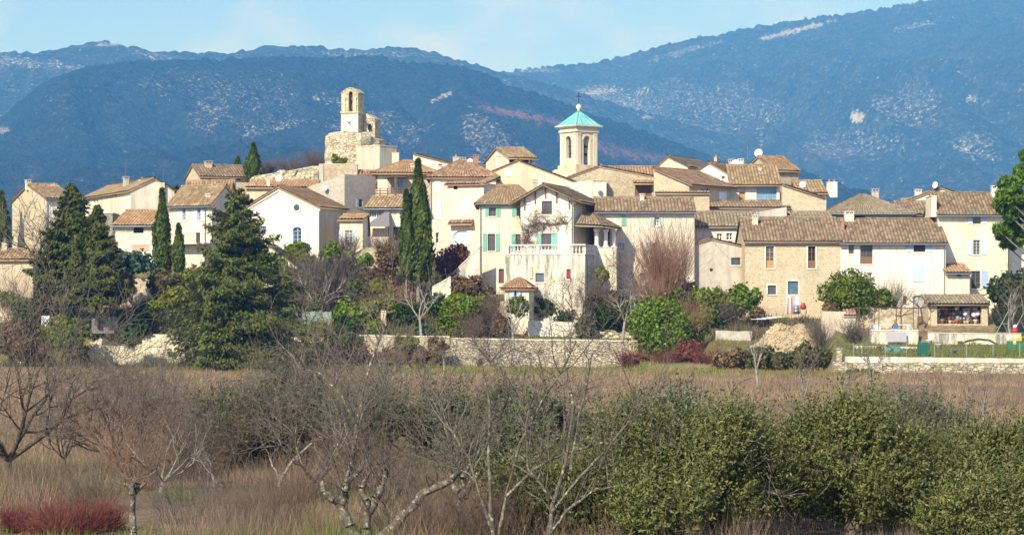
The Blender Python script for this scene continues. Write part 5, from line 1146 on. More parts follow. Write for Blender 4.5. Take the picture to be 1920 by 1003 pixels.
# --- fir or cedar: tiers of drooping sprays
def conifer(label, px, Y, w_px, top, base, seed=1, tiers=34, leaf=.22, mat=None, name='fir_tree', cat='fir tree', droop=.35, per=13, dens=30, blunt=.75, group=None, skirt=.02):
    r = rnd(seed); zb = zat(base, Y); h_ = zat(top, Y)-zb; R = w_px/2*Y/F; P = []; Nn = []; segs = [((0, 0, -1.), (0, 0, h_*.6), R*.055+.1, R*.03+.05), ((0, 0, h_*.6), (0, 0, h_), R*.03+.05, .02)]
    for i in range(tiers):
        t = i/tiers; z = h_*(skirt+(1-skirt)*t**1.05); L0 = R*(1-t)**blunt*(1.0 if t > .12 else .82)
        k = max(3, int(per*(1-t*.6)))
        for j in range(k):
            a = r.random()*2*pi; lob = 1+.22*sin(a*2+seed)+.18*sin(a*3+i*.35); L_ = L0*(.42+.72*r.random()**1.3)*lob+.15; dz = .16+.55*t
            e = np.array([cos(a), sin(a), 0]); s = np.array([-sin(a), cos(a), 0])
            m_ = max(8, int(dens*L_/R*1.15)); u = r.random(m_)**.75; wd = (.10+.26*(1-u))*L_*np.clip(u*4, 0, 1)
            off = (r.random(m_)-.5)*2*wd
            zz = z+L_*(dz*u-droop*2.4*u**2+droop*1.3*u**4)-np.abs(off)*.30+r.normal(size=m_)*.06*L_**.5-.05
            pts = e[None]*(L_*u)[:, None]+s[None]*off[:, None]; pts[:, 2] = zz; P.append(pts)
            nn = np.array([0, 0, .8])[None]+r.normal(size=(m_, 3))*.55+e[None]*.8; Nn.append(unit(nn))
            if L_ > R*.2: segs.append(((0, 0, z), tuple(e*L_*.5+np.array([0, 0, z+L_*(dz*.5-droop*.38)])), .05, .03)); segs.append((segs[-1][1], tuple(e*L_*.9+np.array([0, 0, z+L_*(dz*.9-droop*1.2)])), .03, .012))
    P = np.concatenate(P); Nn = np.concatenate(Nn)
    d = unit(P*np.array([1, 1, 0])+1e-6)
    me = leaf_mesh('crown', P, Nn, leaf, mat or LF_FIR, 2.4, seed, up=d+np.array([0, 0, -.25]))
    return plant(name, label, cat, (xat(px, Y), Y, zb), [('crown', me), ('trunk', tubes(segs, BK_DARK, 'trunk', 5))], group=group)
# --- leafless tree
def bare_parts(seed, h_, spread=.8, kids=(5, 4, 4), mat=None, trunk=.28, r0=None, stems=4, up=.3, twigm=None, bend=.35, ang=.75, minr=.006, ratio=.62, thick=1.):
    r = rnd(seed); a = []; r0 = r0 or h_*.026; th = trunk*h_; top = np.array([r.normal()*.05*h_, r.normal()*.05*h_, th]); a.append(((0, 0, -.3), tuple(top*.5), r0*1.15, r0*.95)); a.append((tuple(top*.5), tuple(top), r0*.95, r0*.85))
    segs = []
    for i in range(stems):
        an = 2*pi*(i+r.random()*.7)/stems
        branch(r, segs, top*.97, (cos(an)*spread, sin(an)*spread, 1), h_*(1-trunk)*.78, r0*.66*thick, len(kids), kids, bend, up, ang, ratio, 5, minr)
    me = tubes(segs, mat or BK_GREY, 'branches', 4); me.materials.append(twigm or mat or BK_TW)
    thin = np.repeat(np.array([s[2] < minr*2.2 for s in segs], np.int32), 4); me.polygons.foreach_set('material_index', thin)
    return [('trunk', tubes(a, mat or BK_GREY, 'trunk', 8)), ('branches', me)]
def bare(label, px, Y, top, base=None, seed=1, name='bare_tree', scale=None, rot=0, key=None, group=None, cat='bare tree', **k):
    zb = zat(base, Y) if base else zg(px, Y); h_ = zat(top, Y)-zb
    kk = key or ('bare', seed, tuple(sorted((a, str(b)) for a, b in k.items())))
    parts = cached(kk, lambda: bare_parts(seed, 4.0, **k))
    return plant(name, label, cat, (xat(px, Y), Y, zb), parts, rotz=rot, scale=h_/4.0, group=group)
# --- olive tree: short thick trunk, crown of upright silvery sprays
def olive_parts(seed, R, h_, n=26000, leaf=.10, mat=None, nl=46, squash=.8, low=.12):
    r = rnd(seed); c, rad = lumps(r, int(nl*.62), R*.98, R*.8, h_*.38, R*.17, (0, 0, h_*.50), -1.0); rad = [q*(.6+.8*r.random()) for q in rad]
    k = 13; ns = n//k; P0, d = blob_points(r, ns, c, rad, 1.0, .25)
    out = unit(P0-np.array([0, 0, h_*.40])); dd = unit(out*.6+np.array([0, 0, .85])+r.normal(size=P0.shape)*.45)
    L_ = leaf*(5+6*r.random(ns))*(1+1.8*(r.random(ns) < .14)); u = np.linspace(.1, 1, k)
    P = (P0[:, None, :]+dd[:, None, :]*(L_[:, None]*u[None])[..., None]); side = unit(np.cross(dd, r.normal(size=dd.shape)))
    sg = np.where(np.arange(k) % 2 == 0, 1., -1.)
    P = (P+side[:, None, :]*(sg*leaf*.9)[None, :, None]*(1-.5*u)[None, :, None]).reshape(-1, 3); D = (dd[:, None, :]+side[:, None, :]*(sg*.8)[None, :, None]).reshape(-1, 3); O = np.repeat(out, k, 0)
    m_ = P[:, 2] > low*h_; P = P[m_]; D = D[m_]; O = O[m_]
    Nn = unit(O*.8+r.normal(size=P.shape)*.7)
    me = leaf_mesh('crown', P, Nn, leaf, mat or LF_OLV, 2.6, seed, up=unit(D)*3)
    segs = []; a = [((0, 0, -.4), (.08*R, 0, h_*.12), R*.15, R*.12), ((.08*R, 0, h_*.12), (0, 0, h_*.25), R*.12, R*.10)]
    for i in range(6):
        an = 2*pi*i/6+r.random(); branch(r, segs, (0, 0, h_*.22), (cos(an)*.8, sin(an)*.8, 1), h_*.55, R*.06, 2, (4, 3), bend=.5, up=.2, minr=.008)
    return [('crown', me), ('trunk', tubes(a, BK_DARK, 'trunk', 8)), ('branches', tubes(segs, BK_DARK, 'branches', 5))]

# ------------------------------------------------------------------ planted near the village
cypress('slender cypress cut by the left picture edge beside the stone house', 3, 292, 34, 362, 480, 1, 3000)
conifer('tall dark conifer with pointed top, left of the pair before the stone house', 134, 256, 156, 343, 590, 2, tiers=50, leaf=.17, mat=LF_THU, name='conifer', cat='conifer', droop=.22, per=26, dens=140, blunt=.82, skirt=.13, group='pair of dark conifers')
conifer('tall dark conifer with lower top, right of the pair before the stone house', 182, 254, 126, 384, 590, 3, tiers=44, leaf=.17, mat=LF_THU, name='conifer', cat='conifer', droop=.22, per=26, dens=140, blunt=.82, skirt=.13, group='pair of dark conifers')
conifer('huge spreading fir with layered drooping branches in front of the gabled house', 446, 232, 390, 350, 702, 4, tiers=42, leaf=.15, mat=LF_FIR, droop=.30, per=21, dens=340, blunt=.80)
cypress('medium cypress standing before the orange roofed annex', 304, 272, 33, 358, 515, 5, 3600)
cypress('short thin cypress between annex and cream house', 335, 271, 20, 424, 510, 6, 2000)
cypress('small pointed cypress on the skyline next to the upper stone house', 475, 318, 26, 272, 350, 7, 2600, shape=1.35)
cypress('tiny dark cypress tip behind the roof of the upper stone house', 446, 330, 14, 297, 335, 8, 900, shape=1.35)
cypress('tallest cypress of the twin pair in the village centre', 784, 262, 50, 303, 528, 9, 9500, .30)
cypress('lower narrower cypress on the left of the twin pair', 762, 261, 24, 360, 520, 10, 4000, .3)
conifer('small conifer just right of the white house ridge', 332, 306, 16, 348, 400, 11, tiers=16, leaf=.3, mat=LF_CYP, name='conifer', cat='conifer', per=8, dens=14)
bush('large round laurel bush with glossy leaves above the dry stone wall', 866, 253, 92, 558, 642, LF_LAUR, 12, 8000, .2)
bush('big block-shaped laurel at the end of the dry stone wall', 1238, 247, 112, 552, 684, LF_LAUR, 13, 13000, .2, nl=60)
bush('wide dome-shaped dark bush in front of the white farmhouse', 1580, 257, 96, 514, 588, LF_LAUR, 14, 5200, .24, nl=40, mat=None) if False else bush('wide dome-shaped dark bush in front of the white farmhouse', 1590, 257, 124, 513, 592, leafmat('leaf_dome', (.06, .095, .005), (.20, .25, .015), (.20, .22, .02)), 14, 9500, .2, nl=60)
bush('smaller dark bush leaning on the right of the dome-shaped bush', 1652, 257, 50, 543, 588, leafmat('leaf_dome', (0, 0, 0), (0, 0, 0)), 15, 2200, .24)
bush('round green bush left of the farmhouse wall', 1388, 258, 76, 532, 592, LF_LAUR, 16, 3400, .24)
bush('dark green ivy-covered bush between the red willow and the farmhouse', 1318, 256, 64, 528, 640, LF_LAUR, 17, 4200, .26)
bush('tall shadowy evergreen hedge beneath the pine at the right edge', 1890, 254, 74, 505, 622, LF_IVY, 18, 5200, .26)
bush('dark evergreen mass under the right-edge hedge next to the barn', 1925, 252, 70, 470, 620, LF_IVY, 19, 3600, .28)
bush('purple-leaved shrub beside the stairway parapet', 848, 267.5, 70, 463, 532, LF_PUR, 20, 4200, .2); bush('green shrub behind the purple one by the stairway', 862, 271, 36, 458, 492, LF_DARK, 21, 1300, .24)
bush('bright green shrub under the gabled house window', 556, 268, 62, 453, 486, LF_LAUR, 22, 2200, .26); bush('clipped green shrub on the retaining wall edge', 570, 266, 56, 470, 500, LF_YEL, 23, 1800, .24)
bush('trailing green shrub below the small yellow house', 650, 267, 44, 466, 500, LF_YEL, 24, 1500, .24); bush('dark shrub in front of the garden pavilion', 973, 252, 44, 556, 592, LF_LAUR, 25, 1700, .22)
bush('large teal hedge below the annex lattice wall', 250, 268, 112, 470, 512, LF_TEAL, 26, 3600, .26, nl=34); bush('dark conifer-like shrub at the foot of the dark conifers', 120, 252, 100, 588, 660, LF_LAUR, 27, 4200, .26, nl=34)
bush('dark green shrub spilling over the pale plaster wall', 240, 252, 50, 608, 650, LF_DARK, 28, 2000, .24); bush('olive-green shrub with brown tips above the terrace left of the fir', 305, 262, 76, 505, 560, leafmat('leaf_mix', (.07, .07, .02), (.16, .12, .04), (.03, .07, .015)), 29, 3200, .26)
bush('bright leaf-green shrub left of the fir base', 330, 254, 60, 536, 590, LF_YEL, 30, 2400, .25); bush('reddish bare-leaf shrub above the conifer feet', 230, 263, 70, 510, 560, LF_BRN, 31, 2600, .26)
bush('small shrub with yellow flowers below the clock tower', 640, 309.5, 26, 296, 309, LF_YEL, 32, 500, .25); bush('leaning tuft shrub against the clock tower base', 628, 309.5, 12, 286, 309, LF_YEL, 33, 300, .22); bush('tiny dark bush behind the cube building', 716, 330, 24, 269, 290, LF_LAUR, 34, 500, .3)
bush('small green tree in a corner below the porch', 1129, 258, 30, 499, 530, LF_YEL, 35, 1100, .22)
bush('teal lavender-like mound at the foot of the pale slim tree', 793, 252, 50, 610, 634, LF_TEAL, 36, 1400, .2)
bush('dark green creeper bush on the bank below the retaining wall', 664, 262, 50, 514, 556, LF_LAUR, 37, 2000, .24); bush('bright small bush right of the creeper bush', 708, 261, 42, 524, 552, LF_YEL, 38, 1300, .22)
bush('shrub with palm-like leaves on the retaining wall', 686, 266, 34, 478, 502, LF_LAUR, 39, 900, .3)
bush('grey-green olive shrub behind the small white wall', 1205, 256, 60, 552, 610, LF_OLG, 40, 2400, .22); bush('large brown thorny bush in front of the villa wing', 878, 261, 78, 515, 560, LF_BRN, 41, 3000, .22)
bush('olive sapling with dark trunk standing on the dry stone wall terrace', 1098, 251.5, 40, 590, 636, LF_OLG, 42, 1500, .2)
k_ = 0
for (px, Y, w_, tp, bs, m_, lb) in [(60, 256, 90, 560, 640, LF_IVY, 'dark ivy thicket at the far left below the low building'), (20, 254, 80, 600, 668, LF_BRN, 'brown thicket in the far left corner of the gardens'), (60, 252, 70, 630, 676, LF_BRN, 'low brown bramble before the far left gardens'),
    (700, 256, 90, 560, 634, LF_YEL, 'yellow-green overgrown shrub on the lower bank'), (655, 255, 70, 560, 630, LF_LAUR, 'mid green shrub next to the greenhouse frame'), (628, 247.5, 100, 640, 690, LF_BRN, 'bramble mound covering the left end of the dry stone wall'), (820, 247.5, 40, 632, 680, LF_BRN, 'dead creeper hanging over the dry stone wall'), (720, 247, 80, 662, 692, LF_BRN, 'low brown bramble along the wall foot'),
    (1290, 243, 70, 640, 682, LF_PUR, 'dark red bramble right of the block-shaped laurel'), (1200, 244, 70, 662, 690, LF_PUR, 'low dark red bramble under the wall end'), (1440, 234, 120, 646, 702, leafmat('leaf_bramble', (.07, .075, .018), (.18, .15, .05), (.06, .10, .015)), 'wide dark green bramble mound left of the low terrace wall'), (1520, 231, 110, 642, 700, leafmat('leaf_bramble', (0, 0, 0), (0, 0, 0)), 'dark bramble mound touching the low terrace wall'),
    (1370, 238, 90, 650, 694, LF_BRN, 'brownish bramble between red shrubs and dark mounds'), (1620, 217, 110, 694, 716, LF_YEL, 'green bramble strip at the foot of the low terrace wall'), (1740, 216, 120, 700, 714, LF_BRN, 'brown bramble strip further along the low terrace wall'), (700, 265, 100, 505, 545, LF_BRN, 'brown dry shrub on the bank below the retaining wall'), (1010, 252, 0, 0, 0, None, None),
    (260, 256, 60, 580, 640, LF_IVY, 'dark ivy shrub behind the wooden fence'), (215, 258, 60, 575, 625, LF_YEL, 'yellow-green shrub above the wooden fence'), (100, 262, 60, 520, 580, LF_DARK, 'dark leafy shrub left of the dark conifers'), (500, 254, 90, 620, 690, LF_DARK, 'dark shrub behind the lower right of the fir'), (560, 256, 30, 600, 630, LF_LAUR, 'round green shrub right of the fir'),
    (600, 262, 90, 530, 600, LF_BRN, 'tangled brown shrub under the retaining wall'), (910, 262, 50, 530, 575, LF_BRN, 'brown shrub left of the garden pavilion'), (1020, 258, 40, 560, 590, LF_DARK, 'dark clump right of the garden pavilion'), (1290, 258, 50, 520, 600, LF_BRN, 'brown leafy thicket right of the red willow'), (1345, 256, 36, 590, 640, LF_IVY, 'shadowed ivy column below the farmhouse garden'), (1555, 256, 30, 560, 600, LF_BRN, 'brown shrub hiding behind the dome-shaped bush'), (1600, 219, 50, 700, 712, LF_LAUR, 'fresh green bramble at the corner of the low terrace wall')]:
    if lb: k_ += 1; bush(lb, px, Y, w_, tp, bs, m_, 60+k_, int(25*w_*(bs-tp)/45+500), .24)
# bare shrubs
twigs('great fan of reddish willow shoots before the right wing', 1248, 257, 140, 447, 575, BK_RB, 101, 360, name='willow_bush', rad=.022, fan=1.0, kids=4, curve=.2, cat='willow')
for i, (px, Y, w_, tp, bs, m_, lb) in enumerate([(1180, 244, 90, 650, 690, BK_RED, 'bright red twiggy shrub strip under the wall end'), (1250, 242, 90, 655, 692, BK_RED, 'crimson twiggy shrub right of the wall end'), (1330, 240, 100, 648, 690, BK_RED, 'dark red twiggy shrub below the terraced bank'),
    (630, 262, 80, 480, 560, BK_TW, 'grey leafless climber against the retaining wall'), (570, 262, 90, 490, 590, BK_TW, 'tangle of grey bare stems over the ruined gable'), (690, 260, 70, 560, 600, BK_RB, 'pinkish bare shrub on the lower bank'), (740, 258, 70, 545, 625, BK_RB, 'reddish bare shrub behind the pale slim tree'), (800, 266, 80, 520, 590, BK_BRN, 'brown bare shrub below the twin cypress'),
    (920, 254, 60, 560, 630, BK_BRN, 'brown bare shrub left of the pavilion front'), (885, 252, 70, 585, 632, BK_BRN, 'spiky brown shrub right of the large laurel'), (1030, 262, 120, 545, 600, BK_BRN, 'purple-brown thicket below the terrace block'), (1120, 262, 110, 530, 610, BK_BRN, 'dense brown thicket behind the pale garden tree'), (1290, 250, 70, 570, 660, BK_RB, 'upright reddish stems beside the block-shaped laurel'),
    (655, 268, 60, 440, 480, BK_BRN, 'dark bare bush beside the gabled house side wall'), (720, 267, 90, 440, 470, BK_BRN, 'brown clipped hedge on the wall before the awning'), (1670, 258, 90, 530, 590, BK_TW, 'pale bare vine twigs in front of the white farmhouse'), (1600, 244, 50, 600, 650, BK_TW, 'grey bare shrub by the garden hut'), (1370, 257, 90, 560, 600, BK_TW, 'pale bare umbrella-like shrub before the farmhouse'),
    (545, 322, 110, 292, 325, BK_BRN, 'purplish bare thicket on the skyline behind the rampart'), (590, 326, 60, 285, 325, BK_BRN, 'purplish bare thicket against the clock tower'), (500, 322, 60, 302, 328, BK_BRN, 'low bare thicket at the left end of the rampart'), (1540, 240, 60, 610, 660, BK_TW, 'bare twiggy shrub on the right of the rubble heap'), (1220, 250, 60, 520, 580, BK_RB, 'short reddish stems at the foot of the great willow'), (900, 246, 10, 668, 692, BK_BRN, 'tiny twig clump by the wall foot'), (30, 262, 90, 520, 620, BK_TW, 'grey bare thicket in front of the low building'), (1900, 247, 40, 570, 640, BK_BRN, 'bare brown stems under the pine by the right edge')]):
    twigs(lb, px, Y, w_, tp, bs, m_, 110+i, 150 if w_ > 40 else 60, rad=.02)
# bare trees near the village
B3 = dict(kids=(5, 4, 3)); VM = dict(mat=BK_GREY, twigm=BK_TW)
bare('leafless dark tree before the far left stone house', 62, 262, 395, 560, 201, kids=(5, 4, 4), mat=BK_DARK, twigm=BK_TW, trunk=.3, spread=.7, minr=.009)
bare('low wide gnarled tree with black limbs before the terrace block', 1085, 252, 527, 628, 202, kids=(5, 5, 4), mat=BK_DARK, twigm=BK_BRN, trunk=.22, spread=1.6, up=.1, minr=.009, stems=6)
bare('pale slim multi-branched tree standing in the teal mound', 790, 251, 525, 626, 203, kids=(4, 3), mat=BK_PALE, twigm=BK_PALE, trunk=.25, spread=.6, minr=.008, up=.5)
bare('pale slim tree left of the block-shaped laurel', 1167, 250, 528, 634, 204, kids=(5, 3), mat=BK_PALE, twigm=BK_TW, trunk=.3, spread=.6, minr=.008, up=.4)
bare('bare bush-like tree growing against the dry stone wall', 920, 247, 610, 686, 205, kids=(5, 4, 3), mat=BK_DARK, twigm=BK_BRN, trunk=.08, spread=.9, minr=.008, stems=6)
bare('pruned little vine tree behind the wall centre', 1030, 251, 598, 632, 206, kids=(3, 2), mat=BK_TW, twigm=BK_TW, trunk=.4, spread=.8, minr=.02, stems=3)
bare('pruned little vine tree left of the small olive', 1008, 251, 600, 632, 207, kids=(3, 2), mat=BK_TW, twigm=BK_TW, trunk=.4, spread=.8, minr=.02, stems=3)
bare('greyish bare tree in front of the garden pavilion', 962, 250.8, 545, 634, 208, kids=(5, 4), mat=BK_PALE, twigm=BK_TW, trunk=.2, spread=.6, minr=.009, stems=4)
bare('grey climbing tree with arched trunk on the retaining wall', 600, 259, 480, 600, 209, kids=(6, 5, 3), mat=BK_PALE, twigm=BK_TW, trunk=.2, spread=1.1, minr=.009, stems=5)
bare('twisted grey bare tree left of the bank shrubs', 580, 256, 545, 640, 210, kids=(5, 4, 3), mat=BK_GREY, twigm=BK_TW, trunk=.25, spread=.9, minr=.009, stems=4)
bare('bare tree over the patio vine of the white farmhouse', 1730, 256, 538, 600, 211, kids=(5, 4), mat=BK_DARK, twigm=BK_TW, trunk=.35, spread=1.0, minr=.01)
bare('bare vine tree trained along the pergola', 1690, 252, 560, 612, 212, kids=(5, 4), mat=BK_DARK, twigm=BK_TW, trunk=.35, spread=1.3, up=.0, minr=.01)
bare('multi-stemmed pale tree under the pine at the right', 1893, 246, 520, 638, 213, kids=(3, 3), mat=BK_PALE, twigm=BK_BRN, trunk=.06, spread=.35, minr=.01, stems=6)
bare('bare grey tree behind the great willow bush', 1180, 262, 480, 600, 214, kids=(5, 4, 3), mat=BK_GREY, twigm=BK_BRN, trunk=.2, spread=.6, minr=.009)
# climbers on house fronts
def climber(label, Hs, pts, seed, n=36, spread=.9, mat=None):
    r = rnd(seed); segs = []
    P = [np.array([Hs.u_of(px), -.12, Hs.zloc(py, Hs.u_of(px))]) for px, py in pts]
    for a, b in zip(P[:-1], P[1:]): segs.append((a, b, .05, .045))
    for i in range(n):
        k = r.integers(len(P)-1); p = P[k]+(P[k+1]-P[k])*r.random(); a = r.random()*2*pi; d = np.array([cos(a), -.12, sin(a)*.8])
        s0 = []; branch(r, s0, p, d, spread*(.5+r.random()), .022, 1, (4,), bend=.8, up=0., ang=.8, ratio=.6, nseg=4, minr=.008)
        for s in s0:
            s[0][1] = min(-.04, max(-.35, s[0][1])); s[1][1] = min(-.04, max(-.35, s[1][1])); segs.append(s)
    o = thing('climbing_vine', label, 'climbing vine', Hs.root.location, Hs.root.rotation_euler[2]); link('stems', tubes(segs, mat or BK_BRN, 'stems', 3), o); return o
climber('leafless climbing vine above the French window of the villa', villa, [(979, 462), (990, 447), (990, 425), (1010, 418), (1040, 421), (1065, 418)], 5, 150, 1.3)

for i, (px, Y, w_, tp, bs, m_, lb) in enumerate([(505, 262, 70, 470, 520, LF_LAUR, 'dark green hedge behind the fir top right side'), (540, 262, 60, 500, 560, LF_YEL, 'yellowish hedge on the ruined gable flank'), (620, 262, 50, 455, 490, LF_LAUR, 'glossy bush between gabled house and yellow annex'), (735, 258, 50, 540, 600, LF_YEL, 'leafy green shrub left of the pale slim tree'), (765, 264, 60, 525, 590, LF_BRN, 'brown-leaved shrub under the twin cypress foot'), (830, 262, 40, 545, 590, LF_LAUR, 'green shrub at the stairway foot'), (905, 258, 50, 556, 600, LF_YEL, 'light green shrub above the large laurel'), (940, 253, 44, 590, 632, LF_BRN, 'brown leafy shrub below the pavilion'), (1060, 258, 60, 575, 620, LF_IVY, 'dark ivy under the gnarled garden tree'), (1130, 256, 60, 570, 625, LF_DARK, 'dark green shrub behind the small olive sapling'), (1275, 255, 56, 540, 600, LF_DARK, 'green shrub right of the willow foot'), (1300, 250, 50, 585, 650, LF_YEL, 'light green tall shrub right of the block laurel'), (1345, 258, 50, 540, 580, LF_YEL, 'yellow-green shrub between ivy bush and round bush'), (1420, 257, 36, 575, 600, LF_BRN, 'brown weed clump at the farmhouse corner'), (420, 262, 80, 500, 560, LF_DARK, 'dark bush glimpsed behind the fir'), (360, 266, 50, 505, 540, LF_YEL, 'light hedge behind the fir left side'), (190, 262, 60, 480, 540, LF_DARK, 'dark bush to the right of the dark conifers'), (275, 258, 50, 560, 610, LF_LAUR, 'glossy bush between conifers and fir'), (30, 262, 60, 540, 590, LF_LAUR, 'green bush by the low building wall'), (600, 254, 60, 600, 640, LF_YEL, 'yellow-green bush behind the bramble mound'), (650, 252, 50, 590, 635, LF_DARK, 'dark bush above the lichened garden wall'), (700, 252, 44, 600, 634, LF_LAUR, 'small glossy bush above the lichened garden wall')]): bush(lb, px, Y, w_, tp, bs, m_, 160+i, int(30*w_*(bs-tp)/45+600), .2)

for i, (px, Y, w_, tp, bs, m_, lb) in enumerate([(908, 259, 50, 552, 600, LF_DARK, 'dark shrub between the large laurel and the pavilion'), (1002, 260, 56, 552, 600, LF_BRN, 'brown shrub touching the right side of the pavilion'), (1035, 259, 60, 560, 602, LF_DARK, 'dark hedge behind the small white wall, left part'), (1075, 260, 60, 556, 602, LF_BRN, 'brown hedge behind the small white wall, right part'), (1110, 259, 56, 552, 604, LF_IVY, 'dark ivy mass behind the olive sapling'), (1150, 259, 60, 548, 606, LF_BRN, 'dense brown shrub between olive sapling and pale slim tree'), (1188, 258, 50, 560, 618, LF_DARK, 'dark green shrub just left of the block-shaped laurel'), (600, 265, 60, 486, 530, LF_DARK, 'ivy curtain hanging on the retaining wall, left'), (640, 265, 50, 484, 520, LF_BRN, 'brown creeper curtain on the retaining wall, middle'), (725, 265, 50, 462, 520, LF_BRN, 'brown creeper curtain on the retaining wall, right end'), (760, 256, 60, 560, 620, LF_IVY, 'dark ivy bush behind the pale slim tree'), (820, 258, 50, 545, 600, LF_IVY, 'dark ivy bush left of the large laurel'), (545, 257, 60, 560, 620, LF_DARK, 'dark bush just right of the fir'), (590, 258, 50, 560, 600, LF_YEL, 'olive-green bush above the greenhouse frame'), (800, 247.6, 70, 655, 690, LF_BRN, 'bramble at the foot of the wall below the large laurel'), (760, 249.4, 60, 626, 660, LF_YEL, 'green creeper spilling over the lichened garden wall')]): bush(lb, px, Y, w_, tp, bs, m_, 260+i, int(30*w_*(bs-tp)/45+600), .2)
# ------------------------------------------------------------------ pine at the right edge
def pine():
    r = rnd(77); Y = 225.; zb = zg(1990, Y); zt = zat(300, Y); h_ = zt-zb; k = Y/F
    cl = [(1893, 345, 22), (1915, 330, 26), (1880, 372, 22), (1905, 365, 28), (1868, 388, 18), (1895, 395, 28), (1925, 400, 30), (1862, 432, 16), (1878, 440, 22), (1900, 430, 26), (1895, 462, 20), (1925, 450, 30), (1960, 350, 50), (1970, 430, 50), (2010, 380, 55), (1950, 300, 40), (1990, 310, 45), (2040, 430, 50), (2060, 370, 40)]
    C_ = [((px-1990)*k, (r.random()-.5)*5, zat(py, Y)-zb) for px, py, q in cl]; R_ = [q*k*.82 for _, _, q in cl]
    cc, rr = [], []
    for c, q in zip(C_, R_):
        for j in range(9): d = unit(r.normal(size=3)); cc.append(np.array(c)+d*q*.62); rr.append(q*(.28+.18*r.random()))
    P, d = blob_points(r, 26000, cc, rr, .8, .35); Nn = unit(d+r.normal(size=P.shape)*.7)
    me = leaf_mesh('crown', P, Nn, .20, LF_PINE, 3.2, 7, up=d+np.array([0, 0, .6]))
    segs = [((0, 0, -1), (.3, 0, h_*.45), .42, .34), ((.3, 0, h_*.45), (.0, 0, h_*.95), .34, .12)]
    for c in C_:
        s = np.array([.2, 0, max(h_*.35, c[2]-abs(c[0])*.5-1)]); c = np.array(c); m_ = (s+c)/2+np.array([0, 0, -.5]); segs += [(s, m_, .15, .09), (m_, c, .09, .04)]
    plant('pine_tree', 'bright green round-needled pine reaching in from the right edge above the houses', 'pine tree', (xat(1990, Y), Y, zb), [('crown', me), ('trunk', tubes(segs, BK_GREY, 'trunk', 7))])
pine()
# ------------------------------------------------------------------ garden walls and small structures
def wall_thing(name, label, px0, px1, Y, top0, top1, base, mat, thick=.5, cope=None, cat='wall', Y1=None, wob=.06, seed=0, parts_name='wall'):
    Y1 = Y1 or Y; A = Vector((xat(px0, Y), Y, 0)); B = Vector((xat(px1, Y1), Y1, 0)); L_ = (B-A).length; z0 = zat(base, Y)-1.0
    o = thing(name, label, cat, (A.x, A.y, z0), math.atan2(B.y-A.y, B.x-A.x))
    n = max(4, int(L_/.5)); r = rnd(seed); g = MB(); tops = []
    for i in range(n+1):
        t_ = i/n; px = px0+(px1-px0)*t_; yy = Y+(Y1-Y)*t_; tp = top0+(top1-top0)*t_ if not callable(top0) else top0(px); tops.append(zat(tp, yy)-z0+(r.random()-.5)*wob)
    rows = 6
    for i in range(n+1):
        for (d, j) in [(0, j) for j in range(rows+1)]+[(1, rows), (1, 0)]:
            z = tops[i]*j/rows; bulge = (r.random()-.5)*wob*(1 if 0 < j < rows else 0); g.v.append((L_*i/n, (thick if d else bulge), z))
    m_ = rows+3
    for i in range(n):
        for j in range(m_): j2 = (j+1) % m_; g.f.append((i*m_+j, (i+1)*m_+j, (i+1)*m_+j2, i*m_+j2))
    g.f.append(tuple(range(m_))); g.f.append(tuple(n*m_+j for j in reversed(range(m_))))
    g.build(parts_name, mat, o)
    if cope:
        g = MB()
        for i in range(n): za, zb = tops[i]+.03, tops[i+1]+.03; g.prism([(L_*i/n, za), (L_*(i+1)/n, zb), (L_*(i+1)/n, zb+cope), (L_*i/n, za+cope)], -.06, thick+.06)
        g.build('coping', STUC, o)
    return o
wall_thing('dry_stone_wall', 'long pale dry stone wall across the middle at the edge of the field', 845, 1196, 250, 636, 641, 688, ST_WALL, .6, .1, wob=.05, seed=1)
wall_thing('dry_stone_wall', 'yellower lichen-stained stretch of garden wall half buried in brambles left of the pale wall', 672, 843, 250.3, 630, 633, 686, ST_TAN, .6, .1, wob=.05, seed=2)
wall_thing('plaster_wall', 'cream plaster garden wall with a ragged top left of the fir', 168, 590, 256, lambda px: float(np.interp(px, [168, 180, 186, 205, 222, 240, 262, 268, 300, 420, 590], [640, 640, 634, 641, 636, 648, 632, 624, 627, 630, 632])), 0, 676, P_YEL, .35, None, wob=.1, seed=3)
wall_thing('low_terrace_wall', 'rough low stone terrace wall at the right with moss tufts', 1562, 2080, 220.5, 680, 684, 702, ST_LOW, .6, None, wob=.22, seed=4)
wall_thing('parapet_wall', 'smooth cream parapet on top of the low terrace wall', 1575, 2080, 221.4, 668, 674, 684, P_OLD, .35, None, wob=.02, seed=5)
g = thing('wall_pillar', 'short square stone pillar at the left end of the low terrace wall', 'pillar', gp(1573, 221, -.2)); m_ = MB(); zt = zat(655, 221)-g.location.z; m_.box(-.2, .22, -.2, .25, 0, zt); m_.box(-.26, .28, -.26, .31, zt+.002, zt+.1); m_.build('post', ST_LOW, g)
wall_thing('garden_wall', 'pale block wall with a grey panel below the pergola terrace', 1632, 1722, 243.5, 620, 620, 642, P_DRIP, .4, .08, seed=6)
wall_thing('garden_wall', 'long stained low wall in front of the open barn', 1740, 1915, 243.5, 625, 627, 645, P_DRIP, .4, .06, seed=7)
wall_thing('garden_wall', 'grass-topped pale low kerb wall across the right-hand lawn', 1600, 1720, 236, 648, 650, 658, P_OLD, .4, None, seed=8)
wall_thing('retaining_wall', 'weathered stone retaining wall under the village hung with bare climbers', 545, 742, 268, lambda px: float(np.interp(px, [545, 600, 660, 690, 742], [492, 484, 478, 464, 452])), 0, 590, ST_TAN, .6, None, wob=.2, seed=9)
wall_thing('stair_parapet', 'sloping plaster parapet of a stairway left of the villa', 848, 900, 266.5, 515, 464, 540, P_OLD, .4, .1, wob=.03, seed=10, Y1=265)
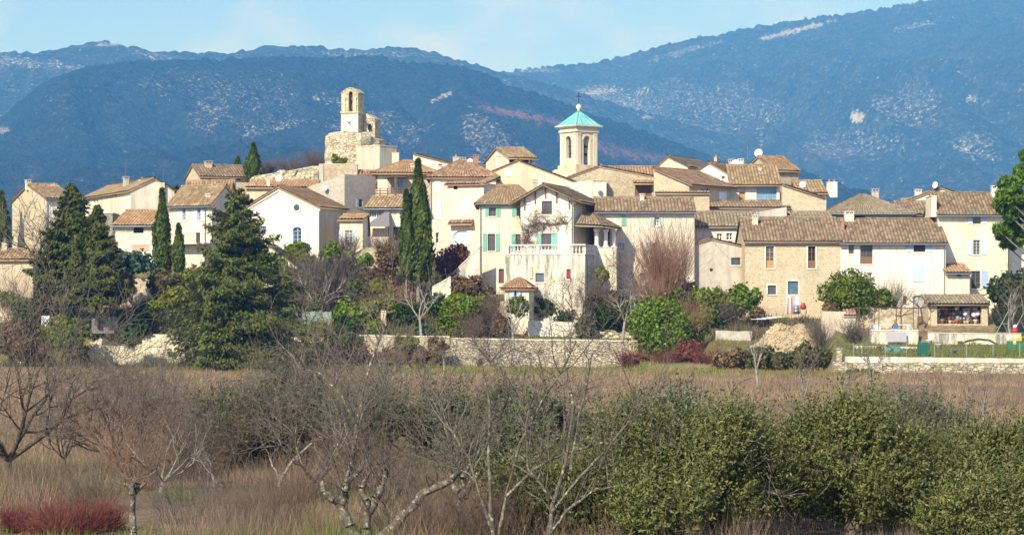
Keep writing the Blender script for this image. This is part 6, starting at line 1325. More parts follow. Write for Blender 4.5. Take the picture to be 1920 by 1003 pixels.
wall_thing('white_wall', 'short low whitewashed garden wall behind the dry stone wall', 990, 1080, 254, 601, 604, 624, P_WHITE, .3, None, wob=.02, seed=11)
wall_thing('rubble_bank', 'low tumbled stone edging behind the dry stone wall terrace', 1060, 1190, 252.5, 618, 622, 634, ST_LOW, .5, None, wob=.3, seed=12)
wall_thing('garden_wall', 'low ochre wall beside the rubble heap', 1342, 1410, 250, 620, 621, 645, P_GREY, .4, None, seed=13)
wall_thing('garden_wall', 'tan wall stub between rubble heap and garden hut', 1540, 1586, 250, 583, 585, 640, P_TAN, .4, None, seed=14)
wall_thing('garden_wall', 'ochre stone wall behind the pergola table', 1606, 1720, 256.5, 576, 580, 612, ST_TAN, .4, None, wob=.25, seed=15)
wall_thing('garden_wall', 'pale terrace wall stepping down left of the pavilion', 810, 845, 258, 540, 520, 600, P_CREAM, .4, .1, seed=16)
wall_thing('garden_wall', 'stub of yellow stone wall with square end on the lower bank', 714, 724, 254, 585, 585, 640, ST_YEL, .8, .1, seed=17)
wall_thing('garden_wall', 'sunlit rubble wall visible through the bare trees below the villa', 890, 1190, 262, 566, 562, 600, ST_TAN, .4, None, wob=.2, seed=18)
wall_thing('garden_wall', 'shadowy garden wall below the left annex', 190, 330, 268, 520, 522, 560, P_TAN, .4, None, wob=.1, seed=19)
# wooden fence, white board
def fence(label, px0, px1, Y, top, base, mat, cat='fence', gap=.02, name='wooden_fence'):
    A = gp(px0, Y, -.1); k = Y/F; L_ = (px1-px0)*k; h_ = zat(top, Y)-A.z; o = thing(name, label, cat, A); n = int(L_/.16); g = MB(); r = rnd(int(px0))
    for i in range(n): u = L_*i/n; g.box(u, u+L_/n-gap, 0, .025, zat(base, Y)-A.z, h_+r.normal()*.04)
    g.build('boards', mat, o); g = MB()
    for z in (.3, .75): zz = (zat(base, Y)-A.z)*(1-z)+h_*z; g.box(0, L_, .027, .08, zz, zz+.07)
    g.build('rail', mat, o); return o
fence('weathered grey board fence under the dark conifers', 172, 221, 254.5, 594, 625, plain('wood_weathered', (.24, .22, .19), .9, var=.3, scale=6))
fence('faded green slat fence behind the weathered board fence', 155, 192, 257.5, 588, 600, plain('wood_green', (.10, .17, .13), .8, var=.2))
fence('greenish panel fence of the little garden frame by the bramble mound', 566, 622, 256, 584, 612, plain('panel_green', (.28, .34, .26), .7), gap=.0)
o_ = thing('garden_board', 'upright white board standing among brambles at the far left', 'panel', (xat(85, 253), 253, zat(614, 253))); g = MB(); hh = zat(592, 253)-o_.location.z; g.box(-.38, .38, 0, .06, .12, hh); g.build('board', W_WHITE, o_); g = MB(); g.box(-.34, -.26, .062, .12, -.4, hh-.1); g.box(.26, .34, .062, .12, -.4, hh-.1); g.build('post', W_BROWN, o_)
# ------------------------------------------------------------------ open barn full of pots
Yb1 = 257.; bn = thing('open_barn', 'open-fronted garden barn with mossy tile roof on square stone pillars, full of pots', 'barn', (xat(1742, Yb1), Yb1, zat(625, Yb1)-.3)); zz0 = bn.location.z; kx = Yb1/F; bxx = lambda px: (px-1742)*kx
E_ = zat(571, Yb1)-zz0; R_ = zat(553, Yb1+4)-zz0; L_ = bxx(1856)
link('roof', roofmesh('roof', [((-.2, -.5, E_), (L_, -.5, E_), (-.2, 4.2, R_), (L_, 4.2, R_))], T_GRY), bn)
for px in (1751, 1846): g = MB(); u = bxx(px); g.box(u-.3, u+.3, -.1, .5, 0, E_-.15); g.box(u-.34, u+.34, -.14, .54, E_-.149, E_-.1); g.build('pillar', ST_YEL, bn)
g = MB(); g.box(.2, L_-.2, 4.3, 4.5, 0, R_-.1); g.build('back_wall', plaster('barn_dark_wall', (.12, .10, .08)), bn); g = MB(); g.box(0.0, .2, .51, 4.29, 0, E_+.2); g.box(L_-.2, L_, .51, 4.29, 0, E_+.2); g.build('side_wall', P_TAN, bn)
g = MB(); g.box(bxx(1757), bxx(1840), -.05, .35, 0, zat(607, Yb1)-zz0); g.build('front_wall', ST_TAN, bn); g = MB(); g.box(.0, L_-.1, -.1, .12, E_-.1, E_+.06); g.build('beam', EAVE, bn)
sh = thing('shelf_rack', 'timber shelf rack crammed with pots inside the open barn', 'shelf', (xat(1757, Yb1), Yb1+.9, zz0)); g = MB(); wS = bxx(1838)-bxx(1757); lv = [zat(q, Yb1)-zz0 for q in (608, 600.5, 592.5, 585)]
for z in lv: g.box(0, wS, 0, .4, z-.04, z)
for i in range(5): g.box(wS*i/4-.03, wS*i/4+.03, .05, .35, 0, lv[-1]-.045)
g.build('shelves', W_BROWN, sh)
r = rnd(5); cols = [('white', (.8, .8, .78)), ('terracotta', (.45, .18, .10)), ('pale blue', (.45, .6, .75)), ('brown', (.22, .12, .08)), ('cream', (.7, .62, .45)), ('dark', (.06, .06, .06))]
for i in range(44):
    lvl = i % 4; nm, c = cols[r.integers(6)]; s = .16+.14*r.random(); g = MB()
    g.lathe([(s*.6, 0), (s*.95, s*1.5), (s, s*1.6), (s, s*1.8), (s*.85, s*1.8), (s*.8, s*1.4)], 9)
    o_ = g.build('pot', plain('pot_'+nm.replace(' ', '_'), c, .5), None, True, (xat(1757, Yb1)+.15+(wS-.3)*((i//4)+.3+.4*r.random())/11, Yb1+1.08-.1*r.random(), zz0+lv[lvl]+.004)); tag(o_, '%s pot on the barn shelves, %s' % (nm, ['bottom board', 'second board', 'third board', 'top board'][lvl]), 'pot', 'pots stored in the open barn')
for i, px in enumerate((1810, 1826, 1833)):
    g = MB(); g.lathe([(.02, .30), (.2, .25), (.26, .1), (.24, -.08), (.12, -.22), (.02, -.26)], 10); g.tube([(0, 0, .3), (0, 0, .85)], .01, 4)
    o_ = g.build('hanging_globe', DISH, None, True, at(px, 588+i % 2*2, Yb1+.6)); tag(o_, 'white hanging globe under the barn roof, %s' % ['left one', 'middle one', 'right one'][i], 'lamp globe', 'white globes under the barn roof')
# garden hut, mixer, bin, table, people
hu = thing('garden_pillar', 'small white rendered niche pillar with red tile cap beside the pergola', 'pillar', (xat(1594, 250), 250, zat(622, 250)-.3)); g = MB(); hh = zat(592, 250)-hu.location.z; g.box(-.52, .52, 0, .9, 0, hh); g.build('body', P_WHITE, hu)
link('roof', roofmesh('roof', [((-.62, -.12, hh-.02), (.62, -.12, hh-.02), (-.62, .95, hh+.55), (.62, .95, hh+.55))], T_RED), hu); g = MB(); g.box(-.56, .56, .04, .9, hh+.002, hh+.25); g.build('cap', P_TAN, hu)
bi = thing('garden_bin', 'dark green slatted compost bin standing on the lawn', 'bin', gp(1731, 224, .0)); g = MB(); hh = 1.12
for i in range(6): g.box(-.4+i*.135, -.4+i*.135+.11, -.35, -.32, 0, hh); g.box(-.4+i*.135, -.4+i*.135+.11, .32, .35, 0, hh)
for i in range(5): g.box(.38, .41, -.31+i*.125, -.31+i*.125+.1, 0, hh); g.box(-.44, -.41, -.31+i*.125, -.31+i*.125+.1, 0, hh)
g.build('slats', plain('bin_green', (.02, .12, .09), .5), bi); g = MB(); g.box(-.40, .37, -.31, .31, .02, hh-.15); g.build('lining', DARK, bi)
pg = thing('pergola', 'thin rusty iron pergola frame over the garden table', 'pergola', gp(1610, 249.5)); g = MB(); zt = zat(578, 250)-pg.location.z
for px in (1611, 1648, 1690, 1722): u = xat(px, 249.5)-pg.location.x; g.tube([(u, 0, -.2), (u, 0, zt)], .045, 5); g.tube([(u, 3.2, -.2), (u, 3.2, zt)], .045, 5); g.tube([(u, -.2, zt), (u, 3.4, zt+.02)], .035, 5)
u1 = xat(1742, 249.5)-pg.location.x
for v_ in (0, 1.6, 3.2): g.tube([(-.3, v_, zt+.04), (u1, v_, zt+.06)], .035, 5)
g.build('frame', plain('rust', (.17, .09, .06), .8), pg)
tb = thing('garden_table', 'long white garden table with the seated person behind its left end', 'table', gp(1681, 246.8, .05)); zt = zat(608, 247)-tb.location.z; g = MB(); g.box(-1.6, 1.3, 0, .9, zt-.05, zt); g.build('tabletop', W_WHITE, tb)
for (x, y) in ((-1.5, .1), (1.2, .1), (-1.5, .8), (1.2, .8)): g = MB(); g.box(x-.03, x+.03, y-.03, y+.03, 0, zt-.051); g.build('leg', W_WHITE, tb)
def chair(label, px, Y, rz, mat, z=None):
    o = thing('garden_chair', label, 'chair', (xat(px, Y), Y, z), rz, 'garden chairs on the pergola terrace')
    g = MB(); g.box(-.22, .22, -.22, .22, .40, .44); g.build('seat', mat, o); g = MB()
    for i in range(4): g.box(-.21+i*.11, -.21+i*.11+.07, .20, .23, .441, .92)
    g.box(-.22, .22, .19, .24, .921, .96); g.build('backrest', mat, o)
    for (x, y) in ((-.2, -.2), (.2, -.2), (-.2, .2), (.2, .2)): g = MB(); g.box(x-.02, x+.02, y-.02, y+.02, 0, .399); g.build('leg', mat, o)
    for x in (-.23, .23): g = MB(); g.box(x-.02, x+.02, -.2, .2, .62, .65); g.box(x-.015, x+.015, -.19, -.16, .441, .619); g.build('armrest', mat, o)
    return o
zter = tb.location.z+.0
chair('dark garden chair at the left end of the pergola terrace', 1624, 247.2, 1.2, W_BROWN, zter); chair('navy blue chair left of the white table', 1636, 246.8, -.5, SH['dblue'], zter); chair('white chair next to the navy blue chair', 1644, 246.6, .3, W_WHITE, zter); chair('white chair at the right end of the table', 1706, 246.8, 1.9, W_WHITE, zter)
chair('blue chair under the seated person', 1679, 246.1, 3.14, SH['dblue'], zter)
def skin_body(name, verts, edges, radii, mat, parent, loc=(0, 0, 0)):
    me = bpy.data.meshes.new(name); me.from_pydata(verts, edges, []); me.update(); o = bpy.data.objects.new(name, me); C.objects.link(o); o.parent = parent; o.location = loc
    md = o.modifiers.new('s', 'SKIN'); md.use_smooth_shade = True
    for i, q in enumerate(radii): me.skin_vertices[0].data[i].radius = (q, q)
    me.skin_vertices[0].data[0].use_root = True
    sb = o.modifiers.new('b', 'SUBSURF'); sb.levels = 2; sb.render_levels = 2; me.materials.append(mat); return o
pe = thing('person', 'seated person with light brown hair and blue jacket seen from behind at the white table', 'person', (xat(1679, 246.1), 246.1, zter), 0)
SKN = plain('skin', (.55, .33, .24), .6, var=.05); JK = plain('jacket_blue', (.03, .08, .30), .8)
vs = [(0, 0, .52), (0, 0, .72), (0, .02, .92), (0, .03, 1.02), (0, .05, 1.10), (0, .07, 1.18), (0, .07, 1.28), (-.19, .02, .97), (-.26, .10, .74), (-.20, .36, .70), (-.16, .42, .71), (.19, .02, .97), (.26, .10, .74), (.20, .36, .70), (.16, .42, .71), (-.10, .05, .50), (-.12, .42, .50), (-.12, .44, .10), (-.12, .56, .05), (.10, .05, .50), (.12, .42, .50), (.12, .44, .10), (.12, .56, .05)]
es = [(0, 1), (1, 2), (2, 3), (3, 4), (4, 5), (5, 6), (2, 7), (7, 8), (8, 9), (9, 10), (2, 11), (11, 12), (12, 13), (13, 14), (0, 15), (15, 16), (16, 17), (17, 18), (0, 19), (19, 20), (20, 21), (21, 22)]
rd = [.14, .13, .15, .07, .055, .085, .07, .06, .045, .035, .03, .06, .045, .035, .03, .09, .07, .05, .04, .09, .07, .05, .04]
skin_body('body', vs, es, rd, SKN, pe)
skin_body('jacket', [vs[i] for i in (0, 1, 2, 3, 7, 8, 9, 11, 12, 13)], [(0, 1), (1, 2), (2, 3), (2, 4), (4, 5), (5, 6), (2, 7), (7, 8), (8, 9)], [.17, .16, .17, .085, .08, .06, .05, .08, .06, .05], JK, pe)
skin_body('trousers', [vs[i] for i in (0, 15, 16, 17, 19, 20, 21)], [(0, 1), (1, 2), (2, 3), (0, 4), (4, 5), (5, 6)], [.16, .11, .085, .065, .11, .085, .065], SH['dblue'], pe)
g = MB(); g.lathe([(.02, .17), (.09, .14), (.125, .06), (.13, -.03), (.11, -.12), (.05, -.16)], 12, (0, .045, 1.22)); g.build('hair', plain('hair_brown', (.32, .16, .08), .8), pe, True)
# concrete mixer, bucket, boards
mx_ = thing('concrete_mixer', 'small red concrete mixer against the farmhouse wall', 'concrete mixer', (xat(1506, 260), 260, zat(588, 260))); mx_.scale = (.72,)*3; g = MB(); RD = plain('mixer_red', (.36, .05, .04), .5)
g.lathe([(.18, 0), (.36, .15), (.40, .4), (.36, .62), (.2, .85), (.2, .9)], 14, (0, 0, .55)); g.build('drum', RD, mx_, True); g = MB()
for s in (-.4, .4): g.tube([(s, -.3, 0), (s, 0, 1.0), (s, .35, 0)], .035, 5)
g.tube([(-.42, 0, 1.0), (.42, 0, 1.0)], .03, 5); g.build('frame', RD, mx_)
for s in (-.42, .42): g = MB(); g.tube([(s-.04, .35, .12), (s+.04, .35, .12)], .14, 12); g.build('wheel', IRON, mx_)
sc_ = thing('stepladder', 'red metal stepladder before the whitish block infill', 'ladder', (xat(1482, 261), 261, zat(590, 261))); g = MB()
for s in (-.22, .22): g.tube([(s, 0, 0), (s*.8, .4, 1.7)], .03, 5); g.tube([(s, .9, 0), (s*.8, .42, 1.7)], .03, 5)
g.build('frame', RD, sc_); g = MB()
for i in range(5): z = .3+i*.3; y = .4*z/1.7; g.box(-.22, .22, y-.05, y+.05, z, z+.03)
g.build('steps', RD, sc_)
br = thing('barrel', 'grey metal barrel beside the concrete mixer', 'barrel', (xat(1493, 260.5), 260.5, zat(589, 260.5))); g = MB(); g.lathe([(.3, 0), (.3, .28), (.315, .3), (.3, .32), (.3, .58), (.315, .6), (.3, .62), (.3, .88), (.26, .88), (.26, .8)], 16); g.build('drum', plain('metal_grey', (.30, .32, .34), .4, .6), br, True)
# rubble heap: earth mound with individually visible stones over it
r = rnd(9); cxh, Yh = 1478, 246; zbh = zg(cxh, Yh)
g = MB(); nx, ny = 60, 34; 
def heap_h(u, v):
    a = np.exp(-((u+.25)/.40)**2-((v)/.62)**2)*2.3+np.exp(-((u-.35)/.30)**2-((v+.1)/.6)**2)*2.15
    return 1.0*a+(vnoise(u*9, v*9, 4)-.5)*.35*np.minimum(a, 1)-.18
U_, V_ = np.meshgrid(np.linspace(-1.1, 1.1, nx), np.linspace(-1.2, 1.2, ny)); Hh = heap_h(U_, V_); hpx = 3.9
HX = xat(cxh, Yh)+U_*hpx; HY_ = Yh+V_*3.2; base_ = ground_h(HX, HY_); HZ_ = np.where(Hh > .0, np.maximum(zbh+Hh, base_-.1), base_-.25)
sand = plain('sand_earth', (.42, .31, .16), .95, var=.3, scale=1.2)
hp = link('rubble_heap', gridmesh('rubble_heap', HX, HY_, HZ_, sand)); tag(hp, 'heap of sandy earth and pale broken stone in front of the stone farmhouse', 'rubble heap', kind='thing')
Vs, Qs = [], []; off = 0
for i in range(1500):
    u = r.random()*2-1.0; v = -1.1+r.random()*1.5; h_ = float(heap_h(np.array(u), np.array(v)))
    if h_ < -.02: continue
    if u > .2 and r.random() < .6 and h_ > .8: continue
    s = .04+.09*r.random()**2; q = np.array([(x, y, z) for z in (-.7, .7) for (x, y) in ((-1, -.8), (1, -.9), (.8, 1), (-.9, .8))])*s*(.7+.5*r.random((8, 1)))
    a = r.random()*6; ca, sa = cos(a), sin(a); q = q@np.array([[ca, sa, 0], [-sa, ca, 0], [0, 0, 1]])
    x = xat(cxh, Yh)+u*hpx; y = Yh+v*3.2; Vs.append(q+np.array([x, y, max(zbh+h_, zg(960+F*x/y, y))+s*.3])); Qs.append(np.array([(0, 3, 2, 1), (4, 5, 6, 7), (0, 1, 5, 4), (1, 2, 6, 5), (2, 3, 7, 6), (3, 0, 4, 7)])+off); off += 8
st = link('rubble', rawmesh('rubble', np.concatenate(Vs), np.concatenate(Qs), stone('broken_stone', [(.46, .37, .23), (.62, .52, .36), (.38, .28, .17), (.70, .63, .50)], (.45, .36, .23), .8)), hp); tag(st, kind='stuff')
# planks and tarpaulin on the heap
pl = thing('sheet_pile', 'pale plastic sheets and planks lying on top of the rubble heap', 'sheets', (xat(1440, 248), 248, zat(598, 248))); g = MB()
for i in range(5): g.box(-1.6+i*.5, -1.6+i*.5+1.4, -.3+i*.1, .1+i*.1, -.05+i*.06, .01+i*.06)
g.build('boards', plain('sheet_grey', (.50, .52, .50), .6, var=.2), pl)
# things on the lawn
lw = thing('net_mound', 'teal garden netting heaped on the lawn', 'netting', gp(1677, 230, -.05)); g = MB(); n = 16
g.lathe([(1.0, 0), (.8, .22), (.5, .42), (.2, .5), (.02, .52)], 18); g.v = [(x*(1+.2*sin(k*1.7)), y*(1+.2*cos(k*2.3)), z*(1+.25*sin(k*.9))) for k, (x, y, z) in enumerate(g.v)]; g.build('net', plain('net_teal', (.08, .20, .14), .8, var=.4, scale=6), lw)
wb = thing('toy_slide', 'yellow and green plastic garden toy near the right edge of the lawn', 'toy', gp(1904, 230)); g = MB(); g.box(-.55, .55, -.2, .2, 1.0, 1.12); g.prism([(-.55, 1.12), (-.1, 1.12), (.5, 1.35), (.6, 1.2), (.3, 1.12)], -.1, .1); g.build('seat', plain('toy_yellow', (.6, .42, .03), .4), wb)
g = MB()
for s in (-.6, .2): g.box(s-.1, s+.35, -.18, .18, 0, .98)
g.build('stand', plain('toy_green', (.04, .17, .09), .4), wb)
fp = thing('red_pot_figure', 'red and white garden gnome-like jar on the far end of the barn wall', 'jar', (xat(1902, 244), 243.7, zat(626, 244))); g = MB(); g.lathe([(.2, 0), (.3, .2), (.28, .45), (.18, .55)], 12); g.build('body', RD, fp, True); g = MB(); g.lathe([(.12, .551), (.2, .66), (.16, .8), (.03, .86)], 12); g.build('lid', W_WHITE, fp, True)
for i, px in enumerate((1600, 1616, 1660, 1700, 1752, 1812, 1862, 1912)):
    p = gp(px, 222.5); g = MB(); g.tube([(0, 0, -.1), (0, 0, 1.15)], .025, 5); o_ = g.build('fence_post', plain('post_grey', (.35, .36, .34), .6), None, loc=p)
    tag(o_, 'thin grey wire-fence post on the terrace wall, %s' % ['nearest the stone pillar', 'second from the stone pillar', 'below the grey panel wall', 'left of the green bin', 'right of the green bin', 'before the barn front', 'below the barn right pillar', 'before the yellow toy'][i], 'post', 'thin fence posts along the terrace wall')
for i, (px, y0_) in enumerate(((1893, 596), (1879, 610))): pass
gf = thing('green_frame', 'leaning green metal A-frame right of the open barn', 'frame', gp(1884, 246)); g = MB(); g.tube([(-.9, 0, 0), (.35, 0, 2.3)], .035, 5); g.tube([(.4, 0, 0), (.4, 0, 2.4)], .035, 5); g.tube([(-.3, 0, 1.1), (.4, 0, 1.1)], .025, 5); g.build('bars', SH['green'], gf)
gt = thing('iron_gate', 'dark iron gate at the foot of the stairs below the twin cypress', 'gate', (xat(808, 266), 266, zat(540, 266))); g = MB(); wG = 34*266/F; hG = zat(504, 266)-gt.location.z
for i in range(15): u = wG*i/14; g.tube([(u, 0, 0), (u, 0, hG*(.92+.08*sin(pi*i/14)))], .018, 4)
for z in (.1, hG*.5, hG*.9): g.tube([(0, 0, z), (wG, 0, z)], .025, 4)
g.build('bars', IRON, gt)
p = gp(1684, 118); g = MB()
g.v = []; bd = thing('bird', 'small black bird standing in the dry grass on the right', 'bird', (p.x, p.y, p.z+.28)); skin_body('body', [(0, 0, .16), (-.09, 0, .14), (.08, 0, .19), (.12, 0, .26), (.17, 0, .26), (-.22, 0, .10), (0, .02, .06), (0, .02, 0)], [(0, 1), (0, 2), (2, 3), (3, 4), (1, 5), (0, 6), (6, 7)], [.075, .06, .05, .045, .012, .02, .012, .01], plain('feather_black', (.015, .014, .016), .6), bd)

# ------------------------------------------------------------------ foreground trees
FG = dict(minr=.006)
def fbare(label, px, base, top, seed, **k): return bare(label, px, yground(base) if base < 1040 else F*ZC/(base-HY), top, None, seed, **k)
fbare('bare fruit tree at the left edge of the field', 14, 905, 600, 301, kids=(6, 5, 5, 3), mat=BK_DARK, twigm=BK_TW, trunk=.14, spread=1.2, stems=6, minr=.0042)
fbare('low bare fruit tree right of the left-edge tree', 122, 885, 770, 302, kids=(6, 5, 4), mat=BK_DARK, twigm=BK_TW, trunk=.25, spread=1.2, stems=5, minr=.007)
fbare('pollarded willow with a brown head of shoots left of the fir', 236, 912, 705, 303, kids=(6, 6, 5), mat=BK_BRN, twigm=BK_TW, trunk=.12, spread=.75, stems=12, minr=.0042)
fbare('bare tree with wide arching twigs below the fir, leftmost of the thicket', 345, 880, 725, 304, kids=(5, 4, 4, 2), mat=BK_GREY, twigm=BK_TW, trunk=.12, spread=1.1, stems=6, minr=.0042)
fbare('bare tree in the thicket directly below the fir trunk', 440, 890, 700, 305, kids=(5, 4, 4, 2), mat=BK_DARK, twigm=BK_TW, trunk=.12, spread=1.0, stems=6, minr=.0042)
fbare('bare tree wound with ivy in the middle of the thicket', 545, 885, 690, 306, kids=(5, 4, 4, 2), mat=BK_DARK, twigm=BK_TW, trunk=.12, spread=1.0, stems=6, minr=.0042)
fbare('bare orchard tree with yellow lichened limbs right of the thicket', 640, 892, 690, 307, kids=(6, 6, 4), mat=BK_LICH, twigm=BK_TW, trunk=.25, spread=1.1, stems=4, minr=.006)
fbare('bare brown sapling tree at the right end of the thicket', 720, 880, 690, 308, kids=(5, 5, 4), mat=BK_GREY, twigm=BK_TW, trunk=.2, spread=.9, stems=4, minr=.006)
fbare('small bare tree with forked trunk standing in the brown weeds', 405, 925, 820, 309, kids=(4, 4, 3), mat=BK_GREY, twigm=BK_TW, trunk=.3, spread=.9, stems=3, minr=.006)
def gnarled(label, px, base, limbs, seed, mat=BK_LICH, shoots=24, name='gnarled_tree', r0=.17, sh_len=1.2):
    """old tree drawn limb by limb: limbs are lists of (px, py) at the tree's own distance"""
    Y = F*ZC/(base-HY); r = rnd(seed); o = gp(px, Y); segs = []; tips = []
    for L in limbs:
        rr = L[0]; pts = [np.array([xat(a, Y)-o.x, (r.random()-.5)*.25*(k_i > 0), zat(b, Y)-o.z]) for k_i, (a, b) in enumerate(L[1])]; n = len(pts)-1
        for i in range(n):
            ra = rr*(1-.6*i/n); rb = rr*(1-.6*(i+1)/n); m_ = 3
            for j in range(m_):
                jit = lambda t_: r.normal(size=3)*ra*.25 if 0 < t_ < 1 else 0
                pa = segs[-1][1] if (i or j) else pts[0]; t1 = (j+1)/m_; pb = pts[i]+(pts[i+1]-pts[i])*t1+jit(t1); q0 = segs[-1][3] if (i or j) else ra; q1 = (ra+(rb-ra)*t1)*(.78+.5*r.random()); segs.append((pa, pb, q0, q1)); tips.append((pb, rb))
    s2 = []
    for i in range(shoots):
        p, q = tips[r.integers(len(tips)//3, len(tips))]; branch(r, s2, p, (r.normal()*.6, r.normal()*.6, 1), sh_len*(.5+r.random()), .014, 2, (4, 3), bend=.4, up=.2, minr=.004, ratio=.5)
    return plant(name, label, 'tree', o, [('trunk', tubes(segs, mat, 'trunk', 8)), ('twigs', tubes(s2, BK_TW, 'twigs', 3))])
gnarled('old gnarled lichen-crusted tree with spreading black limbs at bottom centre', 680, 1030, [(.13, [(690, 1035), (655, 985), (635, 940), (608, 920), (604, 900)]), (.10, [(690, 1010), (690, 950), (678, 915), (690, 888)]), (.115, [(700, 1020), (745, 980), (790, 925), (838, 905), (868, 880)]), (.09, [(640, 945), (650, 905), (675, 880)]), (.10, [(690, 960), (715, 915), (725, 880)]), (.05, [(640, 940), (655, 880), (665, 830), (690, 740)])], 11, shoots=70)
gnarled('pollard stump with a knobbly pale head near the red shrub', 247, 1016, [(.085, [(248, 1016), (247, 960), (249, 925), (250, 905)]), (.06, [(249, 925), (262, 915), (275, 905)]), (.06, [(249, 922), (240, 912), (233, 908)]), (.05, [(250, 915), (256, 905), (262, 908)])], 12, BK_LICH, 3, 'pollard_stump', sh_len=.4)
gnarled('broken pale trunk with a dark ragged crown of shoots at lower centre', 862, 990, [(.14, [(862, 990), (864, 950), (870, 925)]), (.13, [(868, 930), (882, 910), (900, 885)]), (.10, [(868, 930), (850, 912), (842, 895)]), (.08, [(870, 925), (868, 895), (880, 870)]), (.05, [(880, 905), (905, 900), (912, 880)]), (.03, [(870, 900), (850, 850), (830, 790), (822, 745)]), (.028, [(880, 890), (900, 840), (905, 800)])], 13, BK_LICH, 30, 'broken_tree')
gnarled('dead stubby stump inside the red dogwood bush', 140, 1010, [(.11, [(140, 1020), (138, 995), (128, 985)]), (.07, [(138, 1000), (120, 985), (105, 980)]), (.07, [(138, 1000), (155, 985), (163, 972)])], 14, BK_LICH, 0 or 2, 'tree_stump', sh_len=.3)
gnarled('small dark forked stump in the weeds left of centre', 390, 905, [(.07, [(392, 905), (388, 885), (380, 870)]), (.05, [(390, 890), (402, 882), (412, 878)])], 15, BK_DARK, 3, 'tree_stump', sh_len=.5)
gnarled('leaning pale shoots from a hidden stump left of centre', 520, 935, [(.05, [(520, 935), (528, 895), (552, 860), (585, 830)]), (.035, [(528, 895), (512, 875), (505, 860)])], 16, BK_PALE, 8, 'leaning_tree')
gnarled('slender tree with many long pale lichened stems right of the broken trunk', 930, 1040, [(.045, [(930, 1040), (920, 960), (916, 860), (918, 760), (905, 690)]), (.034, [(930, 1030), (950, 920), (975, 830), (1012, 760), (1050, 700), (1080, 640)]), (.032, [(925, 1000), (900, 930), (880, 860), (835, 790), (826, 740)]), (.035, [(950, 930), (1000, 880), (1060, 850), (1130, 830), (1200, 838)])], 17, shoots=34)
gnarled('second slender pale-stemmed tree crossing in front of the first olive', 1030, 1045, [(.045, [(1020, 1045), (1035, 950), (1060, 870), (1075, 760), (1062, 690)]), (.032, [(1035, 960), (1090, 890), (1130, 850), (1180, 790), (1230, 740)]), (.03, [(1025, 1010), (1060, 960), (1110, 920), (1200, 900), (1290, 860)]), (.035, [(1070, 880), (1080, 800), (1098, 730), (1110, 660)]), (.03, [(1040, 940), (990, 880), (985, 800), (1000, 740)])], 18, shoots=34)
gnarled('pale crooked stem rising before the thicket', 560, 1000, [(.045, [(640, 1010), (655, 900), (668, 800), (690, 700), (710, 640), (725, 610)]), (.03, [(668, 800), (640, 740), (600, 700), (560, 690)])], 19, shoots=20)
for i, (px, Y, tp, sd, lb) in enumerate([(1422, 175, 632, 401, 'slim pale bare tree before the dark bramble mounds'), (1505, 120, 668, 402, 'thin bare sapling in the middle of the right field'), (1590, 130, 690, 403, 'faint bare sapling left of the tall stem tree'), (1630, 150, 640, 404, 'bare sapling in front of the low terrace wall'), (1846, 105, 705, 405, 'single dark upright sapling at the right'), (828, 190, 655, 406, 'short pale stick-like sapling before the dry stone wall'), (960, 100, 712, 407, 'slender dark sapling in the field centre'), (1285, 110, 716, 408, 'fine bare sapling left of the second olive'), (300, 120, 690, 409, 'thin grey sapling beside the willow head'), (1700, 82, 735, 410, 'wide bare grey tree between the right-hand olives')]):
    bare(lb, px, Y, tp, None, sd, name='sapling', kids=(4, 4) if i != 9 else (6, 5, 4), mat=BK_PALE if i in (0, 5) else BK_GREY, twigm=BK_TW, trunk=.35 if i != 9 else .15, spread=.35 if i != 9 else 1.2, stems=3 if i != 9 else 6, minr=.012 if i != 9 else .006, up=.5, cat='sapling')
r = rnd(99)
for i, (px, base, w_, tp, m_, lb) in enumerate([(340, 985, 170, 880, BK_TW, 'hazy grey twig shrub right of the pollard stump'), (430, 1015, 150, 900, BK_TW, 'bare grey shrub at the bottom left of centre'), (520, 1000, 160, 880, BK_BRN, 'brown twig shrub left of the gnarled tree'), (560, 950, 150, 860, BK_BRN, 'purplish twig shrub above the gnarled tree'), (700, 930, 150, 815, BK_BRN, 'purple-brown twig shrub behind the gnarled tree'), (770, 960, 110, 850, BK_TW, 'grey twig shrub between gnarled tree and broken trunk'), (640, 900, 120, 800, BK_BRN, 'brown twig shrub under the lichened orchard tree'), (250, 925, 120, 800, BK_RB, 'rusty twig shrub at the foot of the pollarded willow'), (60, 930, 150, 850, BK_BRN, 'brown twig shrub below the left-edge tree'), (170, 960, 120, 880, BK_TW, 'grey twig shrub above the dogwood'), (800, 1030, 160, 915, BK_BRN, 'brown twig shrub at the bottom right of the gnarled tree'), (900, 1030, 120, 900, BK_BRN, 'brown twig shrub under the broken trunk'), (1080, 930, 140, 800, BK_TW, 'greyish twig shrub behind the slender stems'), (1480, 900, 120, 760, BK_TW, 'pale twig shrub between the two big olives'), (1700, 930, 170, 770, BK_TW, 'wide pale twig shrub right of the second olive'), (1650, 1000, 130, 880, BK_BRN, 'brown twig shrub at the foot of the second olive'), (1790, 960, 120, 830, BK_TW, 'pale twig shrub left of the edge olive'), (300, 880, 140, 740, BK_TW, 'grey twig shrub under the wide arching tree'), (400, 900, 130, 770, BK_BRN, 'dark twig shrub in the left of the thicket'), (500, 880, 140, 740, BK_TW, 'grey twig shrub in the middle of the thicket'), (600, 880, 140, 720, BK_TW, 'grey twig shrub in the right of the thicket')]):
    Y = F*ZC/(base-HY); twigs(lb, px, Y, w_, tp, None, m_, 800+i, 110, rad=.0065, kids=5, r0=.7, fan=1.0, curve=.5)
fbare('spreading lichened bare tree in front of the thicket centre', 600, 945, 730, 321, kids=(5, 4, 4, 2), mat=BK_LICH, twigm=BK_TW, trunk=.15, spread=1.4, stems=5, minr=.0042, up=.15)
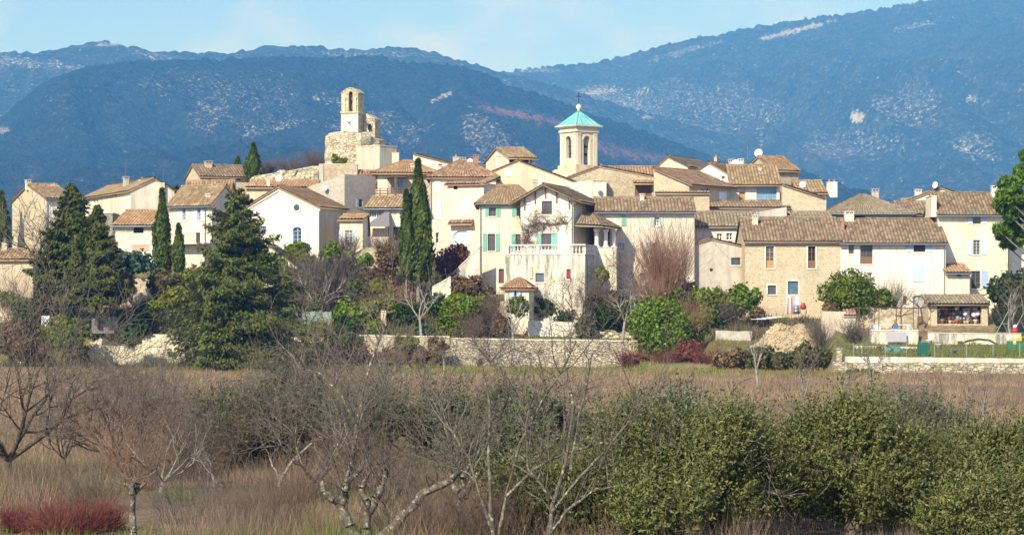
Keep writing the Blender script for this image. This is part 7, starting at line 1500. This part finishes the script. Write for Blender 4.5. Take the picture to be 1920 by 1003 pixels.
fbare('wide bare tree with arched limbs at the left of the thicket', 300, 930, 760, 322, kids=(5, 4, 4, 2), mat=BK_GREY, twigm=BK_TW, trunk=.12, spread=1.4, stems=6, minr=.0042, up=.15)
fbare('fine bare tree before the low end of the dry stone wall', 720, 850, 640, 324, kids=(6, 5, 4), mat=BK_GREY, twigm=BK_TW, trunk=.2, spread=1.0, stems=4, minr=.006)
# olives
def olive(label, px, base, top, w_px, seed, mat=None, n=30000, leaf=.10, name='olive_tree', cat='olive tree', Y=None, nl=46):
    Y = Y or F*ZC/(base-HY); zb = zg(px, Y); h_ = zat(top, Y)-zb; R = w_px/2*Y/F
    return plant(name, label, cat, (xat(px, Y), Y, zb), olive_parts(seed, R, h_, n, leaf, mat, nl))
olive('wide olive tree with hollow dark centre, largest of the row, right of the slender stems', 1335, 1035, 742, 350, 501, n=190000, leaf=.033, nl=110)
olive('tall-topped olive tree second from the right edge', 1590, 1020, 740, 320, 502, n=180000, leaf=.033, nl=100)
olive('olive tree cut off by the right picture edge', 1895, 985, 800, 270, 503, n=130000, leaf=.036, nl=80)
olive('low olive tree behind and left of the largest olive', 1190, 960, 760, 220, 504, n=90000, leaf=.038, nl=60)
olive('small grey-green olive between the broken trunk and the slender stems', 1040, 905, 745, 150, 505, LF_OLG, 50000, .045)
olive('dark little olive behind the broken trunk', 830, 880, 752, 110, 506, leafmat('leaf_olive_dark', (.06, .08, .03), (.15, .17, .07)), 30000, .05)
olive('pointed small olive in the centre field', 925, 850, 730, 90, 507, LF_OLG, 20000, .05)
olive('grey olive shrub hidden in the bare thicket', 560, 885, 700, 300, 508, LF_OLG, 50000, .045)
olive('dark green olive shrub inside the bare thicket right part', 700, 890, 715, 200, 509, leafmat('leaf_olive_dark', (0, 0, 0), (0, 0, 0)), 36000, .045)
olive('ivy-dark olive at the foot of the thicket', 480, 885, 780, 110, 510, LF_DARK, 18000, .05)
olive('thin grey olive behind the gap between the right olives', 1745, 880, 770, 160, 511, LF_OLG, 30000, .045)
olive('low olive shrub filling below the second olive', 1480, 990, 870, 200, 512, n=70000, leaf=.034, nl=60); olive('short dark olive shrub at the bottom right corner', 1830, 1040, 930, 220, 513, n=70000, leaf=.034, nl=60)
olive('low green olive sprout under the slender stems', 1120, 1020, 870, 220, 514, n=70000, leaf=.034, nl=60); olive('bottom edge olive sprout below the largest olive', 1250, 1045, 900, 220, 515, n=70000, leaf=.034, nl=60)
olive('olive filling the gap between the two biggest olives', 1465, 1000, 800, 190, 516, n=80000, leaf=.035, nl=60); olive('olive filling the gap before the right-edge olive', 1745, 1000, 830, 190, 517, n=80000, leaf=.035, nl=60)
olive('greyish olive standing behind the largest olive', 1290, 900, 735, 200, 518, LF_OLG, n=50000, leaf=.045, nl=50); olive('olive standing far back between the right-hand olives', 1690, 880, 760, 150, 519, LF_OLG, n=40000, leaf=.045, nl=50)
olive('dark olive at the bottom between the slender stems and the broken trunk', 1000, 1010, 860, 210, 520, n=60000, leaf=.036, nl=50); olive('low grey olive left of the slender stems', 900, 930, 800, 150, 521, LF_OLG, n=30000, leaf=.045, nl=40); olive('grey-green olive in the left of the thicket', 420, 890, 740, 180, 522, LF_OLG, n=36000, leaf=.045, nl=40)
# red dogwood
def dog(label, px, base, w_px, top, seed, n=260, mat=BK_RED): Y = F*ZC/(base-HY); return twigs(label, px, Y, w_px, top, None, mat, seed, n, name='dogwood', rad=.010, cat='dogwood', kids=4, r0=.35, fan=1.15, curve=.45, dome=.35)
dog('large crimson dogwood bush in the bottom left corner', 120, 1010, 230, 918, 601, 420); dog('crimson dogwood tips left of the large bush', 30, 1000, 90, 930, 602, 150); dog('second crimson dogwood clump right of the dead stump', 195, 1000, 90, 925, 603, 220); dog('small red dogwood below the slender stems', 985, 1000, 70, 935, 604, 130)
# weeds as a spread of stems and grass
def spread(name, n, ylo, yhi, hfun, wfun, mat, seed, dens=None, lean=.35, px0=-330, px1=2250, keep=None, seg=1):
    r = rnd(seed); y = ylo*(yhi/ylo)**r.random(n) if dens is None else ylo+(yhi-ylo)*r.random(n)**dens; px = px0+(px1-px0)*r.random(n); x = (px-960)/F*y
    if keep is not None: k = keep(px, y, x); px, y, x = px[k], y[k], x[k]
    n = len(x); z = ground_h(x, y)-.03; h_ = hfun(y, r, n)*(.32+3.2*np.clip(fbm(x*.55, y*.22, 4, seed+5)-.22, 0, 1)**1.3*1.6); w_ = wfun(y, r, n); a = r.random(n)*2*pi; ln = lean*h_*(.3+r.random(n)); b = r.random(n)*2*pi
    P = np.stack([x, y, z], -1); s = np.stack([np.cos(a), np.sin(a), 0*a], -1)*w_[:, None]*.5; tip = P+np.stack([np.cos(b)*ln, np.sin(b)*ln, h_], -1)
    V = np.stack([P-s, P+s, tip], 1).reshape(-1, 3); return tag(link(name, rawmesh(name, V, np.arange(3*n).reshape(n, 3), mat)), kind='stuff')
STRAW = leafmat('grass_straw', (.24, .155, .085), (.52, .37, .215), (.26, .14, .09), .9, .3); GREENG = leafmat('grass_green', (.12, .15, .03), (.26, .26, .07), (.09, .13, .02), .8, .3); WEED = leafmat('weed_brown', (.15, .095, .06), (.37, .26, .17), (.19, .18, .07), .9, .2)
notgrass = lambda px, y, x: (y < 235) & ((px < 1555) | (y < 218))
spread('dry_grass', 360000, 70, 240, lambda y, r, n: .13+.16*r.random(n), lambda y, r, n: y*.00022+.01, STRAW, 701, keep=lambda px, y, x: notgrass(px, y, x) & ~((fbm(x*.2, y*.1, 3, 31) > .45) & (((np.abs(y-230) < 18) & (px > 560)) | ((y > 72) & (y < 105) & (px < 1000))) & (NR.random(len(x)) < .85)) & (fbm(x*.3, y*.12, 4, 55) > .33))
spread('brown_weeds', 165000, 48, 210, lambda y, r, n: .25+.4*r.random(n), lambda y, r, n: y*.00012+.006, WEED, 702, lean=.5, keep=lambda px, y, x: notgrass(px, y, x) & (fbm(x*.11, y*.05, 4, 77) > np.where(y < 95, .30, .47)))
spread('green_grass', 200000, 48, 248, lambda y, r, n: .12+.2*r.random(n), lambda y, r, n: y*.00025+.012, GREENG, 703, keep=lambda px, y, x: (((np.abs(y-230) < 19) & (px > 560) & (px < 1560)) | ((y > 72) & (y < 105) & (px < 1000)) | (y < 70)) & (fbm(x*.2, y*.1, 3, 31) > .43))
spread('meadow_grass', 90000, 205, 250, lambda y, r, n: .12+.26*r.random(n), lambda y, r, n: .07+0*y, leafmat('grass_olive', (.16, .17, .035), (.36, .32, .09), (.12, .15, .025), .8, .3), 706, keep=lambda px, y, x: ((px > 560) & (px < 1560) | (y < 219)) & (fbm(x*.12, y*.09, 4, 91)+np.clip((y-228)*.012, -.3, .12) > .46))
spread('garden_grass', 60000, 221.8, 262, lambda y, r, n: .12+.22*r.random(n), lambda y, r, n: .08+0*y, GREENG, 704, keep=lambda px, y, x: ((px > 1570) & (y < 243.5)) | ((px < 1240) & (y > 250.8)))
spread('bank_undergrowth', 60000, 250.8, 284, lambda y, r, n: .3+.5*r.random(n), lambda y, r, n: .10+0*y, leafmat('undergrowth', (.10, .085, .04), (.22, .17, .09), (.06, .085, .02)), 705, keep=lambda px, y, x: (px < 860) | ((px > 1190) & (px < 1560) & (y < 266)) | ((px < 1240) & (y > 258) & (y < 267)))
# small things that clutter the right-hand gardens
pn = thing('wall_panel', 'lilac-grey corrugated sheet leaning on the block wall below the pergola', 'sheet', (xat(1662, 243), 243.05, zat(641, 243))); g = MB(); w_ = 38*243/F; h_ = 19*243/F
for i in range(16): g.box(w_*i/16, w_*(i+.6)/16, 0, .05, 0, h_); g.box(w_*(i+.6)/16, w_*(i+1)/16, .02, .04, 0, h_)
g.build('sheet', plain('sheet_lilac', (.46, .42, .44), .7, var=.15), pn)
r = rnd(31)
for i, (px, Y, s_, c, lb) in enumerate([(1712, 248, .28, (.45, .18, .10), 'terracotta flowerpot right of the white table'), (1742, 242.6, .30, (.75, .75, .72), 'white tub in front of the barn wall, left end'), (1800, 242.6, .24, (.45, .18, .10), 'terracotta pot in front of the barn wall middle'), (1648, 233, .26, (.35, .15, .10), 'rusty brown pot on the left part of the lawn'), (1760, 235, .3, (.5, .5, .46), 'grey stone tub on the lawn right of the green bin'), (1790, 228, .2, (.08, .2, .45), 'small blue bucket in the middle of the lawn'), (979, 251.2, .26, (.45, .18, .10), 'terracotta pot on the dry stone wall terrace'), (590, 255, .3, (.6, .6, .6), 'white bucket on the terrace right of the fir'), (40, 252, .3, (.8, .8, .8), 'white garden tub among the far left brambles')]):
    g = MB(); g.lathe([(s_*.65, 0), (s_*.95, s_*1.3), (s_*1.05, s_*1.35), (s_*1.05, s_*1.55), (s_*.9, s_*1.55), (s_*.85, s_*1.2)], 12)
    o_ = g.build('flower_pot', plain('tub_%d' % i, c, .6), None, True, gp(px, Y)); tag(o_, lb, 'pot')
ar = thing('hoop', 'thin dark garden hoop standing on the left lawn', 'hoop', gp(1664, 226)); g = MB(); g.tube([(cos(pi*i/10)*.55, 0, sin(pi*i/10)*.75-.05) for i in range(11)], .03, 5); g.build('arch', IRON, ar)
lg = thing('log', 'dead curved branch lying before the barn wall', 'branch', gp(1838, 241)); g = MB(); g.tube([(-2.0, 0, .05), (-1.2, .05, .42), (-.2, 0, .6), (.8, -.05, .5), (1.6, 0, .1)], [.08, .1, .11, .1, .07], 7); g.build('wood', BK_DARK, lg)
# overhead cables between houses
for (a, b, sg, lb) in [(at(808, 345, 283), at(687, 398, 283), .9, 'thin black cable sagging from the tall cream house to the low roofed house'), (at(1304, 404, 266), at(1397, 462, 263), .5, 'thin black cable from the right wing to the stone farmhouse'), (at(1372, 352, 285), at(1418, 352, 285.5), .15, 'short cable across the white gabled house front'), (at(317, 400, 281), at(212, 436, 281), .6, 'thin cable from the cream house to the annex')]:
    m_ = [a+(b-a)*(i/8.)-Vector((0, 0, sg*4*(i/8.)*(1-i/8.))) for i in range(9)]; g = MB(); g.tube([p-a for p in m_], .018, 4); o_ = g.build('cable', IRON, None, loc=a); tag(o_, lb, 'cable')
for i, (px, Y, w_, tp, bs, m_, lb) in enumerate([(590, 248, 70, 636, 688, LF_BRN, 'bramble mound just right of the fir base'), (665, 248, 80, 640, 690, LF_BRN, 'bramble mound at the left end of the lichened garden wall'), (640, 251, 110, 618, 660, LF_DARK, 'dark undergrowth above the bramble mounds'), (740, 247.5, 60, 650, 690, LF_BRN, 'small bramble under the lichened wall, left half'), (1240, 244.5, 60, 668, 690, LF_BRN, 'dry bramble under the block-shaped laurel')]): bush(lb, px, Y, w_, tp, bs, m_, 290+i, int(30*w_*(bs-tp)/45+900), .2)
# haze
hzo = hz.build('haze', hm); tag(hzo, kind='stuff')
